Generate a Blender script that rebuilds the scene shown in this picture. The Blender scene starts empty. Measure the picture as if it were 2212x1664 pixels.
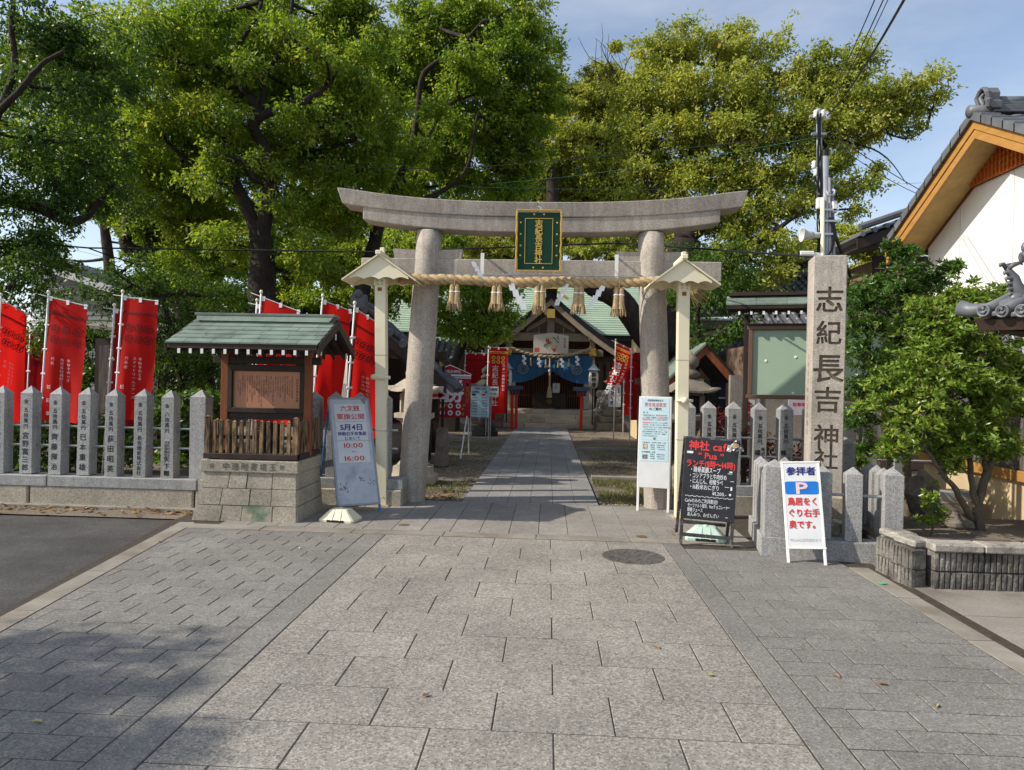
import bpy, math, random
import numpy as np
from mathutils import Vector, Matrix
rnd = random.Random(11)
nrg = np.random.default_rng(5)
R = math.radians
SC = bpy.context.scene
COL = SC.collection

# ------------------------------------------------------------------ camera, sky, sun, exposure
F_D, YAW, PIT, ROLL, EYE = 1530.0, R(2.92), R(-0.26), R(1.2), 1.6      # picture measured on a 2211 x 1664 copy
_f0 = Vector((-math.sin(YAW), math.cos(YAW), 0)); _r0 = Vector((math.cos(YAW), math.sin(YAW), 0)); _u0 = Vector((0, 0, 1))
FW = _f0 * math.cos(PIT) + _u0 * math.sin(PIT)
_u1 = _r0.cross(FW)
RT = _r0 * math.cos(ROLL) + _u1 * math.sin(ROLL)
UP = -_r0 * math.sin(ROLL) + _u1 * math.cos(ROLL)
CAM = Vector((0, 0, EYE))
cd = bpy.data.cameras.new('camera'); cam = bpy.data.objects.new('camera', cd); COL.objects.link(cam)
cam.matrix_world = Matrix(((RT.x, UP.x, -FW.x, 0), (RT.y, UP.y, -FW.y, 0), (RT.z, UP.z, -FW.z, EYE), (0, 0, 0, 1)))
cd.sensor_width = 36.0; cd.lens = 36.0 * F_D / 2211.0
cd.clip_start = 0.05; cd.clip_end = 600
SC.camera = cam

SUN_AZ, SUN_EL = R(14), R(37)                                           # from the left, a little on the camera's side
to_sun = Vector((-math.cos(SUN_EL) * math.cos(SUN_AZ), -math.cos(SUN_EL) * math.sin(SUN_AZ), math.sin(SUN_EL)))
W = bpy.data.worlds.new('World'); SC.world = W; W.use_nodes = True
wn = W.node_tree.nodes; wl = W.node_tree.links
sky = wn.new('ShaderNodeTexSky'); sky.sky_type = 'NISHITA'; sky.sun_disc = False
sky.sun_elevation = SUN_EL; sky.sun_rotation = math.atan2(to_sun.x, to_sun.y)
sky.air_density = 1.0; sky.dust_density = 1.0; sky.ozone_density = 1.0
hz = wn.new('ShaderNodeHueSaturation'); hz.inputs['Saturation'].default_value = .86; wl.new(sky.outputs[0], hz.inputs['Color'])   # thin high haze: a paler blue
tcw = wn.new('ShaderNodeTexCoord'); mpw = wn.new('ShaderNodeMapping'); mpw.inputs['Scale'].default_value = (1.2, 1.2, 3.5); wl.new(tcw.outputs['Generated'], mpw.inputs[0])
cn = wn.new('ShaderNodeTexNoise'); cn.inputs['Scale'].default_value = 1.6; cn.inputs['Detail'].default_value = 6; cn.inputs['Roughness'].default_value = .6; wl.new(mpw.outputs[0], cn.inputs['Vector'])
cm_ = wn.new('ShaderNodeMapRange'); cm_.inputs[1].default_value = .42; cm_.inputs[2].default_value = .8; cm_.inputs[3].default_value = 0; cm_.inputs[4].default_value = .55; wl.new(cn.outputs['Fac'], cm_.inputs[0])
cmix = wn.new('ShaderNodeMix'); cmix.data_type = 'RGBA'; cmix.inputs[7].default_value = (4.6, 4.8, 5.2, 1); wl.new(cm_.outputs[0], cmix.inputs[0]); wl.new(hz.outputs[0], cmix.inputs[6])   # thin veils of cirrus
wl.new(cmix.outputs[2], wn['Background'].inputs[0]); wn['Background'].inputs[1].default_value = 0.15
sd = bpy.data.lights.new('sun', 'SUN'); sd.energy = 4.0; sd.angle = R(0.53); sd.color = (1.0, 0.93, 0.82)
so = bpy.data.objects.new('sun', sd); COL.objects.link(so)
so.rotation_euler = (-to_sun).to_track_quat('-Z', 'Y').to_euler()
VS = SC.view_settings; VS.view_transform = 'Standard'; VS.look = 'None'; VS.gamma = 1; VS.exposure = 0.38; VS.use_curve_mapping = False
SC.cycles.max_bounces = 6; SC.cycles.transparent_max_bounces = 8

# ------------------------------------------------------------------ measuring: a pixel of the picture to a point of the place
def _ray(x, y):
    return FW + RT * ((x - 1105.5) / F_D) - UP * ((y - 832) / F_D)
def P(x, y, Y):
    d = _ray(x, y); return CAM + d * (Y / d.y)
def PX(x, y, X):
    d = _ray(x, y); return CAM + d * (X / d.x)
def G(x, y, z=0.0):
    d = _ray(x, y); return CAM + d * ((z - EYE) / d.z)

# ------------------------------------------------------------------ materials
MATS = {}
def mat(name, col, rough=0.75, var=0.16, scale=3.0, col2=None, c2amt=0.5, fine=0.12, fscale=120.0, bump=0.15, bscale=90.0, spec=0.3, metal=0.0, rand=0.0, coat=0.0, stretch=None, objspace=False):
    """Principled with low-frequency variation, fine grain, bump and a per-object tone."""
    if name in MATS: return MATS[name]
    m = bpy.data.materials.new(name); m.use_nodes = True; MATS[name] = m
    nt = m.node_tree; N = nt.nodes; L = nt.links; b = N['Principled BSDF']
    if objspace:
        tc = N.new('ShaderNodeTexCoord'); src = tc.outputs['Object']
    else:
        geo = N.new('ShaderNodeNewGeometry'); src = geo.outputs['Position']
    if stretch:
        mp = N.new('ShaderNodeMapping'); mp.inputs['Scale'].default_value = stretch; L.new(src, mp.inputs[0]); src = mp.outputs[0]
    def noise(sc, det=3.0, ro=0.55):
        n = N.new('ShaderNodeTexNoise'); n.inputs['Scale'].default_value = sc; n.inputs['Detail'].default_value = det; n.inputs['Roughness'].default_value = ro
        L.new(src, n.inputs['Vector']); return n.outputs['Fac']
    def mrange(v, a, b_, lo, hi):
        n = N.new('ShaderNodeMapRange'); n.inputs[1].default_value = a; n.inputs[2].default_value = b_; n.inputs[3].default_value = lo; n.inputs[4].default_value = hi
        L.new(v, n.inputs[0]); return n.outputs[0]
    def mulv(a, b_):
        n = N.new('ShaderNodeMath'); n.operation = 'MULTIPLY'; L.new(a, n.inputs[0]); L.new(b_, n.inputs[1]); return n.outputs[0]
    c = N.new('ShaderNodeRGB'); c.outputs[0].default_value = (*col, 1); cur = c.outputs[0]
    lo = noise(scale, 4.0, 0.6)
    if col2 is not None:
        mx = N.new('ShaderNodeMix'); mx.data_type = 'RGBA'; mx.inputs[7].default_value = (*col2, 1)
        L.new(mrange(noise(scale * 0.83, 5.0, 0.65), 0.62 - 0.3 * c2amt, 0.72 - 0.1 * c2amt, 0, 1), mx.inputs[0]); L.new(cur, mx.inputs[6]); cur = mx.outputs[2]
    k = mrange(lo, 0.3, 0.7, 1 - var, 1 + var)
    if fine: k = mulv(k, mrange(noise(fscale, 2.0, 0.7), 0.3, 0.7, 1 - fine, 1 + fine))
    if rand:
        oi = N.new('ShaderNodeObjectInfo'); k = mulv(k, mrange(oi.outputs['Random'], 0, 1, 1 - rand, 1 + rand))
    vm = N.new('ShaderNodeVectorMath'); vm.operation = 'SCALE'; L.new(cur, vm.inputs[0]); L.new(k, vm.inputs['Scale'])
    L.new(vm.outputs[0], b.inputs['Base Color'])
    L.new(mrange(lo, 0.3, 0.7, max(0.05, rough - 0.08), min(1, rough + 0.08)), b.inputs['Roughness'])
    b.inputs['Metallic'].default_value = metal; b.inputs['Specular IOR Level'].default_value = spec
    if coat: b.inputs['Coat Weight'].default_value = coat
    if bump:
        bp = N.new('ShaderNodeBump'); bp.inputs['Strength'].default_value = bump; bp.inputs['Distance'].default_value = 0.01
        L.new(noise(bscale, 4.0, 0.65), bp.inputs['Height']); L.new(bp.outputs[0], b.inputs['Normal'])
    return m

def aggregate(name, col, dark, light, vscale, rand=0.06, bump=0.5, stain=0.12, rough=0.85, streak=0.0):
    """Washed-aggregate paving or granite: small grains, some dark and some pale, over slow stains."""
    if name in MATS: return MATS[name]
    m = bpy.data.materials.new(name); m.use_nodes = True; MATS[name] = m
    nt = m.node_tree; N = nt.nodes; L = nt.links; b = N['Principled BSDF']
    geo = N.new('ShaderNodeNewGeometry'); src = geo.outputs['Position']
    vo = N.new('ShaderNodeTexVoronoi'); vo.inputs['Scale'].default_value = vscale; L.new(src, vo.inputs['Vector'])
    sp = N.new('ShaderNodeSeparateColor'); L.new(vo.outputs['Color'], sp.inputs[0])
    cr = N.new('ShaderNodeValToRGB'); L.new(sp.outputs[0], cr.inputs[0])
    e = cr.color_ramp.elements; e[0].position = 0.0; e[0].color = (*dark, 1); e[1].position = 1.0; e[1].color = (*light, 1)
    for p_, c_ in ((0.16, dark), (0.26, col), (0.74, col), (0.86, light)):
        q = e.new(p_); q.color = (*c_, 1)
    n1 = N.new('ShaderNodeTexNoise'); n1.inputs['Scale'].default_value = 1.3; n1.inputs['Detail'].default_value = 6; n1.inputs['Roughness'].default_value = 0.6; L.new(src, n1.inputs['Vector'])
    mr = N.new('ShaderNodeMapRange'); mr.inputs[1].default_value = 0.3; mr.inputs[2].default_value = 0.7; mr.inputs[3].default_value = 1 - stain; mr.inputs[4].default_value = 1 + stain; L.new(n1.outputs['Fac'], mr.inputs[0])
    n2 = N.new('ShaderNodeTexNoise'); n2.inputs['Scale'].default_value = 9; n2.inputs['Detail'].default_value = 5; L.new(src, n2.inputs['Vector'])
    mr2 = N.new('ShaderNodeMapRange'); mr2.inputs[1].default_value = 0.3; mr2.inputs[2].default_value = 0.7; mr2.inputs[3].default_value = 0.93; mr2.inputs[4].default_value = 1.07; L.new(n2.outputs['Fac'], mr2.inputs[0])
    oi = N.new('ShaderNodeObjectInfo'); mr3 = N.new('ShaderNodeMapRange'); mr3.inputs[3].default_value = 1 - rand; mr3.inputs[4].default_value = 1 + rand; L.new(oi.outputs['Random'], mr3.inputs[0])
    a = N.new('ShaderNodeMath'); a.operation = 'MULTIPLY'; L.new(mr.outputs[0], a.inputs[0]); L.new(mr2.outputs[0], a.inputs[1])
    a2 = N.new('ShaderNodeMath'); a2.operation = 'MULTIPLY'; L.new(a.outputs[0], a2.inputs[0]); L.new(mr3.outputs[0], a2.inputs[1])
    if streak:                                                        # rain streaks: noise drawn out along the vertical
        mp = N.new('ShaderNodeMapping'); mp.inputs['Scale'].default_value = (9, 9, .55); L.new(src, mp.inputs[0])
        n3 = N.new('ShaderNodeTexNoise'); n3.inputs['Scale'].default_value = 1.6; n3.inputs['Detail'].default_value = 5; n3.inputs['Roughness'].default_value = .65; L.new(mp.outputs[0], n3.inputs['Vector'])
        m4 = N.new('ShaderNodeMapRange'); m4.inputs[1].default_value = .35; m4.inputs[2].default_value = .62; m4.inputs[3].default_value = 1 - streak; m4.inputs[4].default_value = 1.04; L.new(n3.outputs['Fac'], m4.inputs[0])
        a3 = N.new('ShaderNodeMath'); a3.operation = 'MULTIPLY'; L.new(a2.outputs[0], a3.inputs[0]); L.new(m4.outputs[0], a3.inputs[1]); a2 = a3
    vm = N.new('ShaderNodeVectorMath'); vm.operation = 'SCALE'; L.new(cr.outputs[0], vm.inputs[0]); L.new(a2.outputs[0], vm.inputs['Scale'])
    L.new(vm.outputs[0], b.inputs['Base Color']); b.inputs['Roughness'].default_value = rough; b.inputs['Specular IOR Level'].default_value = 0.25
    bp = N.new('ShaderNodeBump'); bp.inputs['Strength'].default_value = bump; bp.inputs['Distance'].default_value = 0.004
    L.new(vo.outputs['Distance'], bp.inputs['Height']); L.new(bp.outputs[0], b.inputs['Normal'])
    return m

def leafmat(name, dark, mid, light, trans=0.35, rough=0.5, spec=0.35):
    if name in MATS: return MATS[name]
    m = bpy.data.materials.new(name); m.use_nodes = True; MATS[name] = m
    nt = m.node_tree; N = nt.nodes; L = nt.links; b = N['Principled BSDF']; out = N['Material Output']
    at = N.new('ShaderNodeAttribute'); at.attribute_name = 'tint'
    cr = N.new('ShaderNodeValToRGB'); e = cr.color_ramp.elements; e[0].color = (*dark, 1); e[1].color = (light[0] * .9, light[1] * .45, light[2] * .6, 1); q = e.new(0.45); q.color = (*mid, 1); q = e.new(.9); q.color = (*light, 1); q = e.new(.97); q.color = (*light, 1)
    L.new(at.outputs['Fac'], cr.inputs[0]); L.new(cr.outputs[0], b.inputs['Base Color'])
    b.inputs['Roughness'].default_value = rough; b.inputs['Specular IOR Level'].default_value = spec
    tr = N.new('ShaderNodeBsdfTranslucent'); vm = N.new('ShaderNodeVectorMath'); vm.operation = 'MULTIPLY'; vm.inputs[1].default_value = (1.25, 1.2, 0.6)
    L.new(cr.outputs[0], vm.inputs[0]); L.new(vm.outputs[0], tr.inputs[0])
    mx = N.new('ShaderNodeMixShader'); mx.inputs[0].default_value = trans; L.new(b.outputs[0], mx.inputs[1]); L.new(tr.outputs[0], mx.inputs[2]); L.new(mx.outputs[0], out.inputs[0])
    return m

def clothmat(name, col, trans=0.3, rough=0.75):
    if name in MATS: return MATS[name]
    m = mat(name, col, rough=rough, var=0.1, scale=2.5, fine=0.05, fscale=300, bump=0.05, bscale=400, spec=0.2)
    nt = m.node_tree; N = nt.nodes; L = nt.links; b = N['Principled BSDF']; out = N['Material Output']
    tr = N.new('ShaderNodeBsdfTranslucent'); tr.inputs[0].default_value = (*col, 1)
    mx = N.new('ShaderNodeMixShader'); mx.inputs[0].default_value = trans; L.new(b.outputs[0], mx.inputs[1]); L.new(tr.outputs[0], mx.inputs[2]); L.new(mx.outputs[0], out.inputs[0])
    return m

granite = aggregate('grey granite', (.34, .335, .325), (.22, .215, .21), (.43, .425, .41), 130, rand=.08, bump=.2, stain=.13, rough=.7, streak=.16)
granite_warm = aggregate('weathered granite', (.40, .352, .30), (.31, .27, .225), (.49, .44, .38), 110, rand=.03, bump=.45, stain=.2, streak=.2)
granite_old = aggregate('old brown granite', (.36, .32, .25), (.26, .225, .17), (.45, .41, .33), 100, rand=.08, bump=.5, stain=.28)
slab_mat = aggregate('washed aggregate slab', (.258, .236, .203), (.17, .155, .132), (.36, .335, .292), 95, rand=.06, bump=.35, stain=.17)
paver_mat = aggregate('grey concrete paver', (.196, .186, .167), (.145, .137, .122), (.265, .253, .228), 115, rand=.075, bump=.35, stain=.13)
apron_mat = aggregate('worn apron stone', (.255, .237, .21), (.19, .175, .155), (.32, .3, .268), 120, rand=.07, bump=.3, stain=.18)
path_mat = aggregate('path stone', (.25, .24, .225), (.18, .172, .16), (.32, .31, .29), 120, rand=.08, bump=.3, stain=.15)
kerb_mat = mat('kerb stone', (.27, .245, .205), rough=.85, var=.2, scale=2.2, col2=(.2, .17, .13), fine=.15, bump=.3, rand=.07)
joint_mat = mat('dirt joint', (.06, .048, .035), rough=.95, var=.3, scale=14, fine=.25, bump=.4)
asphalt = aggregate('asphalt', (.068, .065, .06), (.05, .048, .044), (.1, .097, .09), 120, rand=0, bump=.4, stain=.3, rough=.9)
soil = mat('gravelly soil', (.19, .155, .115), rough=.95, var=.3, scale=.9, col2=(.115, .095, .07), c2amt=.6, fine=.35, fscale=45, bump=.8, bscale=35)
concrete = mat('rough concrete', (.26, .235, .2), rough=.9, var=.2, scale=1.6, col2=(.16, .14, .115), c2amt=.4, fine=.2, fscale=60, bump=.4, bscale=70)
gutter_mat = mat('dark gutter', (.075, .07, .065), rough=.85, var=.3, scale=5, bump=.3)
cream = mat('cream paint', (.80, .725, .52), rough=.45, var=.05, scale=3, col2=(.7, .62, .46), c2amt=.12, fine=.03, bump=.06, bscale=20, spec=.4)
cream_dark = mat('rust stain', (.28, .12, .05), rough=.8, var=.3, scale=25)
copper = mat('green copper sheet', (.175, .225, .18), rough=.7, var=.16, scale=3.5, col2=(.12, .15, .125), c2amt=.4, fine=.06, bump=.06, bscale=30, rand=.09, spec=.35)
copper_far = mat('pale copper roofing', (.33, .42, .315), rough=.6, var=.12, scale=.6, col2=(.27, .36, .28), c2amt=.5, fine=.08, fscale=12, bump=0, rand=.1)
dark_wood = mat('dark stained wood', (.035, .022, .016), rough=.6, var=.3, scale=4, fine=.2, fscale=60, bump=.2, bscale=60, stretch=(1, 1, .25))
brown_wood = mat('red brown wood', (.2, .06, .022), rough=.5, var=.3, scale=5, fine=.2, fscale=50, bump=.15, stretch=(2, 2, .3), rand=.08)
picket_wood = mat('weathered picket wood', (.36, .22, .105), rough=.8, var=.35, scale=9, col2=(.03, .024, .02), c2amt=.95, fine=.2, fscale=60, bump=.35, stretch=(3, 3, .6), rand=.18)
board_wood = mat('grey board wood', (.13, .115, .105), rough=.8, var=.35, scale=6, col2=(.06, .05, .045), c2amt=.6, fine=.25, fscale=60, bump=.4, stretch=(4, 4, .25), rand=.15)
plate_copper = mat('copper plate', (.44, .2, .115), rough=.42, var=.1, scale=5, fine=.05, bump=.04, metal=.25, spec=.5)
white_paint = mat('white paint', (.78, .77, .74), rough=.5, var=.05, scale=4, fine=.03, bump=.05)
plaster = mat('white plaster', (.78, .765, .73), rough=.8, var=.06, scale=1.1, col2=(.70, .675, .62), c2amt=.25, fine=.03, fscale=60, bump=.06, bscale=60)
cream_plaster = mat('cream plaster', (.58, .45, .27), rough=.85, var=.1, scale=2, fine=.05, bump=.1)
ochre = mat('ochre timber', (.40, .205, .055), rough=.5, var=.12, scale=5, fine=.08, bump=.08, stretch=(1, 1, 3))
orange_wood = mat('orange lattice wood', (.5, .13, .025), rough=.5, var=.15, scale=8, fine=.06, bump=.05)
soffit = mat('pale soffit board', (.52, .34, .13), rough=.7, var=.15, scale=6, fine=.08, bump=.08)
kawara = mat('silver black roof tile', (.125, .13, .14), rough=.42, var=.14, scale=7, fine=.08, bump=.08, spec=.5, rand=.14)
kawara_old = mat('old grey roof tile', (.10, .10, .105), rough=.65, var=.25, scale=5, fine=.15, bump=.15, rand=.2)
black_edge = mat('black roof edge', (.014, .013, .014), rough=.55, var=.2, fine=.05, bump=.05)
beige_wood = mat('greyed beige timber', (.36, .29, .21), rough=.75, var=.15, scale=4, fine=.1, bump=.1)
tan_wood = mat('brown timber', (.19, .125, .085), rough=.75, var=.2, scale=4, fine=.12, bump=.1)  # one even brown, used on hall, house and shed walls
gold = mat('gilt', (.72, .45, .09), rough=.35, var=.12, scale=20, fine=.05, bump=.06, metal=.75, spec=.5)
gold_paint = mat('gold paint', (.78, .5, .1), rough=.4, var=.08, scale=10, fine=0, bump=0, metal=.3)
deep_green = mat('deep green lacquer', (.008, .052, .028), rough=.5, var=.12, scale=3, fine=.03, bump=.02, spec=.2)
straw = mat('straw', (.44, .315, .165), rough=.9, var=.3, scale=30, fine=.25, fscale=250, bump=.4, bscale=220, rand=.06)
straw_grey = mat('old straw', (.42, .32, .19), rough=.9, var=.2, scale=25, fine=.2, fscale=150, bump=.3)
paper = mat('white paper', (.82, .82, .82), rough=.8, var=.03, fine=0, bump=0)
steel = mat('steel pipe', (.55, .55, .56), rough=.3, var=.1, scale=8, fine=.05, bump=.03, metal=.85, spec=.5)
dull_steel = mat('grey galvanised steel', (.33, .34, .36), rough=.5, var=.12, scale=6, fine=.06, bump=.05, metal=.3)
bark = mat('dark bark', (.03, .021, .016), rough=.9, var=.35, scale=6, col2=(.05, .04, .03), c2amt=.4, fine=.35, fscale=30, bump=.9, bscale=22, stretch=(1, 1, .35))
bark_light = mat('grey bark', (.13, .105, .075), rough=.9, var=.3, scale=9, fine=.25, fscale=50, bump=.6, bscale=40, stretch=(1, 1, .5))
black_paint = mat('black ink', (.012, .012, .013), rough=.6, var=.1, fine=0, bump=0)
red_ink = mat('red ink', (.62, .03, .03), rough=.55, var=.05, fine=0, bump=0)
blue_ink = mat('navy ink', (.012, .018, .17), rough=.55, var=.05, fine=0, bump=0)
grey_ink = mat('faded grey ink', (.42, .42, .42), rough=.7, var=.08, fine=0, bump=0)
sky_blue = mat('parking blue', (.012, .16, .55), rough=.5, var=.12, scale=10, fine=.05, bump=0)
white_ink = mat('white ink', (.82, .8, .78), rough=.7, var=.05, fine=0, bump=0)
pink_ink = mat('pale pink ink', (.78, .5, .48), rough=.7, var=.08, fine=0, bump=0)
dark_ring = mat('dark red print', (.16, .006, .008), rough=.8, var=.08, fine=0, bump=0)
red_cloth = clothmat('red banner cloth', (.70, .016, .012), .45)
red_deep = clothmat('deep red banner cloth', (.4, .01, .014), .3)
blue_cloth = mat('indigo curtain cloth', (.035, .12, .235), rough=.85, var=.16, scale=2.0, fine=.06, bump=.05)
white_board = mat('white sign board', (.66, .67, .67), rough=.45, var=.06, scale=5, fine=.03, bump=.03)
dirty_board = mat('scuffed grey sign board', (.5, .52, .57), rough=.5, var=.12, scale=5, col2=(.36, .37, .41), c2amt=.3, fine=.04, bump=.03)
pale_sheet = mat('pale blue notice sheet', (.52, .69, .75), rough=.5, var=.03, fine=0, bump=0)
black_board = mat('black board', (.02, .021, .026), rough=.35, var=.3, scale=6, fine=.15, fscale=40, bump=.04, spec=.5)
red_lacquer = mat('vermilion lacquer', (.58, .035, .012), rough=.4, var=.1, scale=5, fine=.03, bump=.04)
dark_blue = mat('dark slate metal', (.05, .06, .085), rough=.5, var=.15, fine=.05, bump=.05)
green_glass = mat('pale green notice felt', (.31, .42, .31), rough=.4, var=.05, scale=1.6, fine=.03, bump=.02, spec=.4, coat=.2)
iron = mat('cast iron', (.15, .14, .125), rough=.55, var=.25, scale=9, fine=.2, fscale=60, bump=.25, metal=.5)
mint = mat('mint plastic', (.52, .68, .6), rough=.5, var=.06, scale=4, col2=(.38, .48, .42), c2amt=.15, fine=.03, bump=.05)
stonelion = mat('pale carved stone', (.42, .37, .29), rough=.85, var=.22, scale=5, fine=.12, fscale=50, bump=.5, bscale=40)
lantern_stone = mat('lantern stone', (.225, .19, .15), rough=.9, var=.3, scale=3.5, col2=(.12, .105, .09), c2amt=.5, fine=.18, fscale=60, bump=.5, bscale=45)
planter_mat = mat('stained split-face block', (.21, .195, .17), rough=.95, var=.3, scale=4, col2=(.06, .055, .05), c2amt=.8, fine=.35, fscale=40, bump=.9, bscale=50, rand=.12)
cap_mat = mat('stained planter cap', (.34, .315, .27), rough=.9, var=.25, scale=5, col2=(.12, .11, .1), c2amt=.45, fine=.3, fscale=60, bump=.5, rand=.1)
cable_mat = mat('black cable', (.012, .012, .013), rough=.5, var=.1, fine=0, bump=0)
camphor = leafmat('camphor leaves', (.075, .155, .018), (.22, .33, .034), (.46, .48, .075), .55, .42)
camphor_sun = leafmat('yellow green camphor leaves', (.14, .20, .03), (.35, .40, .065), (.60, .58, .14), .48, .42)  # yellow green leaves, brightened in colour for the sunlit crowns
dark_leaf = leafmat('dark evergreen leaves', (.03, .075, .012), (.075, .15, .022), (.17, .27, .04), .42, .4)
shrub_leaf = leafmat('glossy shrub leaves', (.07, .14, .018), (.19, .30, .04), (.42, .47, .085), .38, .32, .5)
grass_mat = leafmat('grass blades', (.075, .095, .02), (.13, .15, .035), (.24, .22, .08), .3, .6)
litter_mat = leafmat('dry leaf litter', (.16, .075, .03), (.27, .15, .06), (.42, .29, .13), .1, .8, .1)
redleaf = leafmat('dark red maple leaves', (.05, .004, .006), (.1, .006, .008), (.17, .02, .014), .3, .6)
lampglass = mat('lantern paper', (.7, .66, .56), rough=.8, var=.06, fine=0, bump=0)
glow_red = mat('red lamp window', (.6, .05, .02), rough=.6, fine=0, bump=0)

# ------------------------------------------------------------------ mesh building
MX = {}                                                              # world matrix of every root, for parts given in world coordinates
class MB:
    def __init__(s): s.v = []; s.f = []; s.m = []
    def add(s, vs, fs, mi=0):
        o = len(s.v); s.v.extend([tuple(p) for p in vs]); s.f.extend([tuple(i + o for i in q) for q in fs]); s.m.extend([mi] * len(fs)); return s
    def hexa(s, p, mi=0):                                            # p: 4 bottom (ccw), 4 top
        return s.add(p, [(3, 2, 1, 0), (4, 5, 6, 7), (0, 1, 5, 4), (1, 2, 6, 5), (2, 3, 7, 6), (3, 0, 4, 7)], mi)
    def box(s, c, d, rz=0.0, bev=0.0, mi=0, M=None):
        x, y, z = d[0] / 2, d[1] / 2, d[2] / 2
        if bev <= 0:
            vs = [(-x, -y, -z), (x, -y, -z), (x, y, -z), (-x, y, -z), (-x, -y, z), (x, -y, z), (x, y, z), (-x, y, z)]
            fs = [(3, 2, 1, 0), (4, 5, 6, 7), (0, 1, 5, 4), (1, 2, 6, 5), (2, 3, 7, 6), (3, 0, 4, 7)]
        else:
            b = min(bev, x * .45, y * .45, z * .45); vs = []; idx = {}
            for sx in (-1, 1):
                for sy in (-1, 1):
                    for sz in (-1, 1):
                        for ax in range(3):
                            q = [sx * (x - b), sy * (y - b), sz * (z - b)]; q[ax] = (sx * x, sy * y, sz * z)[ax]
                            idx[(sx, sy, sz, ax)] = len(vs); vs.append(q)
            I = idx; fs = []
            for sg in (-1, 1):
                fx = [I[(sg, -1, -1, 0)], I[(sg, 1, -1, 0)], I[(sg, 1, 1, 0)], I[(sg, -1, 1, 0)]]; fs.append(fx if sg > 0 else fx[::-1])
                fy = [I[(-1, sg, -1, 1)], I[(1, sg, -1, 1)], I[(1, sg, 1, 1)], I[(-1, sg, 1, 1)]]; fs.append(fy[::-1] if sg > 0 else fy)
                fz = [I[(-1, -1, sg, 2)], I[(1, -1, sg, 2)], I[(1, 1, sg, 2)], I[(-1, 1, sg, 2)]]; fs.append(fz if sg > 0 else fz[::-1])
            for a in (-1, 1):
                for b2 in (-1, 1):
                    fs.append([I[(a, b2, -1, 0)], I[(a, b2, 1, 0)], I[(a, b2, 1, 1)], I[(a, b2, -1, 1)]])
                    fs.append([I[(a, -1, b2, 0)], I[(a, 1, b2, 0)], I[(a, 1, b2, 2)], I[(a, -1, b2, 2)]])
                    fs.append([I[(-1, a, b2, 1)], I[(1, a, b2, 1)], I[(1, a, b2, 2)], I[(-1, a, b2, 2)]])
            for a in (-1, 1):
                for b2 in (-1, 1):
                    for c2 in (-1, 1): fs.append([I[(a, b2, c2, 0)], I[(a, b2, c2, 1)], I[(a, b2, c2, 2)]])
        if M is None: M = Matrix.Translation(c) @ Matrix.Rotation(rz, 4, 'Z')
        else: M = M @ Matrix.Translation(c) @ Matrix.Rotation(rz, 4, 'Z')
        return s.add([M @ Vector(p) for p in vs], fs, mi)
    def prism(s, poly, axis, a, b, mi=0):
        """poly: 2D outline; axis 'x','y' or 'z': extruded from a to b along it."""
        n = len(poly)
        def q(p, t): return (t, p[0], p[1]) if axis == 'x' else ((p[0], t, p[1]) if axis == 'y' else (p[0], p[1], t))
        return s.add([q(p, a) for p in poly] + [q(p, b) for p in poly], [tuple(range(n))[::-1], tuple(range(n, 2 * n))] + [(i, (i + 1) % n, n + (i + 1) % n, n + i) for i in range(n)], mi)
    def tube(s, pts, r, n=8, mi=0, cap=True):
        pts = [Vector(p) for p in pts]; k = len(pts)
        rr = [r] * k if isinstance(r, (int, float)) else list(r)
        vs = []; up = Vector((.3, .2, 1)).normalized(); prev = None
        for i in range(k):
            t = (pts[min(i + 1, k - 1)] - pts[max(i - 1, 0)])
            t = t.normalized() if t.length > 1e-9 else Vector((0, 0, 1))
            if prev is None:
                a = t.cross(up); a = a.normalized() if a.length > 1e-3 else t.cross(Vector((1, 0, 0))).normalized()
            else:
                a = prev - t * prev.dot(t); a = a.normalized() if a.length > 1e-6 else t.orthogonal().normalized()
            prev = a; b = t.cross(a)
            for j in range(n):
                th = 2 * math.pi * j / n; vs.append(pts[i] + (a * math.cos(th) + b * math.sin(th)) * rr[i])
        fs = [(i * n + j, i * n + (j + 1) % n, (i + 1) * n + (j + 1) % n, (i + 1) * n + j) for i in range(k - 1) for j in range(n)]
        if cap: fs += [tuple(range(n))[::-1], tuple(range((k - 1) * n, k * n))]
        return s.add(vs, fs, mi)
    def lathe(s, prof, n=16, c=(0, 0, 0), mi=0, ph=0.0, M=None):
        """prof: (radius, z) from bottom to top."""
        vs = []; M = M or Matrix.Identity(4)
        for (r, z) in prof:
            for j in range(n):
                th = 2 * math.pi * j / n + ph; vs.append(M @ Vector((c[0] + r * math.cos(th), c[1] + r * math.sin(th), c[2] + z)))
        k = len(prof)
        fs = [(i * n + j, i * n + (j + 1) % n, (i + 1) * n + (j + 1) % n, (i + 1) * n + j) for i in range(k - 1) for j in range(n)]
        fs += [tuple(range(n))[::-1], tuple(range((k - 1) * n, k * n))]
        return s.add(vs, fs, mi)
    def ball(s, c, r, n=10, mi=0, sq=(1, 1, 1)):
        k = max(4, n // 2 + 1); vs = []
        for i in range(k + 1):
            ph = math.pi * i / k
            for j in range(n):
                th = 2 * math.pi * j / n
                vs.append((c[0] + r * sq[0] * math.sin(ph) * math.cos(th), c[1] + r * sq[1] * math.sin(ph) * math.sin(th), c[2] - r * sq[2] * math.cos(ph)))
        fs = [(i * n + j, i * n + (j + 1) % n, (i + 1) * n + (j + 1) % n, (i + 1) * n + j) for i in range(k) for j in range(n)]
        return s.add(vs, fs, mi)
    def map(s, fn): s.v = [tuple(fn(Vector(p))) for p in s.v]; return s
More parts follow.
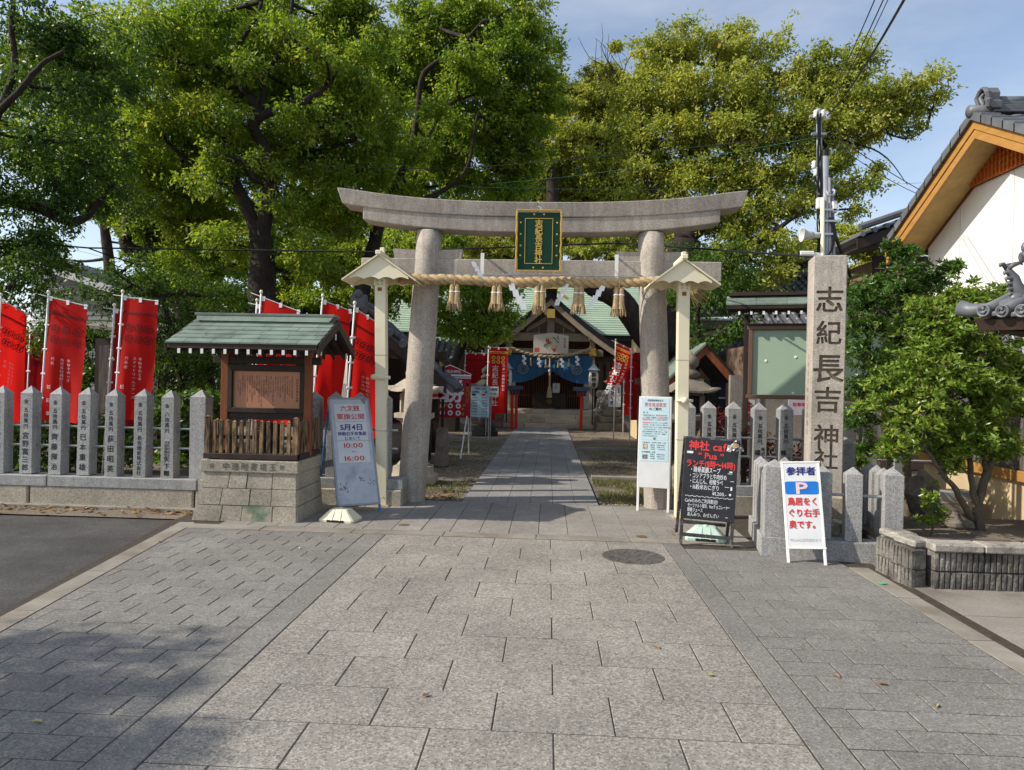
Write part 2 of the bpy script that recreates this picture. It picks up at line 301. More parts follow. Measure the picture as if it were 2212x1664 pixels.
    def build(s, name, mats, parent=None, smooth=False, world=False, root=None):
        me = bpy.data.meshes.new(name); vs = s.v
        if world and parent is not None:
            q = root or parent; inv = MX[(root or parent).name].inverted(); vs = [tuple(inv @ Vector(p)) for p in vs]
        me.from_pydata(vs, [], s.f)
        if not isinstance(mats, (list, tuple)): mats = [mats]
        for m in mats: me.materials.append(m)
        if len(mats) > 1: me.polygons.foreach_set('material_index', s.m)
        if smooth: me.polygons.foreach_set('use_smooth', [True] * len(me.polygons))
        me.update()
        o = link(name, me, parent)
        if name in ('lettering', 'print', 'scuff_mark', 'inscription', 'loop_tab'): o['kind'] = 'stuff'   # small flat print, not to be picked apart
        return o

def link(name, me, parent=None, loc=None, rot=None):
    o = bpy.data.objects.new(name, me); COL.objects.link(o)
    if parent is not None:
        o.parent = parent; MX[o.name] = MX.get(parent.name, Matrix.Identity(4))
    if loc is not None: o.location = loc
    if rot is not None: o.rotation_euler = rot
    return o
def tag(o, label=None, cat=None, group=None, kind=None):
    if label: o['label'] = label
    if cat: o['category'] = cat
    if group: o['group'] = group
    if kind: o['kind'] = kind
    return o
def thing(name, label, cat, loc=(0, 0, 0), rz=0.0, group=None, rot=None):
    o = bpy.data.objects.new(name, None); COL.objects.link(o); o.empty_display_size = .2
    o.location = loc; o.rotation_euler = rot if rot else (0, 0, rz)
    MX[o.name] = Matrix.Translation(loc) @ (Matrix.Rotation(rz, 4, 'Z') if not rot else __import__('mathutils').Euler(rot).to_matrix().to_4x4())
    return tag(o, label, cat, group)
def single(mb, name, mats, label, cat, group=None, smooth=False):
    return tag(mb.build(name, mats, smooth=smooth), label, cat, group)
def struct(mb, name, mats, smooth=False):
    return tag(mb.build(name, mats, smooth=smooth), kind='structure')
def copy_tree(o, parent=None):
    c = o.copy(); COL.objects.link(c)
    if parent is not None: c.parent = parent
    MX[c.name] = MX.get(o.name, Matrix.Identity(4))
    for ch in list(o.children): copy_tree(ch, c)
    return c

# ------------------------------------------------------------------ writing
TX = dict(
    name='志紀長吉神社', yen='金五拾萬円', yen8='金八拾萬円', yen7='金七百萬円',
    posts=['宮野', '宮野富三郎', '齊藤揮治', '巳本重雄', '荻田昭英', '長吉建設株式会社', '矢下剛三'], posts2=['福田', '株式会社', 'ウノスプラン', '株式', '秋', '代表取締役', 'まだけばや', '張己和道'],
    extra='由緒初詣', pillar='三十七年四月吉日建之', cap='玉垣寄附連中', cap2='世話人',
    a=['六文銭', '軍旗公開', '5月4日', '神殿右手参集殿', 'において', '10:00', '16:00', '〜'],
    c=['神社 cafe', '“ Pua ”', 'ランチ(11時〜14時)', '・鶏骨薬膳スープ', '・コシアブラと牛肉炒め', '・にんじん、柑橘ラペ', '・16穀米おにぎり', '¥1,200.-', 'Cafeのみのご利用歓迎!', 'モーツァルト珈琲、Hotチョコレート', '酵素ジュース', 'あんみつ、おぜんざい'],
    p=['参拝者', 'P', '鳥居をく', 'ぐり右手', '奥です。', '申込みは宮司詰所まで'],
    i=['志紀長吉神社から', '教化育成教室', 'のご案内', '各　位', '志紀長吉神社では、教化育成の一環と', 'して当会館（参集殿）にて神楽・龍笛', '教室を行っており、この4月より新たな', '教室を始めております。少しでも興味', 'のある方、共に習いてみたいと思われ', 'る方がおられましたら、神社にご連絡', '（6709-1767）下さい。', '初めは体験学習でも構いません。多数', 'のご参加お待ちしております。詳細は、', 'それぞれ下記の通りです。', '記', '①華道教室　池坊家元講師　先生', '開催日　月1回日曜日', '時間　10時より', '月謝　1,500円', '②写真教室　先生'],
    n1='奉納令和七年', n2='株式会社城野工業', n3='代表', n4='城前幸二', n5='ステイドリームツアーズ', n6='代表者', n7='松', n8='クンスワークス',
    sh='御神燈', ka='勝', st='志紀長吉神社', pk1='者用', pk2='車場', pk='駐車場', oh='お祓い所', oh2='自動車・バイク', me='開運招福', ban='志紀長吉神社', ban2='日本一真田幸村公', bd=['ご祈祷のご案内', '初穂料　一覧', '家内安全', '厄除祈願', '交通安全', '商売繁盛', '合格祈願', '安産祈願', '七五三詣', '参拝順路'])
def _walk(v):
    if isinstance(v, str): return v
    return ''.join(_walk(x) for x in v)
GL = {}
def _glyphs():
    chars = sorted(set(''.join(_walk(v) for v in TX.values())) - set(' 　'))
    tmp = []
    for bold in (0.0,):
        for ch in chars:
            c = bpy.data.curves.new('g', 'FONT'); c.body = ch; c.offset = bold; c.resolution_u = 2
            o = bpy.data.objects.new('g', c); COL.objects.link(o); tmp.append((ch, bold, o, c))
    dg = bpy.context.evaluated_depsgraph_get()
    for ch, bold, o, c in tmp:
        me = bpy.data.meshes.new_from_object(o.evaluated_get(dg))
        vs = [(v.co.x, v.co.y) for v in me.vertices]; fs = [tuple(p.vertices) for p in me.polygons]
        GL[(ch, bold)] = (vs, fs); bpy.data.meshes.remove(me)
    for ch, bold, o, c in tmp:
        bpy.data.objects.remove(o); bpy.data.curves.remove(c)
_glyphs()
def _wide(ch): return ord(ch) > 0x2000 and ch not in '“”'
def glyph(mb, ch, cx, cy, size, bold=0.022, mi=0, sx=1.0, jit=0.0):
    g = GL.get((ch, 0.0))
    if not g or not g[0]: return
    vs, fs = g
    if _wide(ch): ox, oy = .5, .36
    else:
        xs = [v[0] for v in vs]; ox, oy = (min(xs) + max(xs)) / 2, .36
    a = rnd.uniform(-jit, jit); ca, sa = math.cos(a), math.sin(a)
    e = bold * .5                                                     # heavier strokes: the same outline a few times, each a hair apart
    sh = [(0, 0)] if bold == 0 else ([(-e, e), (e, -e), (0, 0)] if bold < .03 else [(-e, e), (e, e), (-e, -e), (e, -e), (0, 0)])
    for q, (ux, uy) in enumerate(sh):
        mb.add([(cx + sx * size * ((x - ox) * ca - (y - oy) * sa + ux), cy + size * ((x - ox) * sa + (y - oy) * ca + uy), q * .0003) for x, y in vs], fs, mi)
def hline(mb, body, cx, cy, size, width=None, bold=0.022, mi=0, jit=0.0, align='c'):
    adv = []
    for ch in body:
        if ch == ' ': adv.append(.3)
        elif _wide(ch) or ch == '　': adv.append(.98)
        else:
            g = GL.get((ch, 0.0)); xs = [v[0] for v in g[0]]; adv.append(max(xs) - min(xs) + .09)
    tot = sum(adv); sx = 1.0
    if width: sx = width / (tot * size)
    x = cx - tot * size * sx / 2 if align == 'c' else cx
    for ch, a in zip(body, adv):
        glyph(mb, ch, x + a * size * sx / 2, cy, size, bold, mi, sx, jit); x += a * size * sx
def vline(mb, body, cx, top, size, pitch=None, bold=0.022, mi=0, jit=0.0):
    pitch = pitch or size * 1.02
    for i, ch in enumerate(body): glyph(mb, ch, cx, top - size / 2 - i * pitch, size, bold, mi, 1.0, jit)
def rect2(mb, x0, y0, x1, y1, mi=0): mb.add([(x0, y0, 0), (x1, y0, 0), (x1, y1, 0), (x0, y1, 0)], [(0, 1, 2, 3)], mi)
def ring2(mb, cx, cy, r0, r1, n=20, mi=0, sy=1.0):
    vs = [(cx + r0 * math.cos(2 * math.pi * i / n), cy + sy * r0 * math.sin(2 * math.pi * i / n), 0) for i in range(n)] + [(cx + r1 * math.cos(2 * math.pi * i / n), cy + sy * r1 * math.sin(2 * math.pi * i / n), 0) for i in range(n)]
    mb.add(vs, [(i, n + i, n + (i + 1) % n, (i + 1) % n) for i in range(n)], mi)
def disc2(mb, cx, cy, r, n=14, mi=0, sy=1.0): mb.add([(cx + r * math.cos(2 * math.pi * i / n), cy + sy * r * math.sin(2 * math.pi * i / n), 0) for i in range(n)], [tuple(range(n))], mi)
def front(mb, y=0.0):
    """Writing made in x, y laid on an upright face that looks along -Y."""
    return mb.map(lambda p: (p.x, y - p.z, p.y))

# ================================================================== THE GROUND
def sheet(name, pts, z, m):
    b = MB(); b.add([(x, y, z) for x, y in pts], [tuple(range(len(pts)))]); return struct(b, name, m)
sheet('ground', [(-150, -40), (150, -40), (150, 250), (-150, 250)], -0.30, soil)
asph = MB()
nx, ny = 14, 10                                                       # the road, very slightly uneven
for i in range(nx + 1):
    for j in range(ny + 1):
        asph.v.append((-30 + 26.9 * i / nx if i < nx else -2.6, -6 + 14.0 * j / ny, -0.035 + .008 * math.sin(i * 1.7 + j) * (0 if i >= nx - 1 else 1)))
for i in range(nx):
    for j in range(ny):
        a = i * (ny + 1) + j; asph.f.append((a, a + ny + 1, a + ny + 2, a + 1)); asph.m.append(0)
struct(asph, 'asphalt_road', asphalt)
verge = MB(); verge.add([(-30, 7.75, -.032), (-3.9, 7.75, -.02), (-3.9, 8.4, .01), (-30, 8.4, .01)], [(0, 1, 2, 3)]); struct(verge, 'soil_verge', soil)
yard = MB()
for i in range(41):
    for j in range(41):
        x = -20 + i; y = 9.32 + (j / 40) ** 1.5 * 55
        yard.v.append((x, y, -.012 + .012 * math.sin(i * 2.1 + j * 1.3) * math.cos(j * 1.7)))
for i in range(40):
    for j in range(40):
        a = i * 41 + j; yard.f.append((a, a + 41, a + 42, a + 1)); yard.m.append(0)
struct(yard, 'gravel_yard', soil, smooth=True)

def kx(y): return -3.97 + (7.58 - y) * (0.45 / 3.17) * 1.0            # the slanting kerb on the left
bed = MB(); bed.add([(kx(1.0), 1.0, -.0035), (3.0, 1.0, -.0035), (3.0, 9.34, -.0035), (-4.1, 9.34, -.0035), (-4.1, 7.5, -.0035)], [(0, 1, 2, 3, 4)])
pave = struct(bed, 'forecourt_pavement', joint_mat); MX[pave.name] = Matrix.Identity(4)
VAR = {}
def slab(parent, name, x0, x1, y0, y1, m, h=.05, bev=.0035, key=None, xa=None, z=0.0):
    """One flagstone; xa = x of its left side at the far edge when cut at a slant."""
    gx = (x1 - x0); gy = (y1 - y0)
    if xa is None:
        k = (name, round(gx, 3), round(gy, 3), rnd.randrange(2), m.name)
        if k not in VAR:
            b = MB(); b.box((0, 0, 0), (gx, gy, h), bev=bev); o = b.build(name, m); VAR[k] = o.data
            # the first of its kind is used below like every other
            bpy.data.objects.remove(o)
        me = VAR[k]
        o = link(name, me, parent, ((x0 + x1) / 2, (y0 + y1) / 2, z - h / 2 + rnd.uniform(-.0015, .0015)), (rnd.uniform(-.0016, .0016), rnd.uniform(-.0016, .0016), rnd.uniform(-.002, .002)))
    else:
        b = MB(); b.hexa([(x0, y0, z - h), (x1, y0, z - h), (x1, y1, z - h), (xa, y1, z - h), (x0, y0, z), (x1, y0, z), (x1, y1, z), (xa, y1, z)])
        o = b.build(name, m, parent)
    return o
# middle strip: big slabs in stretcher bond
CX0, CX1, SW, SD = -1.64, 1.19, .566, .3985
y = 7.22; row = 0; TOPR = 7.22
while y > 1.9:
    y0 = y - SD; off = (row % 2) * SW / 2; x = CX0
    cuts = [CX0] + [CX0 + off + SW * i for i in range(1 if off == 0 else 0, 6) if CX0 + .02 < CX0 + off + SW * i < CX1 - .02] + [CX1]
    for a, b_ in zip(cuts[:-1], cuts[1:]):
        slab(pave, 'paving_slab', a + .003, b_ - .003, y0 + .0035, y - .0035, slab_mat)
    y = y0; row += 1
# border bands beside it
for bx0, bx1 in ((-1.86, -1.64), (1.19, 1.37)):
    y = 7.22
    while y > 1.9:
        slab(pave, 'border_stone', bx0 + .0035, bx1 - .0035, y - .90, y - .002, paver_mat); y -= .9
# small pavers left and right
y = 7.22; row = 0; PW, PD = .316, .2
while y > 2.0:
    y0 = y - PD; off = (row % 2) * PW / 2
    x1 = -1.86
    first = True
    while True:
        w = PW / 2 if (first and row % 2) else PW; first = False
        x0 = x1 - w
        la, lb = kx(y0) + .17, kx(y) + .17
        if x0 < max(la, lb) + .02:
            if x1 - la > .03 and x1 - lb > .03: slab(pave, 'paver', la + .003, x1 - .003, y0 + .003, y - .003, paver_mat, xa=lb + .003)
            break
        slab(pave, 'paver', x0 + .0035, x1 - .0035, y0 + .003, y - .003, paver_mat, bev=.003); x1 = x0
    y = y0; row += 1
y = 7.02; row = 0; PW = .3
while y > 2.2:
    y0 = y - PD; x0 = 1.37; first = True
    while x0 < 2.72 - .05:
        w = PW / 2 if (first and row % 2) else PW; first = False
        x1 = min(x0 + w, 2.72); slab(pave, 'paver', x0 + .003, x1 - .003, y0 + .004, y - .004, paver_mat, bev=.003); x0 = x1
    y = y0; row += 1
# kerb on the left, flush edging on the right, threshold strip in front of the apron
y = 7.5
while y > 1.6:
    y0 = y - .98
    b = MB(); b.hexa([(kx(y0), y0 + .004, -.12), (kx(y0) + .165, y0 + .004, -.12), (kx(y) + .165, y - .004, -.12), (kx(y), y - .004, -.12), (kx(y0), y0 + .004, .004), (kx(y0) + .165, y0 + .004, .004), (kx(y) + .165, y - .004, .004), (kx(y), y - .004, .004)])
    b.build('kerbstone', kerb_mat, pave); y = y0
y = 6.5
while y > 2.0:
    slab(pave, 'kerbstone', 2.725, 2.90, y - .89, y - .003, kerb_mat, h=.1); y -= .9
x = -3.93
while x < 1.9:
    slab(pave, 'threshold_stone', x + .003, x + .957, 7.225, 7.43, kerb_mat, h=.06, z=.006); x += .96
apron = MB(); apron.add([(-4.0, 7.43, -.008), (2.6, 7.43, -.008), (2.6, 9.3, -.008), (-4.0, 9.3, -.008)], [(0, 1, 2, 3)])
apron = struct(apron, 'stone_apron', joint_mat)
for i in range(18):
    x0 = -3.5 + .312 * i
    if x0 > 1.9: break
    yy = 7.435; k = 0
    for d in (.62, .62, .625):
        slab(apron, 'apron_stone', x0 + .0025, x0 + .3095, yy + .0025, yy + d - .0025, apron_mat, bev=.003, z=.008); yy += d
pth = MB(); pth.add([(-1.12, 9.3, -.006), (.71, 9.3, -.006), (.71, 25.0, -.006), (-1.12, 25.0, -.006)], [(0, 1, 2, 3)])
pth = struct(pth, 'shrine_path', joint_mat)
for c in range(6):
    x0 = -1.105 + .2995 * c; y = 9.305
    while y < 24.9:
        d = min(rnd.choice((.55, .7, .85)), 24.95 - y)
        if d > .1: slab(pth, 'path_stone', x0 + .002, x0 + .2975, y + .002, y + d - .002, path_mat, bev=.003, z=.012)
        y += d
# right: gutter and footway beyond it
sheet('gutter', [(2.9, 1.0), (3.0, 1.0), (3.0, 6.45), (2.9, 6.45)], -.07, gutter_mat)
fw = MB()
fw.hexa([(3.0, 1.0, -.2), (8.5, 1.0, -.2), (8.5, 5.2, -.2), (3.0, 5.2, -.2), (3.0, 1.0, .0), (8.5, 1.0, .0), (8.5, 5.2, .0), (3.0, 5.2, .0)])
fw.hexa([(3.0, 5.21, -.2), (8.5, 5.21, -.2), (8.5, 6.6, -.2), (3.0, 6.6, -.2), (3.0, 5.21, .0), (8.5, 5.21, .0), (8.5, 6.6, .0), (3.0, 6.6, .0)])
struct(fw, 'footway', concrete)
sheet('side_ground', [(2.62, 6.4), (30, 6.4), (30, 9.4), (2.62, 9.4)], -.03, soil)

# kerb lines crossing the yard
def beam(name, x0, x1, y, label):
    b = MB(); b.box(((x0 + x1) / 2, y, .02), (x1 - x0, .12, .08), bev=.01); return single(b, name, kerb_mat, label, 'edging')
beam('edging_stone', .75, 5.5, 11.9, 'long low edging stone crossing the yard right of the path')
beam('edging_stone', .75, 6, 17.2, 'farther low edging stone across the yard towards the red banners')
beam('edging_stone', -5.5, -1.15, 19.3, 'low edging stone in the yard left of the path near the red poster')

# covers in the paving
mh = thing('manhole_cover', 'large round iron manhole cover set in the pale slabs', 'manhole cover', (.82, 6.62, 0))
b = MB(); b.lathe([(.285, -.02), (.285, .006), (.262, .006)], 40); b.build('frame_ring', iron, mh)
b = MB(); b.lathe([(.255, -.02), (.255, .004)], 40)
for r0 in (.05, .1, .15, .2, .24):
    n = int(r0 * 62)
    for i in range(n):
        a = 2 * math.pi * i / n + r0 * 9; b.box((r0 * math.cos(a), r0 * math.sin(a), .006), (.03, .018, .007), rz=a)
b.build('lid', iron, mh)
for (px, py, r, lb) in ((872, 1136, .062, 'small brown valve cover on the apron left of the path'), (1385, 1161, .06, 'small brown valve cover near the blackboard feet')):
    g = G(px, py); t = thing('valve_cover', lb, 'valve cover', (g.x, g.y, .006)); rust = mat('rusty iron', (.17, .11, .06), rough=.8, var=.3, scale=20, bump=.3)
    b = MB(); b.lathe([(r, -.02), (r, .006), (r * .86, .006)], 22); b.build('frame_ring', rust, t)
    b = MB(); b.lathe([(r * .82, -.02), (r * .82, .004)], 22); b.box((0, 0, .006), (r, .01, .006)); b.build('lid', rust, t)

# ================================================================== THE STONE GATE
TY = 9.3
tor = thing('torii_gate', 'tall weathered granite torii gate spanning the path', 'torii gate', (-.16, TY, 0))
def column(xb, xt):
    b = MB(); n = 26; prof = []
    for i in range(15):
        t = i / 14; z = t * 3.56; r = .182 + (.168 - .182) * t + .006 * math.sin(math.pi * t)
        prof.append((xb + (xt - xb) * t, z, r))
    vs = []
    for x, z, r in prof:
        for j in range(n):
            th = 2 * math.pi * j / n; k = 1 + .012 * math.sin(3 * th + z * 2.1) * math.sin(z * 1.3 + xb)
            vs.append((x + r * k * math.cos(th), r * k * math.sin(th), z))
    fs = [(i * n + j, i * n + (j + 1) % n, (i + 1) * n + (j + 1) % n, (i + 1) * n + j) for i in range(14) for j in range(n)] + [tuple(range(14 * n, 15 * n))]
    b.add(vs, fs); return b
column(-1.775 + .16, -1.605 + .16).build('column', granite_warm, tor, smooth=True)
column(1.465 + .16, 1.29 + .16).build('column', granite_warm, tor, smooth=True)
def curve_z(u): return .15 * abs(u) ** 2.6                            # upward sweep of the lintel ends, u in -1..1
def lintel(x0, x1, half, zb, zt, d0, d1, lean, u0, u1, name):
    b = MB(); n = 22; vs = []
    for i in range(n + 1):
        u = u0 + (u1 - u0) * i / n; x = u * half; k = curve_z(u)
        xe = x
        tb, tt = zb + k, zt + k * 1.12
        ln = lean * u if abs(u) > .97 else 0
        vs += [(xe, -d0 / 2, tb), (xe, d0 / 2, tb), (xe + (lean if u > .99 else (-lean if u < -.99 else 0)), d1 / 2, tt), (xe + (lean if u > .99 else (-lean if u < -.99 else 0)), -d1 / 2, tt)]
    fs = []
    for i in range(n):
        a = i * 4; c = a + 4
        for k in range(4): fs.append((a + k, c + k, c + (k + 1) % 4, a + (k + 1) % 4))
    fs += [(0, 1, 2, 3), (n * 4 + 3, n * 4 + 2, n * 4 + 1, n * 4)]
    b.add(vs, fs); o = b.build(name, granite_warm, tor)
    md = o.modifiers.new('bevel', 'BEVEL'); md.width = .012; md.segments = 2; md.limit_method = 'ANGLE'
    return o
lintel(0, 0, 2.565, 3.725, 3.91, .38, .44, .07, -1, -.008, 'top_lintel')
lintel(0, 0, 2.565, 3.725, 3.91, .38, .44, .07, -.005, 1, 'top_lintel')
lintel(0, 0, 2.30, 3.53, 3.722, .33, .35, .0, -1, -.008, 'under_lintel')
lintel(0, 0, 2.30, 3.53, 3.722, .33, .35, .0, -.005, 1, 'under_lintel')
b = MB(); b.box((.01, 0, 3.065), (4.68, .17, .255), bev=.01); b.build('tie_beam', granite_warm, tor)
for cx in (-1.455, 1.465):
    for sg in (-1, 1):
        b = MB(); x0, x1 = cx + sg * .1, cx + sg * .44
        b.hexa([(min(x0, x1), -.07, 3.195), (max(x0, x1), -.07, 3.195), (max(x0, x1), .07, 3.195), (min(x0, x1), .07, 3.195)] + [(min(x0, x1) - (.02 if sg < 0 else 0), -.07, 3.305 + (.015 if sg < 0 else 0)), (max(x0, x1) + (.02 if sg > 0 else 0), -.07, 3.305 + (.015 if sg > 0 else 0)), (max(x0, x1) + (.02 if sg > 0 else 0), .07, 3.305 + (.015 if sg > 0 else 0)), (min(x0, x1) - (.02 if sg < 0 else 0), .07, 3.305 + (.015 if sg < 0 else 0))])
        b.build('wedge', granite_warm, tor)
b = MB(); b.box((0, 0, 3.37), (.2, .16, .35)); b.build('strut', granite_warm, tor)

# name tablet
pl = thing('name_tablet', 'deep green name tablet in a gilt frame on the gate', 'name tablet', (-.155, 8.86, 2.98), rot=(R(7), 0, 0))
b = MB(); b.box((0, 0, .375), (.52, .035, .70), bev=.006); b.build('panel', deep_green, pl)
b = MB()
for x0, z0, x1, z1 in ((-.17, .1, .17, .1), (-.17, .65, .17, .65), (-.17, .1, -.17, .65), (.17, .1, .17, .65)):
    b.box(((x0 + x1) / 2, -.019, (z0 + z1) / 2), (abs(x1 - x0) + .006, .006, abs(z1 - z0) + .006))
b.build('inner_line', gold_paint, pl)
fr = MB()
for side in range(4):
    n = 26 if side < 2 else 18
    for i in range(n):
        t = (i + .5) / n
        if side < 2: x = (-.275, .275)[side] + (.003 if side else -.003) * math.sin(i * 1.2); c = (x, -.008, .74 * t); d = (.02, .05, .034)
        else: zz = (.005, .75)[side - 2]; c = (-.275 + .55 * t, -.008, zz + .002 * math.sin(i * 2)); d = (.036, .05, .02)
        fr.box(c, d, bev=.008)
fr.build('frame', gold, pl)
b = MB(); vline(b, TX['name'], 0, .638, .098, .09, .04); front(b, -.0215); b.build('lettering', gold_paint, pl)
b = MB()
for (x, z) in [(-.225, .2), (-.225, .32), (-.225, .46), (-.225, .6), (.225, .2), (.225, .32), (.225, .46), (.225, .6), (-.06, .05), (.06, .05), (-.06, .7), (.06, .7)]: b.lathe([(.011, 0), (.011, .004), (.004, .006)], 10, M=Matrix.Translation((x, -.0175, z)) @ Matrix.Rotation(R(90), 4, 'X'))
b.build('stud', gold_paint, pl)
b = MB(); b.tube([(0, .0, .75), (.03, .04, .79), (-.03, .05, .80), (0, .12, .84)], .008, 6); b.tube([(-.04, 0, .75), (0, .05, .8), (.04, 0, .75)], .005, 6); b.build('hook', steel, pl)

# straw rope with its hangings
RY = 9.02
rope = thing('straw_rope', 'thick twisted straw rope strung between the gate columns', 'rope', (-.16, RY, 2.88))
def rope_z(x): return 2.87 + .03 * (x / 1.6) ** 2 + .008 * math.sin(x * 5)
for s in range(3):
    b = MB(); pts = []; n = 150
    for i in range(n + 1):
        x = -1.78 + 3.66 * i / n; a = x * 19 + s * 2 * math.pi / 3; rr = .036 * (1 + .12 * math.sin(x * 3.1 + s))
        pts.append((x, rr * math.cos(a) - (0.0 if abs(x) < 1.4 else .07 * ((abs(x) - 1.4) / .3) ** 2 * 0), rope_z(x) - 2.88 + rr * math.sin(a)))
    b.tube(pts, [.034 * (1 + .1 * math.sin(i * .9 + s)) for i in range(n + 1)], 9); b.build('strand', straw, rope, smooth=True)
b = MB()
for i in range(70):
    a = rnd.uniform(-.5, 1.15); e = rnd.uniform(-.25, .3); l = rnd.uniform(.2, .34)
    p0 = Vector((1.86, 0, -.01)); d = Vector((math.cos(a) * .9, e - .25, -math.sin(a) * .75 - .12)).normalized()
    b.tube([p0, p0 + d * l * .5, p0 + d * l + Vector((0, 0, -.03))], [.004, .003, .0015], 4)
b.build('loose_end', straw, rope)
def tassel(px, py0, py1, label):
    a, c = P(px, py0, RY - .02), P(px, py1, RY - .02); L_ = a.z - c.z
    t = thing('straw_tassel', label, 'tassel', (a.x, RY - .03, a.z), 0, 'straw tassels hanging from the rope')
    b = MB(); b.tube([(0, .03, .075), (.005, -.03, .03), (0, -.02, -.02)], .006, 6); b.tube([(0, .03, .075), (-.006, .07, .03), (0, -.01, -.02)], .005, 6); b.build('cord', straw_grey, t)
    for s in (-1, 1):
        b = MB(); cx = .04 * s
        b.lathe([(.016, 0), (.03, -.03), (.034, -.09), (.036, -.12), (.046, -L_ * .75)][::-1], 10, c=(cx * .8, 0, 0))
        for i in range(46):
            th = rnd.uniform(0, 6.28); r1 = rnd.uniform(.03, .062); k = rnd.uniform(.86, 1.04)
            b.tube([(cx * .8 + .018 * math.cos(th), .018 * math.sin(th), -.07), (cx + .026 * math.cos(th), .026 * math.sin(th), -L_ * .55), (cx * 1.15 + r1 * math.cos(th), r1 * math.sin(th), -L_ * k)], [.006, .006, .003], 4)
        b.build('straw_bundle', straw, t)
        b = MB(); b.lathe([(.037, -.107), (.04, -.1), (.037, -.093)], 10, c=(cx * .8, 0, 0)); b.build('tie', paper, t)
    return t
for px, a, c, lb in ((982, 614, 672, 'leftmost straw tassel hanging next to the left column'), (1073, 616, 672, 'straw tassel second from the left column'), (1166, 614, 679, 'longest straw tassel, in the middle under the tablet'), (1250, 617, 679, 'straw tassel fourth from the left column'), (1336, 621, 685, 'straw tassel nearest to the right column')):
    tassel(px, a, c, lb)
def shide(px, py, label, tw, sc=1.0, sway=0.0):
    a = P(px, py, RY - .04)
    t = thing('paper_streamer', label, 'paper streamer', (a.x, RY - .05, a.z), 0, 'zigzag paper streamers on the rope')
    b = MB(); w, h = .066 * sc, .085 * sc; x = 0; z = 0
    for i in range(4):
        y0 = -.012 * i; pts = [(x - w / 2, y0, z), (x + w / 2, y0 - tw * .03, z - .004), (x + w / 2 + sway * .02, y0 - .012 - tw * .03, z - h), (x - w / 2 + sway * .02, y0 - .012, z - h)]
        b.add(pts + [(p[0], p[1] + .002, p[2]) for p in pts], [(0, 3, 2, 1), (4, 5, 6, 7), (0, 1, 5, 4), (1, 2, 6, 5), (2, 3, 7, 6), (3, 0, 4, 7)])
        x += w * .62 * (1 if sway >= 0 else -1); z -= h * .8
    o = b.build('zigzag_sheet', paper, t); o.rotation_euler = (0, 0, tw)
    b = MB(); b.tube([(0, .01, .02), (0, 0, -.005)], .003, 5); b.build('string', paper, t)
shide(1104, 612, 'large bright paper streamer left of the middle tassel', .25, 1.15, 1)
shide(1222, 612, 'grey folded paper streamer right of the middle tassel', -.9, .95, -1)
shide(1302, 614, 'white paper streamer beside the right tassel', -.35, 1.05, -1)
shide(1022, 566, 'small paper streamer tossed up over the rope near the left column', .5, .8, 1)
rail = thing('rope_rail', 'thin metal rail carrying the straw rope under the tie beam', 'rail', (-.16, 9.1, 2.96))
b = MB(); b.tube([(-1.62, 0, .0), (0, 0, .02), (1.62, 0, .0)], .009, 8); b.build('rod', steel, rail)
for x in (-.72, 1.0):
    b = MB(); b.box((x, -.0, .14), (.045, .012, .30)); b.box((x, .06, .285), (.045, .13, .008)); b.build('strap', white_paint, rail)
b = MB()
for i in range(9): b.tube([(-1.5 + i * .375, 0, .0), (-1.5 + i * .375, -.05, -.03), (-1.5 + i * .375, -.08, -.08)], .004, 5)
b.build('wire_tie', dull_steel, rail)

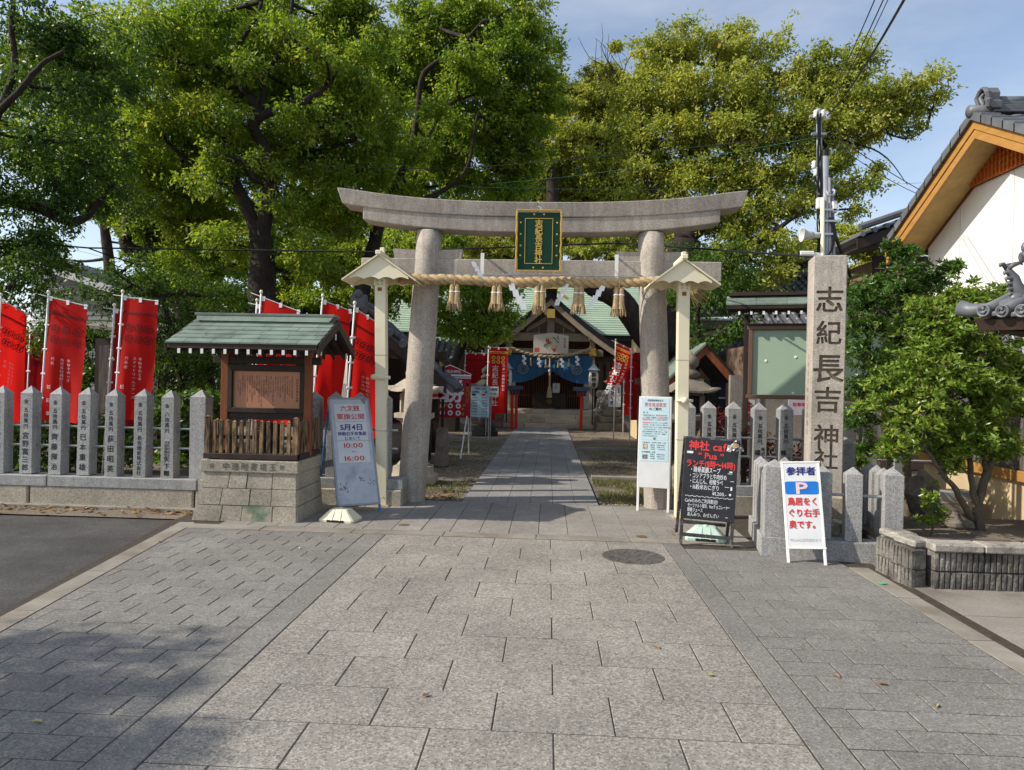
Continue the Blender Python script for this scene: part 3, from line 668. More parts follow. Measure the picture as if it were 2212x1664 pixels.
# ================================================================== THE TWO CREAM LAMP POSTS
cream_seam = mat('dirty cream seam', (.42, .34, .22), rough=.7, var=.2, scale=12, fine=.1, bump=.1)
def lamp(px_base, py_base, px_ridge, py_ridge, pxl, pxr, py_eave, label, box):
    Y = 8.85 if box else 8.6
    ba = P(px_base, 1000, Y); base = Vector((ba.x, Y, 0)); rg = P(px_ridge, py_ridge, Y - .25); el = P(pxl, py_eave, Y - .25); er = P(pxr, py_eave, Y - .25)
    t = thing('gate_lamp', label, 'lamp post', base)
    topz = el.z + .03; x0 = P((px_base + px_ridge) / 2 , 640, Y).x - base.x
    b = MB(); w = .068
    b.hexa([(-w, -w, 0), (w, -w, 0), (w, w, 0), (-w, w, 0), (x0 - w, -w, topz), (x0 + w, -w, topz), (x0 + w, w, topz), (x0 - w, w, topz)]); o = b.build('post', cream, t)
    md = o.modifiers.new('bevel', 'BEVEL'); md.width = .006; md.segments = 2
    b = MB(); b.box((x0, 0, topz - .03), (.155, .155, .1), bev=.01); b.build('collar', cream, t); b = MB(); b.box((x0, -.07, topz - .12), (.05, .006, .045)); b.build('rust_mark', cream_dark, t)
    cx = rg.x - base.x; l, r_ = el.x - base.x, er.x - base.x; zr, ze = rg.z, (el.z + er.z) / 2; th = .018
    for sx, xe in ((-1, l), (1, r_)):
        b = MB(); b.hexa([(cx, -.27, zr - th), (xe, -.27, ze - th), (xe, .27, ze - th), (cx, .27, zr - th), (cx, -.27, zr), (xe, -.27, ze), (xe, .27, ze), (cx, .27, zr)] if sx > 0 else [(xe, -.27, ze - th), (cx, -.27, zr - th), (cx, .27, zr - th), (xe, .27, ze - th), (xe, -.27, ze), (cx, -.27, zr), (cx, .27, zr), (xe, .27, ze)])
        b.build('roof_slope', cream, t)
    hw = (r_ - l) / 2
    for yy, k, dz in ((-.235, .8, 0), (.2, .92, -.03)):                # scalloped gable boards
        poly = [(cx - hw * k, zr - (zr - ze) * k - .025)]
        n = 28
        for i in range(n + 1):
            u = -1 + 2 * i / n; s = abs(math.sin(u * 3.0 * math.pi / 2 * 1.33)); poly.append((cx + u * hw * k, ze + .035 + dz - .028 * (1 - s) - .0))
        poly.append((cx + hw * k, zr - (zr - ze) * k - .025)); poly.append((cx, zr - .022))
        poly = poly[::-1]
        b = MB(); b.prism(poly, 'y', yy, yy + .022); b.build('gable_board', cream, t)
    b = MB(); b.box((cx, 0, zr + .012), (.07, .58, .05), bev=.006); b.box((cx + .015, -.12, zr + .05), (.055, .055, .09), bev=.006); b.build('ridge', cream, t)
    b = MB(); b.box((cx, 0, ze + .05), (.09, .38, .05)); b.build('lamp_tray', cream, t)
    for k_ in range(2):
        b = MB(); b.box((x0 * (k_ + 1) / 3, 0, .95 + .95 * k_), (.139, .139, .008)); b.build('seam', cream_seam, t)
    for dx_ in (-.028, .028):
        for z_ in (topz - .055, topz - .015, .12):
            b = MB(); b.lathe([(.009, 0), (.009, .006), (.004, .009)], 8, M=Matrix.Translation((x0 * z_ / topz + dx_, -.078 if z_ > 1 else -.068, z_)) @ Matrix.Rotation(R(90), 4, 'X')); b.build('screw', dull_steel, t)
    b = MB(); b.box((x0 * .02, 0, .012), (.2, .2, .024), bev=.004); b.build('base_plate', cream_seam, t)
    if box:
        b = MB(); b.tube([(-.14, -.06, 1.62), (-.1, -.09, 1.63), (.05, -.09, 1.62), (.09, -.08, 1.62)], [.035, .035, .028, .02], 10); b.build('switch', cream, t, smooth=True)
    else:
        b = MB(); b.tube([(-.1, -.09, 1.42), (.1, -.09, 1.42)], .018, 8); b.ball((0, -.11, 1.42), .04, 10); b.build('switch', cream, t, smooth=True)
lamp(827, 1100, 818, 548, 738, 898, 604, 'cream lamp post with a gabled hood beside the left column', True)
lamp(1472, 1118, 1478, 558, 1403, 1556, 613, 'cream lamp post with a gabled hood, its foot behind the blackboard', False)

# ================================================================== ENGRAVED FENCES
def fence_post(parent, x, yen, col, w=.155, h=1.06, z0=.36, sub=None, big=.105, y=0.0, off=-.005, bold=.022):
    b = MB(); s = w / 2; zt = z0 + h - .09
    b.box((x, y, z0 + (h - .09) / 2), (w, w, h - .09), bev=.004)
    b.add([(x - s, y - s, zt), (x + s, y - s, zt), (x + s, y + s, zt), (x - s, y + s, zt), (x, y, zt + .09)], [(0, 1, 4), (1, 2, 4), (2, 3, 4), (3, 0, 4)])
    o = b.build('post', granite, parent); o.rotation_euler = (rnd.uniform(-.006, .006), rnd.uniform(-.008, .008), 0)
    if yen or col:
        t = MB()
        if yen:
            glyph(t, yen[0], x + off, zt - .1, .055, .022)
            vline(t, yen[1:], x + off, zt - .17, .06, .066, .022)
        if sub:
            vline(t, sub[0], x + off + .022, zt - .52, .036, .038, .022); vline(t, sub[1], x + off - .012, zt - .52, .036, .037, .022) if len(sub) > 1 else None
            if col: vline(t, col, x + off, zt - .70, .07, .085, .04)
        elif col:
            n = len(col); av = zt - .46 - z0 - .03; pitch = min(.135, av / n); sz = min(.085, pitch * .98)
            vline(t, col, x + off, zt - .47, sz, pitch, .022 if n > 5 else bold)
        front(t, y - s - .0015); t.build('lettering', black_paint, o)
    return o
lf = thing('stone_fence', 'long grey granite fence of engraved posts on a low wall left of the notice shelter', 'stone fence', (-4.14, 8.3, 0), R(0))
X0 = -4.14
cols = [('矢下剛三', ['まだけばや', '代表取締役'], TX['yen8'])]
xs = [-4.14, -4.515, -4.86, -5.21, -5.56, -5.91, -6.27, -6.62, -6.97, -7.32, -7.67]
names = [None, '矢下剛三', '長吉建設株式会社', '荻田昭英', '巳本重雄', '齊藤揮治', '宮野富三郎', '宮野', '福田', '荻田', '巳本']
for i, (x, nm) in enumerate(zip(xs, names)):
    if i == 0: fence_post(lf, x - X0, None, None, w=.19, h=1.07, y=.0)
    elif i == 1: fence_post(lf, x - X0, TX['yen8'], nm, sub=['まだけばや', '代表取締役'])
    else: fence_post(lf, x - X0, TX['yen'], nm)
for z in (.95, .715):
    b = MB(); b.tube([(-3.6, 0, z), (.0, 0, z)], .014, 8); b.build('rail', steel, lf)
for x0, x1 in ((-4.1, -1.82), (-1.81, .02), (.03, .3)):
    b = MB(); b.box(((x0 + x1) / 2, 0.01, .30), (x1 - x0 - .006, .30, .125), bev=.006); b.build('coping_stone', granite, lf)
for x0, x1 in ((-4.4, -3.2), (-3.19, -2.05), (-2.04, -.02), (-.01, .35)):
    b = MB(); b.box(((x0 + x1) / 2, .04, .11), (x1 - x0 - .012, .34, .265), bev=.018); b.build('base_stone', granite_old, lf)
b = MB(); b.box((-2, .02, .0), (5.2, .42, .06), bev=.01); b.build('footing', concrete, lf)

mf = thing('stone_fence', 'short run of engraved stone posts between the notice shelter and the left gate column', 'stone fence', (-2.9, 8.95, 0))
for i, (px, nm, yen) in enumerate(((681, None, TX['yen7']), (724, None, TX['yen']), (776, '福田', TX['yen']), (832, '張己和道', TX['yen']))):
    x = P(px, 860, 8.95).x + 2.9
    fence_post(mf, x, yen, nm, w=.17, h=1.09, z0=.34)
for z in (.95, .715):
    b = MB(); b.tube([(-.35, 0, z), (1.0, 0, z)], .014, 8); b.build('rail', steel, mf)
b = MB(); b.box((.3, .02, .275), (1.6, .3, .13), bev=.008); b.build('coping_stone', granite, mf)
for x0, x1 in ((-.5, .32), (.33, 1.1)):
    b = MB(); b.box(((x0 + x1) / 2, .02, .1), (x1 - x0 - .01, .34, .22), bev=.015); b.build('base_stone', granite_old, mf)

rf = thing('stone_fence', 'engraved granite posts with bright steel rails behind the blackboard', 'stone fence', (1.75, 9.1, 0), R(0))
for i, (px, nm, sub) in enumerate(((1487, None, None), (1532, None, None), (1586, None, None), (1640, '福田', ['株式会社']), (1697, '株式', ['ウノスプラン']), (1755, None, None), (1832, None, None), (1878, '秋', None), (1945, None, None))):
    x = P(px, 880, 9.05).x - 1.75
    yen = TX['yen'] if i in (1, 2, 3, 4, 7) else None
    w = .165
    b = fence_post(rf, x, yen, None if sub else nm, w=w, h=1.05, z0=.36)
    if sub:
        t = MB(); zt = .36 + 1.05 - .09; vline(t, nm, x - .03, zt - .5, .075, .13, .04); vline(t, sub[0], x + .038, zt - .47, .05, .055, .022); front(t, -w / 2 - .0015); t.build('lettering', black_paint, b)
for z in (.95, .715):
    b = MB(); b.tube([(.06, 0, z), (3.2, 0, z)], .018, 8); b.build('rail', steel, rf)
b = MB(); b.box((1.8, .02, .3), (3.5, .3, .12), bev=.008); b.build('coping_stone', granite, rf)
for x0, x1 in ((.06, .9), (.91, 2.2), (2.21, 3.4)):
    b = MB(); b.box(((x0 + x1) / 2, .03, .11), (x1 - x0 - .01, .34, .265), bev=.015); b.build('base_stone', granite_old, rf)

# ================================================================== NOTICE SHELTER ON ITS STONE PLINTH
ks = thing('notice_shelter', 'roofed wooden notice shelter with a copper plate on a sloping stone plinth', 'notice shelter', (-3.27, 8.05, 0))
ox, oy = -3.27, 8.05
bl, br, bf, bb = -3.89 - ox, -2.72 - ox, 7.62 - oy, 8.5 - oy           # foot of the plinth
tl, tr, tf, tb_ = -3.80 - ox, -2.76 - ox, 7.70 - oy, 8.46 - oy
core = MB(); g_ = .02
core.hexa([(bl + g_, bf + g_, 0), (br - g_, bf + g_, 0), (br - g_, bb, 0), (bl + g_, bb, 0), (tl + g_, tf + g_, .535), (tr - g_, tf + g_, .535), (tr - g_, tb_, .535), (tl + g_, tb_, .535)])
plinth = core.build('plinth', granite_old, ks)
def pw(side, u, z):                                                  # a point on the battered faces
    k = z / .535
    l, r_, f, b_ = bl + (tl - bl) * k, br + (tr - br) * k, bf + (tf - bf) * k, bb + (tb_ - bb) * k
    return Vector((l + (r_ - l) * u, f, z)) if side == 'f' else Vector((r_, f + (b_ - f) * u, z))
moss = mat('moss stained stone', (.33, .295, .23), rough=.95, var=.2, scale=5, col2=(.09, .14, .085), c2amt=.55, fine=.2, bump=.5)
for side, rows in (('f', ((0, .17, (0, .27, .47, .77, 1)), (.178, .352, (0, .24, .53, .75, 1)), (.36, .535, (0, .29, .48, .75, 1)))), ('s', ((0, .17, (0, .32, .68, 1)), (.178, .352, (0, .42, .8, 1)), (.36, .535, (0, .5, 1))))):
    for z0, z1, us in rows:
        for u0, u1 in zip(us[:-1], us[1:]):
            e = .003 / (1.1 if side == 'f' else .85)
            nrm = Vector((0, -1, .12)) if side == 'f' else Vector((1, 0, .12)); j = rnd.uniform(.0, .006)
            a0, a1 = (0 if u0 == 0 else e), (0 if u1 == 1 else e)
            q = [pw(side, u0 + a0, z0 - .001), pw(side, u1 - a1, z0 - .001), pw(side, u1 - a1, z1 + .001), pw(side, u0 + a0, z1 + .001)]
            back = [p - nrm * .02 for p in q]; c = sum(q, Vector()) / 4; mid = [p + nrm * (.004 + j) for p in q]; top = [p + (c - p) * .022 + nrm * (.009 + j) for p in q]
            b = MB(); b.add(back + mid + top, [(0, 1, 5, 4), (1, 2, 6, 5), (2, 3, 7, 6), (3, 0, 4, 7), (4, 5, 9, 8), (5, 6, 10, 9), (6, 7, 11, 10), (7, 4, 8, 11), (8, 9, 10, 11)])
            b.build('stone', moss if (side == 'f' and z0 == 0 and u0 in (.47,)) else granite_old, plinth)
b = MB(); b.box(((tl + tr) / 2, (tf + tb_) / 2 - .01, .60), (tr - tl + .06, tb_ - tf + .05, .135), bev=.008); cap = b.build('cap_stone', granite_old, ks)
b = MB(); zc = .60; glyph(b, '世', (tl + tr) / 2 + .37, zc, .06, .022); 
for i, ch in enumerate(TX['cap'][::-1]): glyph(b, ch, (tl + tr) / 2 - .26 + i * .105, zc, .085, .022, 0, 1.0, .1)
glyph(b, '話', (tl + tr) / 2 - .42, zc, .055, .022)
front(b, tf - .0375); ins = mat('carved shade grey', (.13, .115, .095), rough=.95, fine=.2, bump=.2); b.build('lettering', ins, cap)  # flat letters, the shade of carved strokes put into their grey
# picket fence
pf = MB(); pf.box(((tl + tr) / 2, tf + .02, .71), (tr - tl + .03, .07, .06), bev=.006); pf.box((tr - .02, (tf + tb_) / 2, .71), (.07, tb_ - tf, .06), bev=.006); pf.box((tl + .02, (tf + tb_) / 2, .71), (.07, tb_ - tf, .06), bev=.006)
pf.box(((tl + tr) / 2, tf + .045, .92), (tr - tl, .025, .04)); pf.build('fence_rail', dark_wood, ks)
def picket(x, y, w, d, h):
    b = MB(); z0 = .74; b.box((x, y, z0 + h / 2), (w, d, h), bev=.003); s, e = w / 2, d / 2; z = z0 + h
    b.add([(x - s - .004, y - e - .004, z), (x + s + .004, y - e - .004, z), (x + s + .004, y + e + .004, z), (x - s - .004, y + e + .004, z), (x, y, z + .02)], [(0, 1, 4), (1, 2, 4), (2, 3, 4), (3, 0, 4), (3, 2, 1, 0)])
    o = b.build('picket', picket_wood, ks); return o
n = 14
for i in range(n):
    x = tl + .02 + (tr - tl - .04) * i / (n - 1); big = i in (0, n - 1)
    picket(x, tf + .02, .06 if big else .042, .05 if big else .03, .40 if big else .355 + rnd.uniform(-.006, .006))
for i in range(1, 10):
    if i == 5: continue
    yy = tf + .02 + (tb_ - tf - .04) * i / 9; picket(tr - .02, yy, .03, .042, .355)
    if i % 2: picket(tl + .02, yy, .03, .042, .355)
# posts, board, beams
yp = 8.12 - oy
for x in (-3.77 - ox, -2.785 - ox):
    b = MB(); b.box((x, yp, 1.31), (.085, .085, 1.25), bev=.006); b.build('post', brown_wood, ks)
b = MB(); b.box(((-3.77 - 2.785) / 2 - ox, yp, 1.79), (1.28, .06, .09), bev=.006); b.box(((-3.77 - 2.785) / 2 - ox, yp + .01, 1.14), (.9, .06, .08), bev=.004); b.build('cross_beam', dark_wood, ks)
b = MB(); xm = (-3.77 - 2.785) / 2 - ox
for c, d in (((xm, yp - .01, 1.70), (.9, .07, .075)), ((xm, yp - .01, 1.205), (.9, .07, .06)), ((xm - .43, yp - .01, 1.45), (.06, .07, .46)), ((xm + .43, yp - .01, 1.45), (.06, .07, .46))): b.box(c, d, bev=.006)
b.build('board_frame', dark_wood, ks)
b = MB(); b.box((xm, yp + .005, 1.45), (.82, .02, .45)); bp_ = b.build('notice_plate', plate_copper, ks)
b = MB()
faint = mat('etched brown text', (.12, .045, .028), rough=.6, fine=0, bump=0)
chars = list(set(TX['name'] + ''.join(TX['i'][4:13])) - set(' 　（）、。-')); chars = [c for c in chars if (c, 0.0) in GL and len(GL[(c, 0.0)][0]) < 90]
for i in range(24):
    x = xm + .30 - i * .028; tz = 1.60 - (.0 if rnd.random() > .25 else .05)
    for k in range(rnd.randrange(9, 17)): glyph(b, rnd.choice(chars), x, tz - k * .0195, .022, 0.0)
vline(b, TX['name'] + '由緒', xm + .36, 1.58, .03, .034, .022)
front(b, yp - .0065); b.build('lettering', faint, bp_)
# roof
rl, rr_, ef, eb, ry = -4.16 - ox, -2.48 - ox, 7.5 - oy, 8.9 - oy, 8.2 - oy; ez, rz_ = 1.955, 2.27
for s, ye in ((-1, ef), (1, eb)):
    b = MB(); b.hexa([(rl, ye, ez - .06), (rr_, ye, ez - .06), (rr_, ry, rz_ - .05), (rl, ry, rz_ - .05), (rl, ye, ez - .008), (rr_, ye, ez - .008), (rr_, ry, rz_ - .008), (rl, ry, rz_ - .008)] if s < 0 else [(rl, ry, rz_ - .05), (rr_, ry, rz_ - .05), (rr_, ye, ez - .06), (rl, ye, ez - .06), (rl, ry, rz_ - .008), (rr_, ry, rz_ - .008), (rr_, ye, ez - .008), (rl, ye, ez - .008)])
    deck = b.build('roof', dark_wood, ks)
    rows = 6
    for k in range(rows):
        t0, t1 = k / rows, (k + 1.12) / rows
        off = rnd.uniform(0, .3); x = rl - .3 + off
        while x < rr_:
            x0, x1 = max(x, rl), min(x + .31, rr_); x += .312
            if x1 - x0 < .04: continue
            y0, y1 = ye + (ry - ye) * t0, ye + (ry - ye) * min(t1, 1); z0, z1 = ez + (rz_ - ez) * t0, ez + (rz_ - ez) * min(t1, 1)
            hb, ht = .011 + rnd.uniform(0, .003), .002
            p = [(x0 + .0015, y0 + s * .012, z0 - .005), (x1 - .0015, y0 + s * .012, z0 - .005), (x1 - .0015, y1, z1 - .006), (x0 + .0015, y1, z1 - .006), (x0 + .0015, y0 + s * .012, z0 + hb), (x1 - .0015, y0 + s * .012, z0 + hb), (x1 - .0015, y1, z1 + ht), (x0 + .0015, y1, z1 + ht)]
            if s > 0: p = [p[1], p[0], p[3], p[2], p[5], p[4], p[7], p[6]]
            b = MB(); b.hexa(p); b.build('copper_shingle', copper, deck)
    b = MB(); nr = 12
    for i in range(nr):
        x = rl + .15 + (rr_ - rl - .27) * i / (nr - 1); b.hexa([(x - .016, ye + s * (-.0) , ez - .12), (x + .016, ye, ez - .12), (x + .016, ry, rz_ - .11), (x - .016, ry, rz_ - .11), (x - .016, ye, ez - .062), (x + .016, ye, ez - .062), (x + .016, ry, rz_ - .052), (x - .016, ry, rz_ - .052)])
    b.build('rafters', dark_wood, ks)
    for i in range(nr):
        x = rl + .15 + (rr_ - rl - .27) * i / (nr - 1); b = MB(); b.box((x, ye + s * .004, ez - .092), (.03, .008, .052)); b.build('rafter_end', white_paint, ks)
b = MB(); b.box(((rl + rr_) / 2, ry, rz_ + .05), (rr_ - rl - .02, .2, .03), bev=.004); b.hexa([(rl + .06, ry - .15, rz_ - .03), (rr_ - .06, ry - .15, rz_ - .03), (rr_ - .06, ry + .15, rz_ - .03), (rl + .06, ry + .15, rz_ - .03), (rl + .03, ry - .09, rz_ + .035), (rr_ - .03, ry - .09, rz_ + .035), (rr_ - .03, ry + .09, rz_ + .035), (rl + .03, ry + .09, rz_ + .035)]); b.build('ridge', copper, ks)
for xx in (rl - .004, rr_ + .004):
    b = MB()
    for s, ye in ((-1, ef), (1, eb)):
        p = [(xx - .014, ye, ez - .11), (xx + .014, ye, ez - .11), (xx + .014, ry, rz_ - .1), (xx - .014, ry, rz_ - .1), (xx - .014, ye, ez + .0), (xx + .014, ye, ez + .0), (xx + .014, ry, rz_ + .01), (xx - .014, ry, rz_ + .01)]
        if s > 0: p = [p[1], p[0], p[3], p[2], p[5], p[4], p[7], p[6]]
        b.hexa(p)
    b.build('verge_board', dark_wood, ks)
for x in (-3.77 - ox, -2.785 - ox):
    b = MB(); b.box((x, ry - .02, 1.93), (.07, 1.15, .08)); b.box((x, ry, 2.08), (.06, .06, .25)); b.build('tie', dark_wood, ks)
for yy, z in ((ef + .18, 2.0), (ry, 2.2), (eb - .25, 1.99)):
    b = MB(); b.box((rr_ - .02, yy, z - .12), (.01, .025, .07)); b.build('beam_end', white_paint, ks)

# ================================================================== SIGNS AND WEIGHTS
def tilt(t_loc, rz, lean, ty=0.0):
    return Matrix.Translation(t_loc) @ Matrix.Rotation(rz, 4, 'Z') @ Matrix.Rotation(ty, 4, 'Y') @ Matrix.Rotation(-lean, 4, 'X')
def root_m(name, label, cat, M, group=None):
    o = bpy.data.objects.new(name, None); COL.objects.link(o); o.matrix_world = M; o.empty_display_size = .2; MX[o.name] = M.copy(); return tag(o, label, cat, group)
# 1. festival board with blue legs
lean = R(24)
M = Matrix.Translation((-2.195, 8.285, 0)) @ Matrix.Rotation(R(31), 4, 'Z')
t = root_m('standing_sign', 'grey A-frame sign with red and navy notices and blue legs beside the cream post', 'sign', M)
L = Matrix.Rotation(-lean, 4, 'X')
W_, z0, z1 = .50, .11, 1.47
b = MB(); b.box((0, .0, (z0 + z1) / 2), (W_ - .02, .014, z1 - z0 - .02), M=L); panel = b.build('panel', dirty_board, t)
blue_steel = mat('blue painted steel', (.06, .17, .42), rough=.45, var=.15, scale=10, fine=.05, bump=.04)
b = MB()
for s in (-1, 1): b.box((s * W_ / 2, 0, (z0 + z1) / 2), (.022, .03, z1 - z0), M=L)
b.box((0, 0, z1), (W_ + .022, .03, .022), M=L); b.box((0, 0, z0), (W_ + .022, .03, .022), M=L); b.build('frame', dull_steel, t)
for s in (-1, 1):
    b = MB(); b.box((s * W_ / 2, 0, z0 / 2), (.024, .024, z0 + .02), M=L); b.build('leg', blue_steel, t)
    top = L @ Vector((s * W_ / 2, .02, z1 * .96)); b = MB(); b.tube([top, (s * (W_ / 2 + .01), .98, .012)], .013, 6); b.build('leg', blue_steel, t)
sheets = ((1.165, 1.395), (.915, 1.155), (.63, .905))
for a, c in sheets:
    b = MB(); b.box((0.0, -.009, (a + c) / 2), (.39, .003, c - a), M=L); b.build('paper_sheet', white_board, panel)
fm = lambda y: (lambda p: L @ Vector((p.x, y - p.z, p.y)))
b = MB(); hline(b, TX['a'][0], 0, 1.335, .082, bold=.022); hline(b, TX['a'][1], 0, 1.225, .082, .355, bold=.022); hline(b, TX['a'][5], 0, .85, .085, .24, bold=.022); hline(b, '〜', 0, .765, .06); hline(b, TX['a'][6], 0, .685, .085, .25, bold=.022)
b.map(fm(-.0125)).build('lettering', red_ink, panel)
b = MB(); hline(b, TX['a'][2], 0, 1.085, .09, .29, bold=.04); hline(b, TX['a'][3], 0, 1.0, .056, .36, bold=.022); hline(b, TX['a'][4], 0, .94, .052, .2, bold=.022); b.map(fm(-.0125)).build('lettering', blue_ink, panel)
scuff = mat('grey scuff', (.2, .21, .24), rough=.7, fine=.2, bump=0)
b = MB()
for cx, cz in ((-.16, .34), (.19, .37), (-.14, .30), (.05, .42)):
    for i in range(9):
        x, z = cx + rnd.uniform(-.045, .045), cz + rnd.uniform(-.04, .04); a = rnd.uniform(0, 3); l = rnd.uniform(.006, .03)
        b.add([(x - l * math.cos(a), z - l * math.sin(a), 0), (x + .006, z - .006, 0), (x + l * math.cos(a), z + l * math.sin(a), 0), (x - .006, z + .007, 0)], [(0, 1, 2, 3)])
b.map(fm(-.0085)).build('scuff_mark', scuff, panel)

# plastic foot weights
def weight(px, py, Y, rz, m, label):
    p = G(px, py); t = thing('sign_weight', label, 'weight', (p.x, p.y + .15, 0), rz, 'plastic sign weights')
    b = MB(); prof = ((.2, .14, 0), (.205, .145, .03), (.175, .12, .06), (.10, .075, .135), (.075, .055, .14))
    vs = []
    for hx, hy, z in prof:
        c = min(hx, hy) * .16
        vs += [(-hx + c, -hy, z), (hx - c, -hy, z), (hx, -hy + c, z), (hx, hy - c, z), (hx - c, hy, z), (-hx + c, hy, z), (-hx, hy - c, z), (-hx, -hy + c, z)]
    fs = [(i * 8 + j, i * 8 + (j + 1) % 8, (i + 1) * 8 + (j + 1) % 8, (i + 1) * 8 + j) for i in range(4) for j in range(8)] + [tuple(range(8))[::-1], tuple(range(32, 40))]
    b.add(vs, fs); b.build('body', m, t)
    b = MB(); b.box((0, -.135, .018), (.2, .024, .03)); b.build('handle_slot', black_edge, t)
    b = MB(); b.lathe([(.022, .14), (.022, .15), (.012, .152)], 12); b.build('filler_cap', m, t)
    b = MB()
    for s in (-1, 1): b.hexa([(s * .05 - .008, -.150, .03), (s * .05 + .008, -.150, .03), (s * .05 + .008, -.13, .03), (s * .05 - .008, -.13, .03), (s * .04 - .006, -.078, .137), (s * .04 + .006, -.078, .137), (s * .04 + .006, -.06, .137), (s * .04 - .006, -.06, .137)])
    b.build('rib', m, t)
weight(727, 1131, 7.7, R(-8), cream, 'cream plastic weight on the threshold in front of the grey sign')
weight(1530, 1172, 7.3, R(-12), mint, 'mint plastic weight under the blackboard')

# 2. black board of the cafe
M = Matrix.Translation((1.60, 7.136, 0)) @ Matrix.Rotation(R(-7), 4, 'Z') @ Matrix.Rotation(R(2.4), 4, 'Y')
t = root_m('blackboard', 'A-frame cafe blackboard with red lettering and chalk menu', 'blackboard', M)
lean = R(4.5); L = Matrix.Rotation(-lean, 4, 'X'); W_ = .52; z0, z1 = .26, 1.065
b = MB(); b.box((0, 0, (z0 + z1) / 2), (W_, .018, z1 - z0), bev=.003, M=L); panel = b.build('panel', black_board, t)
worn = mat('worn black wood', (.05, .045, .045), rough=.7, var=.5, scale=14, col2=(.2, .19, .18), c2amt=.25, fine=.2, bump=.2)
for s in (-1, 1):
    b = MB(); b.box((s * (W_ / 2 - .015), .012, .54), (.032, .026, 1.08), bev=.003, M=L); b.build('leg', worn, t)
    L2 = Matrix.Translation((0, .11, 1.06)) @ Matrix.Rotation(R(20), 4, 'X'); b = MB(); b.box((s * (W_ / 2 + .0), .0, -.545), (.032, .026, 1.12), bev=.003, M=L2); b.build('leg', worn, t)
L2 = Matrix.Translation((0, .11, 1.06)) @ Matrix.Rotation(R(20), 4, 'X')
b = MB(); b.box((0, .012, .10), (W_ - .05, .022, .035), bev=.002, M=L); b.build('cross_bar', worn, t)
b = MB(); b.box((0, 0, -.97), (W_ - .05, .022, .035), bev=.002, M=L2); b.build('cross_bar', worn, t)
b = MB(); b.box((0, .0, -.42), (W_, .016, .80), M=L2); b.build('rear_panel', black_board, t)
b = MB(); b.box((0, .012, 1.072), (W_ + .02, .04, .02), bev=.003, M=L); b.build('top_rail', worn, t)
neon = mat('neon red chalk', (.78, .06, .06), rough=.8, fine=0, bump=0); chalk = mat('chalk white', (.72, .74, .74), rough=.9, fine=0, bump=0)
f1 = fm(-.0115)
def fm2(y): return lambda p: L @ Vector((p.x, y - p.z, p.y))
b = MB(); hline(b, TX['c'][0], -.01, .995, .105, .42, .04); hline(b, TX['c'][1], .0, .9, .085, .25, .04); hline(b, TX['c'][2], 0, .815, .08, .48, .04); b.map(fm2(-.0115)).build('lettering', neon, panel)
b = MB()
for i, (s, z, x, sz, w) in enumerate(((TX['c'][3], .755, -.2, .062, .30), (TX['c'][4], .695, -.205, .056, .37), (TX['c'][5], .64, -.2, .056, .33), (TX['c'][6], .583, -.2, .056, .30), (TX['c'][7], .53, .03, .05, .14), (TX['c'][8], .445, -.23, .046, .32), (TX['c'][9], .398, -.2, .046, .39), (TX['c'][10], .353, -.2, .044, .15), (TX['c'][11], .308, -.2, .046, .31))):
    hline(b, s, x, z, sz, w, .022, 0, .12, 'l')
for i in range(30): 
    x = -.23 + i * .0155; rect2(b, x, .487 + .004 * math.sin(i * 2), x + .0156, .492 + .004 * math.sin(i * 2))
for x, z in ((.17, .735), (.2, .66), (.15, .60), (.17, .4), (.17, .30)): rect2(b, x, z, x + rnd.uniform(.02, .05), z + .005)
b.map(fm2(-.0115)).build('lettering', chalk, panel)
b = MB()
for x, z, w, h in ((-.235, .925, .06, .022), (.185, .755, .03, .012), (.205, .59, .016, .035), (.195, .53, .018, .02)): b.box((x + w / 2, -.012, z), (w, .003, h), M=L)
b.build('torn_paper', paper, panel)
# crumpled flyer tied to its corner
fl = root_m('flyer_bundle', 'crumpled black and white flyers stuck on the blackboard corner', 'flyers', M @ L @ Matrix.Translation((.225, -.02, 1.03)))
fgrey = mat('grey print', (.3, .29, .3), rough=.6, var=.5, scale=30, col2=(.7, .69, .7), c2amt=.5, fine=.2, fscale=90, bump=0); fdark = mat('dark print', (.06, .055, .06), rough=.6, var=.4, scale=30, fine=.2, bump=0)
for i in range(16):
    a = rnd.uniform(0, 6.28); d = rnd.uniform(.01, .07); M3 = Matrix.Translation((d * math.cos(a) * 1.2, -.02 - rnd.uniform(0, .03), d * math.sin(a) * .8 - .01)) @ Matrix.Rotation(rnd.uniform(-.8, .8), 4, 'X') @ Matrix.Rotation(rnd.uniform(-.8, .8), 4, 'Z') @ Matrix.Rotation(rnd.uniform(0, 3), 4, 'Y')
    w, h = rnd.uniform(.03, .07), rnd.uniform(.02, .05); b = MB(); pts = [(-w / 2, 0, -h / 2), (0, .012, -h / 2), (w / 2, 0, -h / 2), (w / 2, .004, h / 2), (0, -.01, h / 2), (-w / 2, 0, h / 2)]
    b.add([M3 @ Vector(p) for p in pts] + [M3 @ (Vector(p) + Vector((0, .0015, 0))) for p in pts], [(0, 1, 4, 5), (1, 2, 3, 4), (11, 10, 7, 6), (10, 9, 8, 7)]); b.build('flyer', (fgrey, fdark, paper, fgrey)[i % 4], fl)
b = MB(); b.box((-.01, -.06, -.01), (.035, .004, .05)); b.build('photo_print', mat('tan print', (.5, .28, .12), rough=.5, var=.4, scale=60, fine=0, bump=0), fl)

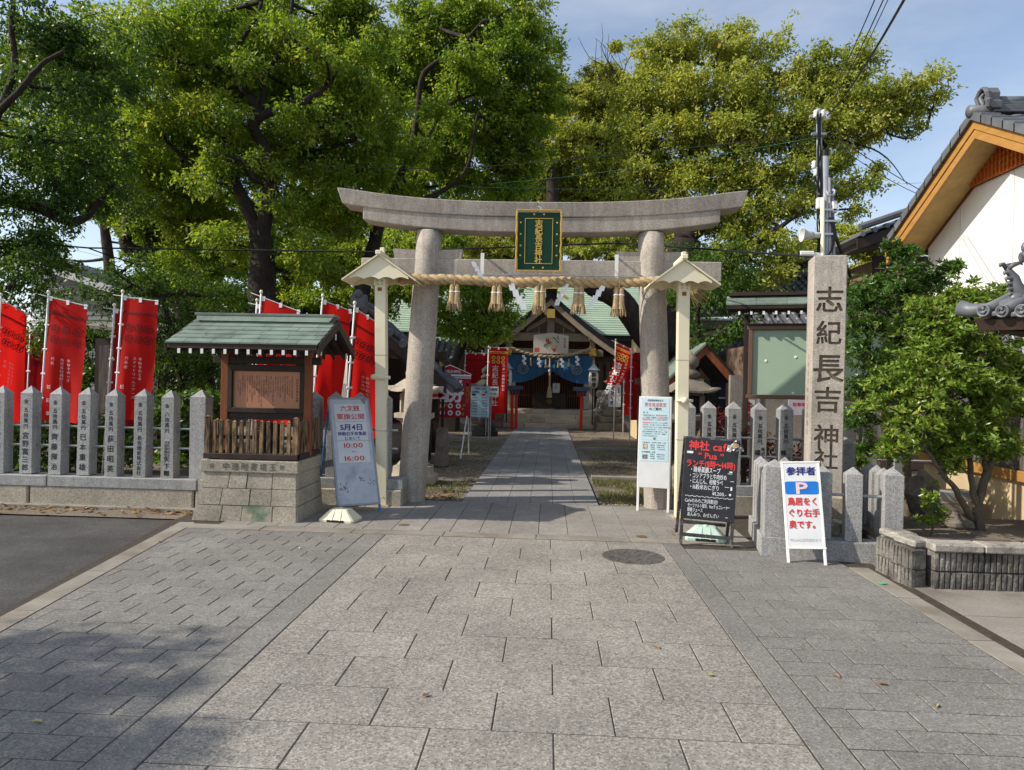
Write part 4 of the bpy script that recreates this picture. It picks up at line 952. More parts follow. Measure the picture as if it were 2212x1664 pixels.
# 3. class notice on white legs
M = Matrix.Translation((1.345, 8.98, 0)) @ Matrix.Rotation(R(-12), 4, 'Z')
t = root_m('notice_stand', 'narrow white notice stand with pale blue sheets leaning before the right column', 'notice stand', M)
lean = R(5); L = Matrix.Rotation(-lean, 4, 'X'); W_ = .40; z0, z1 = .30, 1.45
b = MB(); b.box((0, 0, (z0 + z1) / 2), (W_, .02, z1 - z0), bev=.004, M=L); panel = b.build('panel', white_board, t)
for s in (-1, 1):
    b = MB(); b.box((s * (W_ / 2 - .012), 0, .155), (.03, .02, .31), bev=.003, M=L); b.build('leg', white_paint, t)
b = MB(); b.box((0, .01, z1 - .005), (W_ + .012, .03, .02), M=L)
for s in (-1, 1): b.box((s * W_ / 2, .01, (z0 + z1) / 2), (.012, .03, z1 - z0), M=L)
b.build('frame', white_paint, t)
for a, c in ((1.17, 1.435), (.9, 1.165), (.635, .895)):
    b = MB(); b.box((.0, -.0115, (a + c) / 2), (.345, .003, c - a - .004), M=L); b.build('paper_sheet', pale_sheet, panel)
b = MB(); hline(b, TX['i'][0], 0, 1.405, .028, .2); hline(b, TX['i'][2], 0, 1.295, .042, .16, .022); hline(b, TX['i'][3], -.15, 1.25, .024, .06, .022, align='l')
for i, k in enumerate(range(4, 14)):
    z = 1.215 - i * .028 - (.01 if i > 2 else 0); hline(b, TX['i'][k], -.155, z, .021, .31 if len(TX['i'][k]) > 14 else .2, .0, align='l')
hline(b, TX['i'][14], 0, .922, .035)
for i, k in enumerate((15, 16, 17, 18)): hline(b, TX['i'][k], -.155 if i == 0 else -.05, .87 - i * .026 - (.005 if i else 0), .018, .3 if i == 0 else .18, .0, align='l')
hline(b, TX['i'][19], -.155, .75, .02, .17, .022, align='l')
for i, k in enumerate((16, 17, 18)): hline(b, TX['i'][k], -.05, .722 - i * .026, .018, .18, .0, align='l')
b.map(fm2(-.0145)).build('lettering', black_paint, panel)
b = MB(); hline(b, TX['i'][1], 0, 1.35, .058, .27, .022)
for x0, z in ((.02, 1.215), (.04, 1.187), (-.155, 1.159), (-.155, 1.121), (.1, 1.065)): rect2(b, x0, z - .007, x0 + .09, z + .007)
b.map(fm2(-.0148)).build('lettering', mat('soft red ink', (.75, .25, .27), rough=.7, fine=0, bump=0), panel)
b = MB(); b.box((-.115, -.014, .822), (.06, .003, .07), M=L); b.build('photo_print', mat('flower photo print', (.45, .36, .3), rough=.6, var=.6, scale=60, fine=.2, bump=0), panel)
b = MB(); b.box((-.115, -.014, .69), (.065, .003, .055), M=L); b.build('photo_print', mat('camera photo print', (.2, .2, .2), rough=.6, var=.8, scale=70, fine=.2, bump=0), panel)

# 4. parking sign leaning on the little fence
M = Matrix.Translation((2.388, 6.572, 0)) @ Matrix.Rotation(R(-10), 4, 'Z') @ Matrix.Rotation(R(-3.2), 4, 'Y')
t = root_m('parking_sign', 'white parking sign with a blue P leaning on the small stone fence', 'sign', M)
lean = R(12); L = Matrix.Rotation(-lean, 4, 'X'); W_ = .335; z0, z1 = .14, .925
b = MB(); b.box((0, 0, (z0 + z1) / 2), (W_, .014, z1 - z0), bev=.003, M=L); panel = b.build('panel', white_board, t)
for s in (-1, 1):
    b = MB(); b.box((s * (W_ / 2 - .01), .006, (.46 if s < 0 else .45)), (.024, .03, .92 if s < 0 else .94), bev=.003, M=L); b.build('leg', white_paint, t)
b = MB(); b.box((0, 0, z1), (W_ + .012, .024, .014), M=L); b.box((0, 0, z0), (W_ + .012, .024, .014), M=L); b.build('frame', white_paint, t)
b = MB(); hline(b, TX['p'][0], 0, .84, .082, .26, .04); b.map(fm2(-.0105)).build('lettering', blue_ink, panel)
b = MB(); vs = []
for cx, cz, a0 in ((.125, .72, 0), (-.125, .72, 90), (-.125, .65, 180), (.125, .65, 270)):
    for k in range(5): a = R(a0 + k * 22.5); vs.append((cx + .025 * math.cos(a), cz + .025 * math.sin(a), 0))
b.add(vs, [tuple(range(20))]); b.map(fm2(-.0085)).build('parking_mark', sky_blue, panel)
b = MB(); hline(b, 'P', 0.0, .685, .15, .115, .04); b.map(fm2(-.011)).build('lettering', pink_ink, panel)
b = MB(); hline(b, TX['p'][2], 0, .56, .078, .27, .04); hline(b, TX['p'][3], 0, .455, .078, .28, .04); hline(b, TX['p'][4], .0, .35, .078, .27, .04); b.map(fm2(-.0105)).build('lettering', red_ink, panel)
b = MB(); hline(b, TX['p'][5], 0, .21, .034, .27, .0); b.map(fm2(-.0105)).build('lettering', grey_ink, panel)

# ================================================================== NAME PILLAR IN ITS ENCLOSURE
RZ = R(-10)
en = thing('stone_enclosure', 'small enclosure of short granite posts round the name pillar', 'stone fence', (2.05, 6.84, 0), RZ)
EW, ED = 1.25, 1.15
def curb(x0, y0, x1, y1, w=.22):
    b = MB(); b.box(((x0 + x1) / 2, (y0 + y1) / 2, .06), (x1 - x0, y1 - y0, .22 + .02), bev=.006); b.build('base_stone', granite, en)
curb(0, 0, EW, .22); curb(0, .225, .22, ED); curb(EW - .22, .225, EW, ED); curb(.225, ED - .2, EW - .225, ED)
def short_post(x, y, h, w=.145, z0=.18):
    b = MB(); s = w / 2; zt = z0 + h; b.box((x, y, z0 + h / 2), (w, w, h), bev=.004)
    b.add([(x - s, y - s, zt), (x + s, y - s, zt), (x + s, y + s, zt), (x - s, y + s, zt), (x, y, zt + .07)], [(0, 1, 4), (1, 2, 4), (2, 3, 4), (3, 0, 4)]); return b.build('post', granite, en)
short_post(.125, .11, .66, .19)
for x in (.335, .555, .82): short_post(x, .11, .62)
short_post(1.155, .11, .63, .165)
for y_ in (.40, .62, .84, 1.05): short_post(.1, y_, .60, .13)
for y_ in (.36, .60, .84): short_post(EW - .1, y_, .60, .13)
short_post(EW - .3, ED - .1, .84, .17)
for x in (.35, .6): short_post(x, ED - .1, .6, .13)
b = MB(); b.tube([(.1, .11, .6), (1.15, .11, .6)], .014, 8); b.build('rail', dull_steel, en)
b = MB(); b.tube([(.1, .1, .6), (.1, 1.05, .6)], .014, 8); b.tube([(1.15, .1, .6), (1.15, .75, .6)], .014, 8); b.build('rail', dull_steel, en)
extra_base = MB(); extra_base.box((EW / 2, ED / 2, .0), (EW - .46, ED - .46, .1)); extra_base.build('inner_ground', soil, en)

pi = thing('name_pillar', 'tall granite pillar carved with six large characters', 'stone pillar', (2.815, 7.38, 0), RZ)
hw, zt = .158, 2.93
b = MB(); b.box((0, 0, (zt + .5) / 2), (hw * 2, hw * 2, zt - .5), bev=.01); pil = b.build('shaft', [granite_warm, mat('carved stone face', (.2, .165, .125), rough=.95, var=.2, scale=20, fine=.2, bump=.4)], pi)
# the name is really cut into the stone
zs = [P(1790, yy, 7.2).z for yy in (648, 720, 797, 865, 945, 993)]
sizes = (.27, .25, .30, .27, .25, .23)
import bmesh
def prism_from_glyph(bm, ch, z, sz, ux, uz, depth):
    vs, fs = GL[(ch, 0.0)]; g = bmesh.new()
    vv = [g.verts.new((x, y, 0)) for x, y in vs]
    for f_ in fs:
        try: g.faces.new([vv[i] for i in f_])
        except ValueError: pass
    bmesh.ops.remove_doubles(g, verts=g.verts, dist=1e-4)
    r_ = bmesh.ops.extrude_face_region(g, geom=list(g.faces)); bmesh.ops.translate(g, verts=[e for e in r_['geom'] if isinstance(e, bmesh.types.BMVert)], vec=(0, 0, 1))
    bmesh.ops.recalc_face_normals(g, faces=g.faces)
    idx = {}
    for v in g.verts: idx[v] = bm.verts.new(((v.co.x - .5 + ux) * sz, -hw - .02 + (.02 + depth) * v.co.z, (v.co.y - .36 + uz) * sz + z))
    for f_ in g.faces: bm.faces.new([idx[v] for v in f_.verts])
    g.free()
for k, (ux, uz) in enumerate(((0, 0), (-.017, .016), (.017, -.015), (.016, .017), (-.016, -.017))):
    bm = bmesh.new()
    for ch, z, sz in zip(TX['name'], zs, sizes): prism_from_glyph(bm, ch, z, sz, ux, uz, .020 + .0009 * k)
    bmesh.ops.recalc_face_normals(bm, faces=bm.faces)
    cm = bpy.data.meshes.new('cutter'); bm.to_mesh(cm); bm.free()
    for m in pil.data.materials: cm.materials.append(m)
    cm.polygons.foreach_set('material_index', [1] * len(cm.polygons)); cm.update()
    co = bpy.data.objects.new('cutter', cm); COL.objects.link(co); co.parent = pi
    md = pil.modifiers.new('carve', 'BOOLEAN'); md.operation = 'DIFFERENCE'; md.solver = 'EXACT'; md.object = co
    dg = bpy.context.evaluated_depsgraph_get(); dg.update()
    me2 = bpy.data.meshes.new_from_object(pil.evaluated_get(dg)); pil.modifiers.clear()
    if len(me2.vertices) > 300: pil.data = me2
    bpy.data.objects.remove(co); bpy.data.meshes.remove(cm)
b = MB(); vline(b, TX['pillar'], 0, 1.95, .06, .085, .022); b.map(lambda p: (-hw - .0015 - p.z, -p.x, p.y)).build('lettering', mat('brown carved line', (.22, .15, .09), rough=.9, fine=.2, bump=0), pi)
b = MB(); b.box((0, 0, .42), (.52, .5, .22), bev=.012); b.build('pedestal', granite_old, pi)
b = MB(); b.box((0, .0, .17), (.62, .6, .30), bev=.03)
o = b.build('pedestal_block', aggregate('rough broken granite', (.25, .225, .19), (.09, .08, .07), (.42, .39, .34), 26, bump=1.0, stain=.35), pi)

# ================================================================== GREEN NOTICE BOARD
gbm = thing('notice_board', 'large green notice board with magnets under a small copper roof', 'notice board', (2.85, 10.4, -.09), R(-16)); gbm.scale = (1.056, 1.056, 1.056); MX[gbm.name] = MX[gbm.name] @ Matrix.Scale(1.056, 4)
for x in (0, 1.78):
    b = MB(); b.box((x, .02 if x else .1, 1.3), (.075, .075, 2.6), bev=.005); b.build('post', dark_wood, gbm)
frame_brown = mat('brown metal frame', (.17, .1, .07), rough=.45, var=.12, scale=6, fine=.05, bump=.04, metal=.3)
z0, z1, x0, x1 = 1.47, 2.40, .055, 1.72
b = MB()
for c, d in ((((x0 + x1) / 2, -.03, z0), (x1 - x0 + .1, .07, .055)), (((x0 + x1) / 2, -.03, z1), (x1 - x0 + .1, .07, .055)), ((x0, -.03, (z0 + z1) / 2), (.055, .07, z1 - z0 - .056)), ((x1, -.03, (z0 + z1) / 2), (.055, .07, z1 - z0 - .056))): b.box(c, d, bev=.006)
b.build('frame', frame_brown, gbm)
b = MB(); b.box(((x0 + x1) / 2, -.012, (z0 + z1) / 2), (x1 - x0 - .05, .02, z1 - z0 - .05)); face = b.build('board_face', green_glass, gbm)
for (px, py) in ((1632, 713), (1654, 780), (1718, 772), (1664, 852 - 2), (1712, 852 - 2), (1640, 700)):
    d = _ray(px, py); n = MX[gbm.name].to_3x3() @ Vector((0, -1, 0)); p0 = MX[gbm.name] @ Vector((0, -.022, 0)); tt = (p0 - CAM).dot(n) / d.dot(n); q = MX[gbm.name].inverted() @ (CAM + d * tt)
    if z0 + .05 < q.z < z1 - .05: b = MB(); b.lathe([(.019, 0), (.019, .006), (.012, .009)], 14, M=Matrix.Translation((q.x, -.022, q.z)) @ Matrix.Rotation(R(90), 4, 'X')); b.build('magnet', white_paint, face)
b = MB(); b.box(((x0 + x1) / 2, .02, z1 + .045), (x1 - x0 + .1, .06, .035)); b.build('head_beam', dark_wood, gbm)
ze, zr = 2.70, 2.84
for s in (-1, 1):
    ye = s * .27
    for k in range(3):
        t0, t1 = k / 3, (k + 1.05) / 3; y0, y1 = ye * (1 - t0), ye * (1 - min(t1, 1)); a0, a1 = ze + (zr - ze) * t0, ze + (zr - ze) * min(t1, 1)
        for i in range(6):
            xa, xb = -.27 + .385 * i, -.27 + .385 * (i + 1) - .004
            p = [(xa, y0, a0 - .012), (xb, y0, a0 - .012), (xb, y1, a1 - .012), (xa, y1, a1 - .012), (xa, y0, a0 + .008), (xb, y0, a0 + .008), (xb, y1, a1 + .002), (xa, y1, a1 + .002)]
            if s > 0: p = [p[1], p[0], p[3], p[2], p[5], p[4], p[7], p[6]]
            b = MB(); b.hexa(p); b.build('copper_shingle', copper, gbm)
    b = MB(); p = [(-.26, s * .262, ze - .06), (2.03, s * .262, ze - .06), (2.03, 0, zr - .06), (-.26, 0, zr - .06), (-.26, s * .262, ze - .014), (2.03, s * .262, ze - .014), (2.03, 0, zr - .014), (-.26, 0, zr - .014)]
    if s > 0: p = [p[1], p[0], p[3], p[2], p[5], p[4], p[7], p[6]]
    b.hexa(p); b.build('roof', dark_wood, gbm)
    for i in range(14):
        b = MB(); b.box((-.1 + .155 * i, s * .225, ze - .115), (.03, .03, .05)); b.build('rafter', dark_wood, gbm)
        b = MB(); b.box((-.1 + .155 * i, s * .243, ze - .115), (.028, .006, .044)); b.build('rafter_end', white_paint, gbm)
b = MB(); b.box((.88, 0, zr + .03), (2.2, .14, .03), bev=.004); b.box((.88, 0, zr + .005), (2.25, .22, .02)); b.build('ridge', dark_wood, gbm)
b = MB(); b.tube([(1.0, -.06, z1 + .0), (1.0, -.16, z1 - .02), (1.0, -.17, z1 - .06)], .012, 6); b.ball((1.0, -.17, z1 - .08), .035, 8); b.build('clip_lamp', black_edge, gbm)

# ================================================================== PLANTER AND SHRUBS ON THE RIGHT
plx, ply = 3.14, 5.9
pln = thing('stone_planter', 'long stained planter of ribbed split-face blocks', 'planter', (plx, ply, 0))
# left wing goes back, front wing goes right
def ribbed(x0, x1, z0, z1, front_, n, depth):
    b = MB(); w = (x1 - x0)
    b.box(((x0 + x1) / 2, depth, (z0 + z1) / 2), (w - .004, .1, z1 - z0 - .004))
    k = max(1, int(round(w / .045)))
    for i in range(k):
        a = x0 + w * i / k; c = a + w / k; j = rnd.uniform(.0, .012)
        b.hexa([(a + .006, depth - .05 - .018 - j, z0 + .004), (c - .006, depth - .05 - .018 - j + .006, z0 + .004), (c - .004, depth - .045, z0 + .004), (a + .004, depth - .045, z0 + .004), (a + .006, depth - .05 - .022 + j, z1 - .006), (c - .006, depth - .05 - .02, z1 - .006), (c - .004, depth - .045, z1 - .006), (a + .004, depth - .045, z1 - .006)])
    return b
x = 0
while x < 3.2:
    for z0, z1 in ((-.02, .14), (.145, .30)): ribbed(x, x + .395, z0, z1, True, 8, .05).build('block', planter_mat, pln)
    x += .4
LM = Matrix.Rotation(R(97), 4, 'Z')
for k in range(2):
    for z0, z1 in ((-.02, .14), (.145, .30)):
        b = ribbed(0, .27, z0, z1, True, 6, -.05)
        Mx = Matrix.Translation((-.095, .55 - .275 * k, 0)) @ Matrix.Rotation(R(-80), 4, 'Z'); b.map(lambda p: Mx @ p).build('block', planter_mat, pln)
x = -.02
while x < 3.2:
    b = MB(); b.box((x + .2, .05, .335), (.395, .2, .065), bev=.012); b.build('cap_stone', cap_mat, pln); x += .4
for k in range(2):
    b = MB(); Mx = Matrix.Translation((-.045, .16 + .27 * k + .05, .335)) @ Matrix.Rotation(R(-80), 4, 'Z'); b.box((0, 0, 0), (.27, .19, .06), bev=.012, M=Mx); b.build('cap_stone', cap_mat, pln)
b = MB(); b.box((1.6, 1.1, .12), (3.2, 1.9, .2)); b.build('planting_soil', soil, pln)
for i in range(5):
    b = MB(); b.box((.25 + .5 * i, .55, .25), (.46, .1, .08), bev=.01); b.build('inner_edging', mat('dark brick edging', (.1, .07, .055), rough=.9, var=.3, fine=.2, bump=.4), pln)

# ================================================================== WHITE GABLED HOUSE
hs = thing('white_house', 'white plastered house with ochre bargeboards and silver grey tiled roof', 'house', (5.5, 8.7, 0))
RYH, HALF, SL = 0.0, 1.95, .53
def wall_z(y): return 4.74 - SL * abs(y)
poly = [(-HALF, 1.72), (HALF, 1.72), (HALF, wall_z(HALF)), (0, wall_z(0)), (-HALF, wall_z(HALF))]
b = MB(); b.prism(poly, 'x', 0, 5.0); b.build('wall', plaster, hs)
b = MB()
for y_ in (1.15, .05, -1.05): b.box((-.002, y_, 3.0), (.006, .008, 2.5))
b.build('wall_joint', mat('wall joint grey', (.5, .49, .47), rough=.9, fine=0, bump=0), hs)
b = MB(); b.box((2.51, 0, .28), (5.0, HALF * 2 - .02, .58)); b.build('base_wall', cream_plaster, hs)
b = MB(); b.box((2.47, 0, .63), (5.06, HALF * 2 + .05, .13), bev=.01); b.build('sill_board', ochre, hs)
for i in range(17):
    y_ = -HALF + .115 + .2296 * i; b = MB(); b.box((.0, y_, 1.19), (.05 + rnd.uniform(0, .008), .224, .98), bev=.004); b.build('wall_plank', board_wood, hs)
b = MB(); b.box((-.03, 0, 1.71), (.12, HALF * 2 + .06, .06), bev=.006); b.build('top_board', brown_wood, hs)
for s in (-1, 1):
    # soffit, bargeboard (two steps), roof deck
    def slab4(name, m, x0, x1, d0, d1, y_end, y0=0.0):
        z = lambda y_: 4.86 - SL * abs(y_)
        p = [(x0, s * y0, z(y0) - d1), (x1, s * y0, z(y0) - d1), (x1, s * y_end, z(y_end) - d1), (x0, s * y_end, z(y_end) - d1), (x0, s * y0, z(y0) - d0), (x1, s * y0, z(y0) - d0), (x1, s * y_end, z(y_end) - d0), (x0, s * y_end, z(y_end) - d0)]
        if s < 0: p = [p[1], p[0], p[3], p[2], p[5], p[4], p[7], p[6]]
        b = MB(); b.hexa(p); return b.build(name, m, hs)
    slab4('soffit', soffit, -.455, .0, .075, .12, 2.12)
    slab4('bargeboard', ochre, -.50, -.457, .01, .25, 2.16)
    slab4('barge_trim', ochre, -.515, -.501, .01, .14, 2.165)
    slab4('barge_trim', brown_wood, -.522, -.50, -.004, .03, 2.17)
    slab4('frieze_board', brown_wood, -.02, -.002, .12, .155, 1.96)
    roof = slab4('roof', black_edge, -.47, 5.0, .0, .074, 2.2)
    # verge tiles down the gable edge
    n = 11
    for k in range(n):
        t0, t1 = 2.2 * k / n, 2.2 * (k + 1.1) / n
        z = lambda y_: 4.86 - SL * y_
        h = .012
        p = [(-.56, s * t0, z(t0) - .03), (-.34, s * t0, z(t0) + .0), (-.34, s * t1, z(t1) + .0), (-.56, s * t1, z(t1) - .03), (-.56, s * t0, z(t0) + .06), (-.34, s * t0, z(t0) + .06), (-.34, s * t1, z(t1) + .06 + h * 2), (-.56, s * t1, z(t1) + .06 + h * 2)]
        if s < 0: p = [p[1], p[0], p[3], p[2], p[5], p[4], p[7], p[6]]
        b = MB(); b.hexa(p); o = b.build('verge_tile', kawara, hs)
    if s < 0:                                                         # the slope towards the street carries its tiles one by one
        rows, cols = 11, 8
        base = MB(); 
        for k in range(rows):
            for i in range(cols):
                x0 = -.34 + .235 * i + (.0 if k % 2 else .0); t0, t1 = 2.24 * k / rows, 2.24 * (k + 1.12) / rows
                b = MB(); nn = 6; vs = []
                for tt, up_ in ((t0, .012), (t1, .045)):
                    for j in range(nn + 1):
                        u = j / nn; zc = .028 * math.cos((u * 1.0) * 2 * math.pi) * (.5) + .012
                        vs.append((x0 + .239 * u, s * tt, 4.86 - SL * tt + up_ + zc))
                vs += [(x0 + .239 * j / nn, s * t1, 4.86 - SL * t1 + .0) for j in range(nn + 1)]
                fs = [(j, j + 1, nn + 2 + j, nn + 1 + j) for j in range(nn)] + [(nn + 1 + j, nn + 2 + j, 2 * nn + 3 + j, 2 * nn + 2 + j) for j in range(nn)]
                b.add(vs, fs); b.build('roof_tile', kawara, roof)
# ridge with its end ornament
for k in range(4):
    b = MB(); b.box((2.0, 0, 4.90 + .036 * k), (4.7, .24 - .035 * k, .033), bev=.006); b.build('ridge_course', kawara, hs)
for i in range(9): 
    b = MB(); b.tube([(-.33 + .5 * i, 0, 5.045), (.155 + .5 * i, 0, 5.045)], .06, 12); b.build('ridge_tile', kawara, hs, smooth=True)
b = MB()
b.tube([(-.58, .0, 4.93), (-.3, 0, 4.93), (-.1, 0, 4.94)], .07, 14); b.build('verge_cap', kawara, hs, smooth=True)
orn = MB()
out = [(-.19, 0), (.19, 0), (.2, .1), (.13, .15), (.15, .26), (.09, .36), (0, .4), (-.09, .36), (-.15, .26), (-.13, .15), (-.2, .1)]
orn.prism(out, 'x', -.42, -.30)
for s in (-1, 1):
    pts = [(-.43, s * (.17 - .05 * t) * math.cos(t * 1.1) , .07 + .05 * t) for t in (0, 1, 2, 3)]
    orn.tube([(-.42, s * .1, .05), (-.45, s * .17, .05), (-.46, s * .2, .11), (-.45, s * .15, .15), (-.44, s * .12, .11)], [.03, .045, .04, .03, .02], 8)
    orn.tube([(-.43, s * .12, .16), (-.45, s * .13, .27), (-.45, s * .06, .36), (-.45, 0, .39)], [.03, .035, .03, .025], 8)
orn.tube([(-.43, .0, .30), (-.45, .04, .24), (-.45, .0, .16), (-.45, -.03, .1)], [.02, .03, .03, .015], 8)
orn.map(lambda p: Vector((p.x * .9 - .02, p.y * .8, p.z * .72 + 4.92))).build('ridge_end_ornament', kawara, hs, smooth=False)
# gable lattice
lt = MB(); zb, zt_ = 4.26, 4.68; hw_ = .86
b = MB(); b.prism([(-hw_, zb), (hw_, zb), (hw_, zb + .14), (0, zb + .14 + hw_ * SL - .05), (-hw_, zb + .14)], 'x', -.008, -.003); b.build('lattice_back', mat('lattice back board', (.3, .06, .015), rough=.7, fine=.05, bump=0), hs)  # reddish board, darker than the bars before it
for i in range(23):
    y_ = -hw_ + .035 + i * (2 * hw_ - .07) / 22; zt2 = zb + .14 + (hw_ - abs(y_)) * SL - .05
    b = MB(); b.box((-.05, y_, (zb + zt2) / 2), (.045, .028, zt2 - zb)); b.build('lattice_bar', orange_wood, hs)
for k in range(7):
    z = zb + .02 + k * .075; hw2 = hw_ if z < zb + .14 else max(.05, hw_ - (z - zb - .14) / SL)
    b = MB(); b.box((-.04, 0, z), (.03, hw2 * 2, .026)); b.build('lattice_bar', orange_wood, hs)

# darker house behind it
hb = thing('brown_house', 'dark brown house with a grey tiled roof behind the white house', 'house', (5.9, 14.0, 0))
z0 = 4.42
for s_, x0, x1 in ((1, 0, 2.4),):
    b = MB(); b.hexa([(0, 0, z0), (2.6, 0, z0 + .95), (2.6, 4, z0 + .95), (0, 4, z0), (0, 0, z0 + .12), (2.6, 0, z0 + 1.07), (2.6, 4, z0 + 1.07), (0, 4, z0 + .12)]); b.build('roof', black_edge, hb)
    b = MB(); b.hexa([(-.02, -.06, z0 - .14), (2.6, -.06, z0 + .82), (2.6, .0, z0 + .82), (-.02, .0, z0 - .14), (-.02, -.06, z0 + .06), (2.6, -.06, z0 + 1.02), (2.6, .0, z0 + 1.02), (-.02, .0, z0 + .06)]); b.build('bargeboard', dark_wood, hb)
    b = MB(); b.hexa([(.0, .0, z0 - .12), (2.6, .0, z0 + .4), (2.6, .9, z0 + .4), (.0, .9, z0 - .12), (.0, .0, z0 - .08), (2.6, .0, z0 + .8), (2.6, .9, z0 + .8), (.0, .9, z0 - .08)]); b.build('soffit', dark_wood, hb)
    for k in range(11):
        t = k / 11; xx = 2.5 * t; zz = z0 + .95 * xx / 2.6 + .12
        b = MB(); b.tube([(xx + .05, -.12, zz + .03), (xx + .05, .3, zz + .05)], .05, 8); b.hexa([(xx, -.1, zz), (xx + .24, -.1, zz + .085), (xx + .24, 4, zz + .085), (xx, 4, zz), (xx, -.1, zz + .045), (xx + .24, -.1, zz + .115), (xx + .24, 4, zz + .115), (xx, 4, zz + .045)]); b.build('verge_tile', kawara, hb)
    b = MB(); b.tube([(.0, -.1, z0 + .28), (2.6, -.1, z0 + 1.22)], .07, 8); b.build('ridge_tile', kawara, hb)
b = MB(); b.box((2.2, 1.2, 2.1), (3.2, 1.2, 4.2)); b.build('wall', tan_wood, hb)
b = MB(); b.box((1.6, .58, 4.0), (2.1, .04, .55)); b.build('gable_panel', dark_wood, hb)
b = MB(); b.box((1.1, .56, 3.2), (.7, .03, 1.1)); b.build('window', dark_blue, hb)

# gate roof corner at the right edge, with its fish
E0 = P(2116, 680, 6.0)
gr = thing('gate_roof', 'corner of a silver tiled gate roof jutting in from the right', 'gate roof', (E0.x, E0.y, 0))
ang = math.atan2(-.86, .5); GM = Matrix.Rotation(ang, 4, 'Z')           # local x along the eave, local y uphill
def gm(p): return GM @ Vector(p)
zE = E0.z
for i in range(9):
    x = .06 + .142 * i; sori = .035 * max(0, 1 - x / .45) ** 2
    b = MB(); b.tube([(x, -.05, zE + sori), (x, .5, zE + .2 + sori), (x, 1.3, zE + .58)], .042, 12); b.map(gm).build('round_tile', kawara, gr, smooth=True)
    b = MB(); Mx = Matrix.Translation((x, -.052, zE + sori - .002)) @ Matrix.Rotation(R(90), 4, 'X')
    b.lathe([(.052, -.01), (.052, .016), (.041, .02), (.039, .01)], 18, M=Mx); b.ball((x, -.066, zE + sori + .012), .013, 8); b.tube([(x - .02, -.066, zE + sori - .015), (x + .005, -.07, zE + sori - .022), (x + .022, -.066, zE + sori - .002)], .01, 6); b.tube([(x - .024, -.066, zE + sori + .004), (x - .014, -.07, zE + sori + .024), (x + .01, -.066, zE + sori + .03)], .008, 6); b.map(gm).build('tile_end', kawara, gr, smooth=True)
    b = MB(); b.hexa([(x + .045, -.03, zE - .05 + sori), (x + .1, -.03, zE - .05 + sori), (x + .1, 1.3, zE + .48), (x + .045, 1.3, zE + .48), (x + .045, -.03, zE - .028 + sori), (x + .1, -.03, zE - .028 + sori), (x + .1, 1.3, zE + .51), (x + .045, 1.3, zE + .51)]); b.ball((x + .072, -.035, zE - .03 + sori), .026, 8, sq=(1.2, .5, .8)); b.map(gm).build('flat_tile', kawara, gr)
b = MB(); b.tube([(-.19, .05, zE + .075), (-.1, .05, zE + .045), (.05, .1, zE + .05), (.3, .3, zE + .16), (.9, .9, zE + .48)], [.066, .058, .052, .05, .05], 14); b.map(gm).build('hip_tile', kawara, gr, smooth=True)
b = MB(); b.hexa([(-.02, .03, zE - .13), (1.3, .03, zE - .16), (1.3, 1.2, zE - .1), (.0, 1.2, zE - .1), (-.04, .0, zE - .045), (1.3, .0, zE - .05), (1.3, 1.3, zE + .42), (.0, 1.3, zE + .42)]); b.map(gm).build('eave_board', dark_wood, gr)
b = MB()
for i in range(6): b.tube([(.1 + .05 * i, .1 + .04 * i, zE - .13 - .012 * i), (.9, .5, zE - .22 - .02 * i)], [.03, .04], 6)
b.box((.7, .6, zE - .28), (.9, .8, .18), bev=.05); b.map(gm).build('bracket', dark_wood, gr)
b = MB(); b.box((1.3, .9, zE / 2 - .15), (.2, .2, zE - .3), bev=.01); b.map(gm).build('gate_post', dark_wood, gr)
for (px, py) in ((2207, 556), (2213, 535)):
    q = P(px, py, 5.9); l = GM.inverted() @ Vector((q.x - E0.x, q.y - E0.y, 0)); b = MB(); b.tube([(l.x, l.y, q.z), (l.x + .5, l.y + .45, q.z + .04)], .045, 12); b.ball((l.x, l.y, q.z), .046, 10, sq=(.6, .6, 1)); b.map(gm).build('ridge_tile', kawara, gr, smooth=True)
fq = P(2185, 640, 5.95); fish = thing('roof_fish', 'dark silver roof ornament shaped as a leaping fish on the tiled hip', 'roof ornament', (fq.x, fq.y, fq.z - .02), R(12))
b = MB(); b.tube([(.12, 0, -.03), (.09, 0, .03), (.05, 0, .07), (.03, 0, .12), (.02, 0, .17), (-.03, 0, .215), (-.06, 0, .25)], [.075, .072, .058, .045, .035, .028, .016], 12); b.ball((.07, 0, .0), .085, 12, sq=(1.15, .8, .75)); b.build('body', kawara, fish, smooth=True)
b = MB()
for s in (-1, 1):
    b.tube([(-.05, s * .01, .24), (-.02, s * .035, .27), (.03, s * .05, .285), (.04, s * .05, .265)], [.018, .02, .014, .006], 8)
b.tube([(-.06, 0, .245), (-.09, 0, .275), (-.115, 0, .27), (-.115, 0, .25)], [.016, .018, .014, .006], 8); b.build('tail', kawara, fish, smooth=True)
b = MB()
for z, x in ((.20, -.07), (.155, -.055), (.11, -.045), (.07, -.035), (.03, -.02)):
    b.tube([(x + .07, 0, z), (x + .03, 0, z + .012), (x - .005, 0, z + .005), (x - .005, 0, z - .014)], [.02, .018, .014, .005], 8)
b.build('fin', kawara, fish, smooth=True)

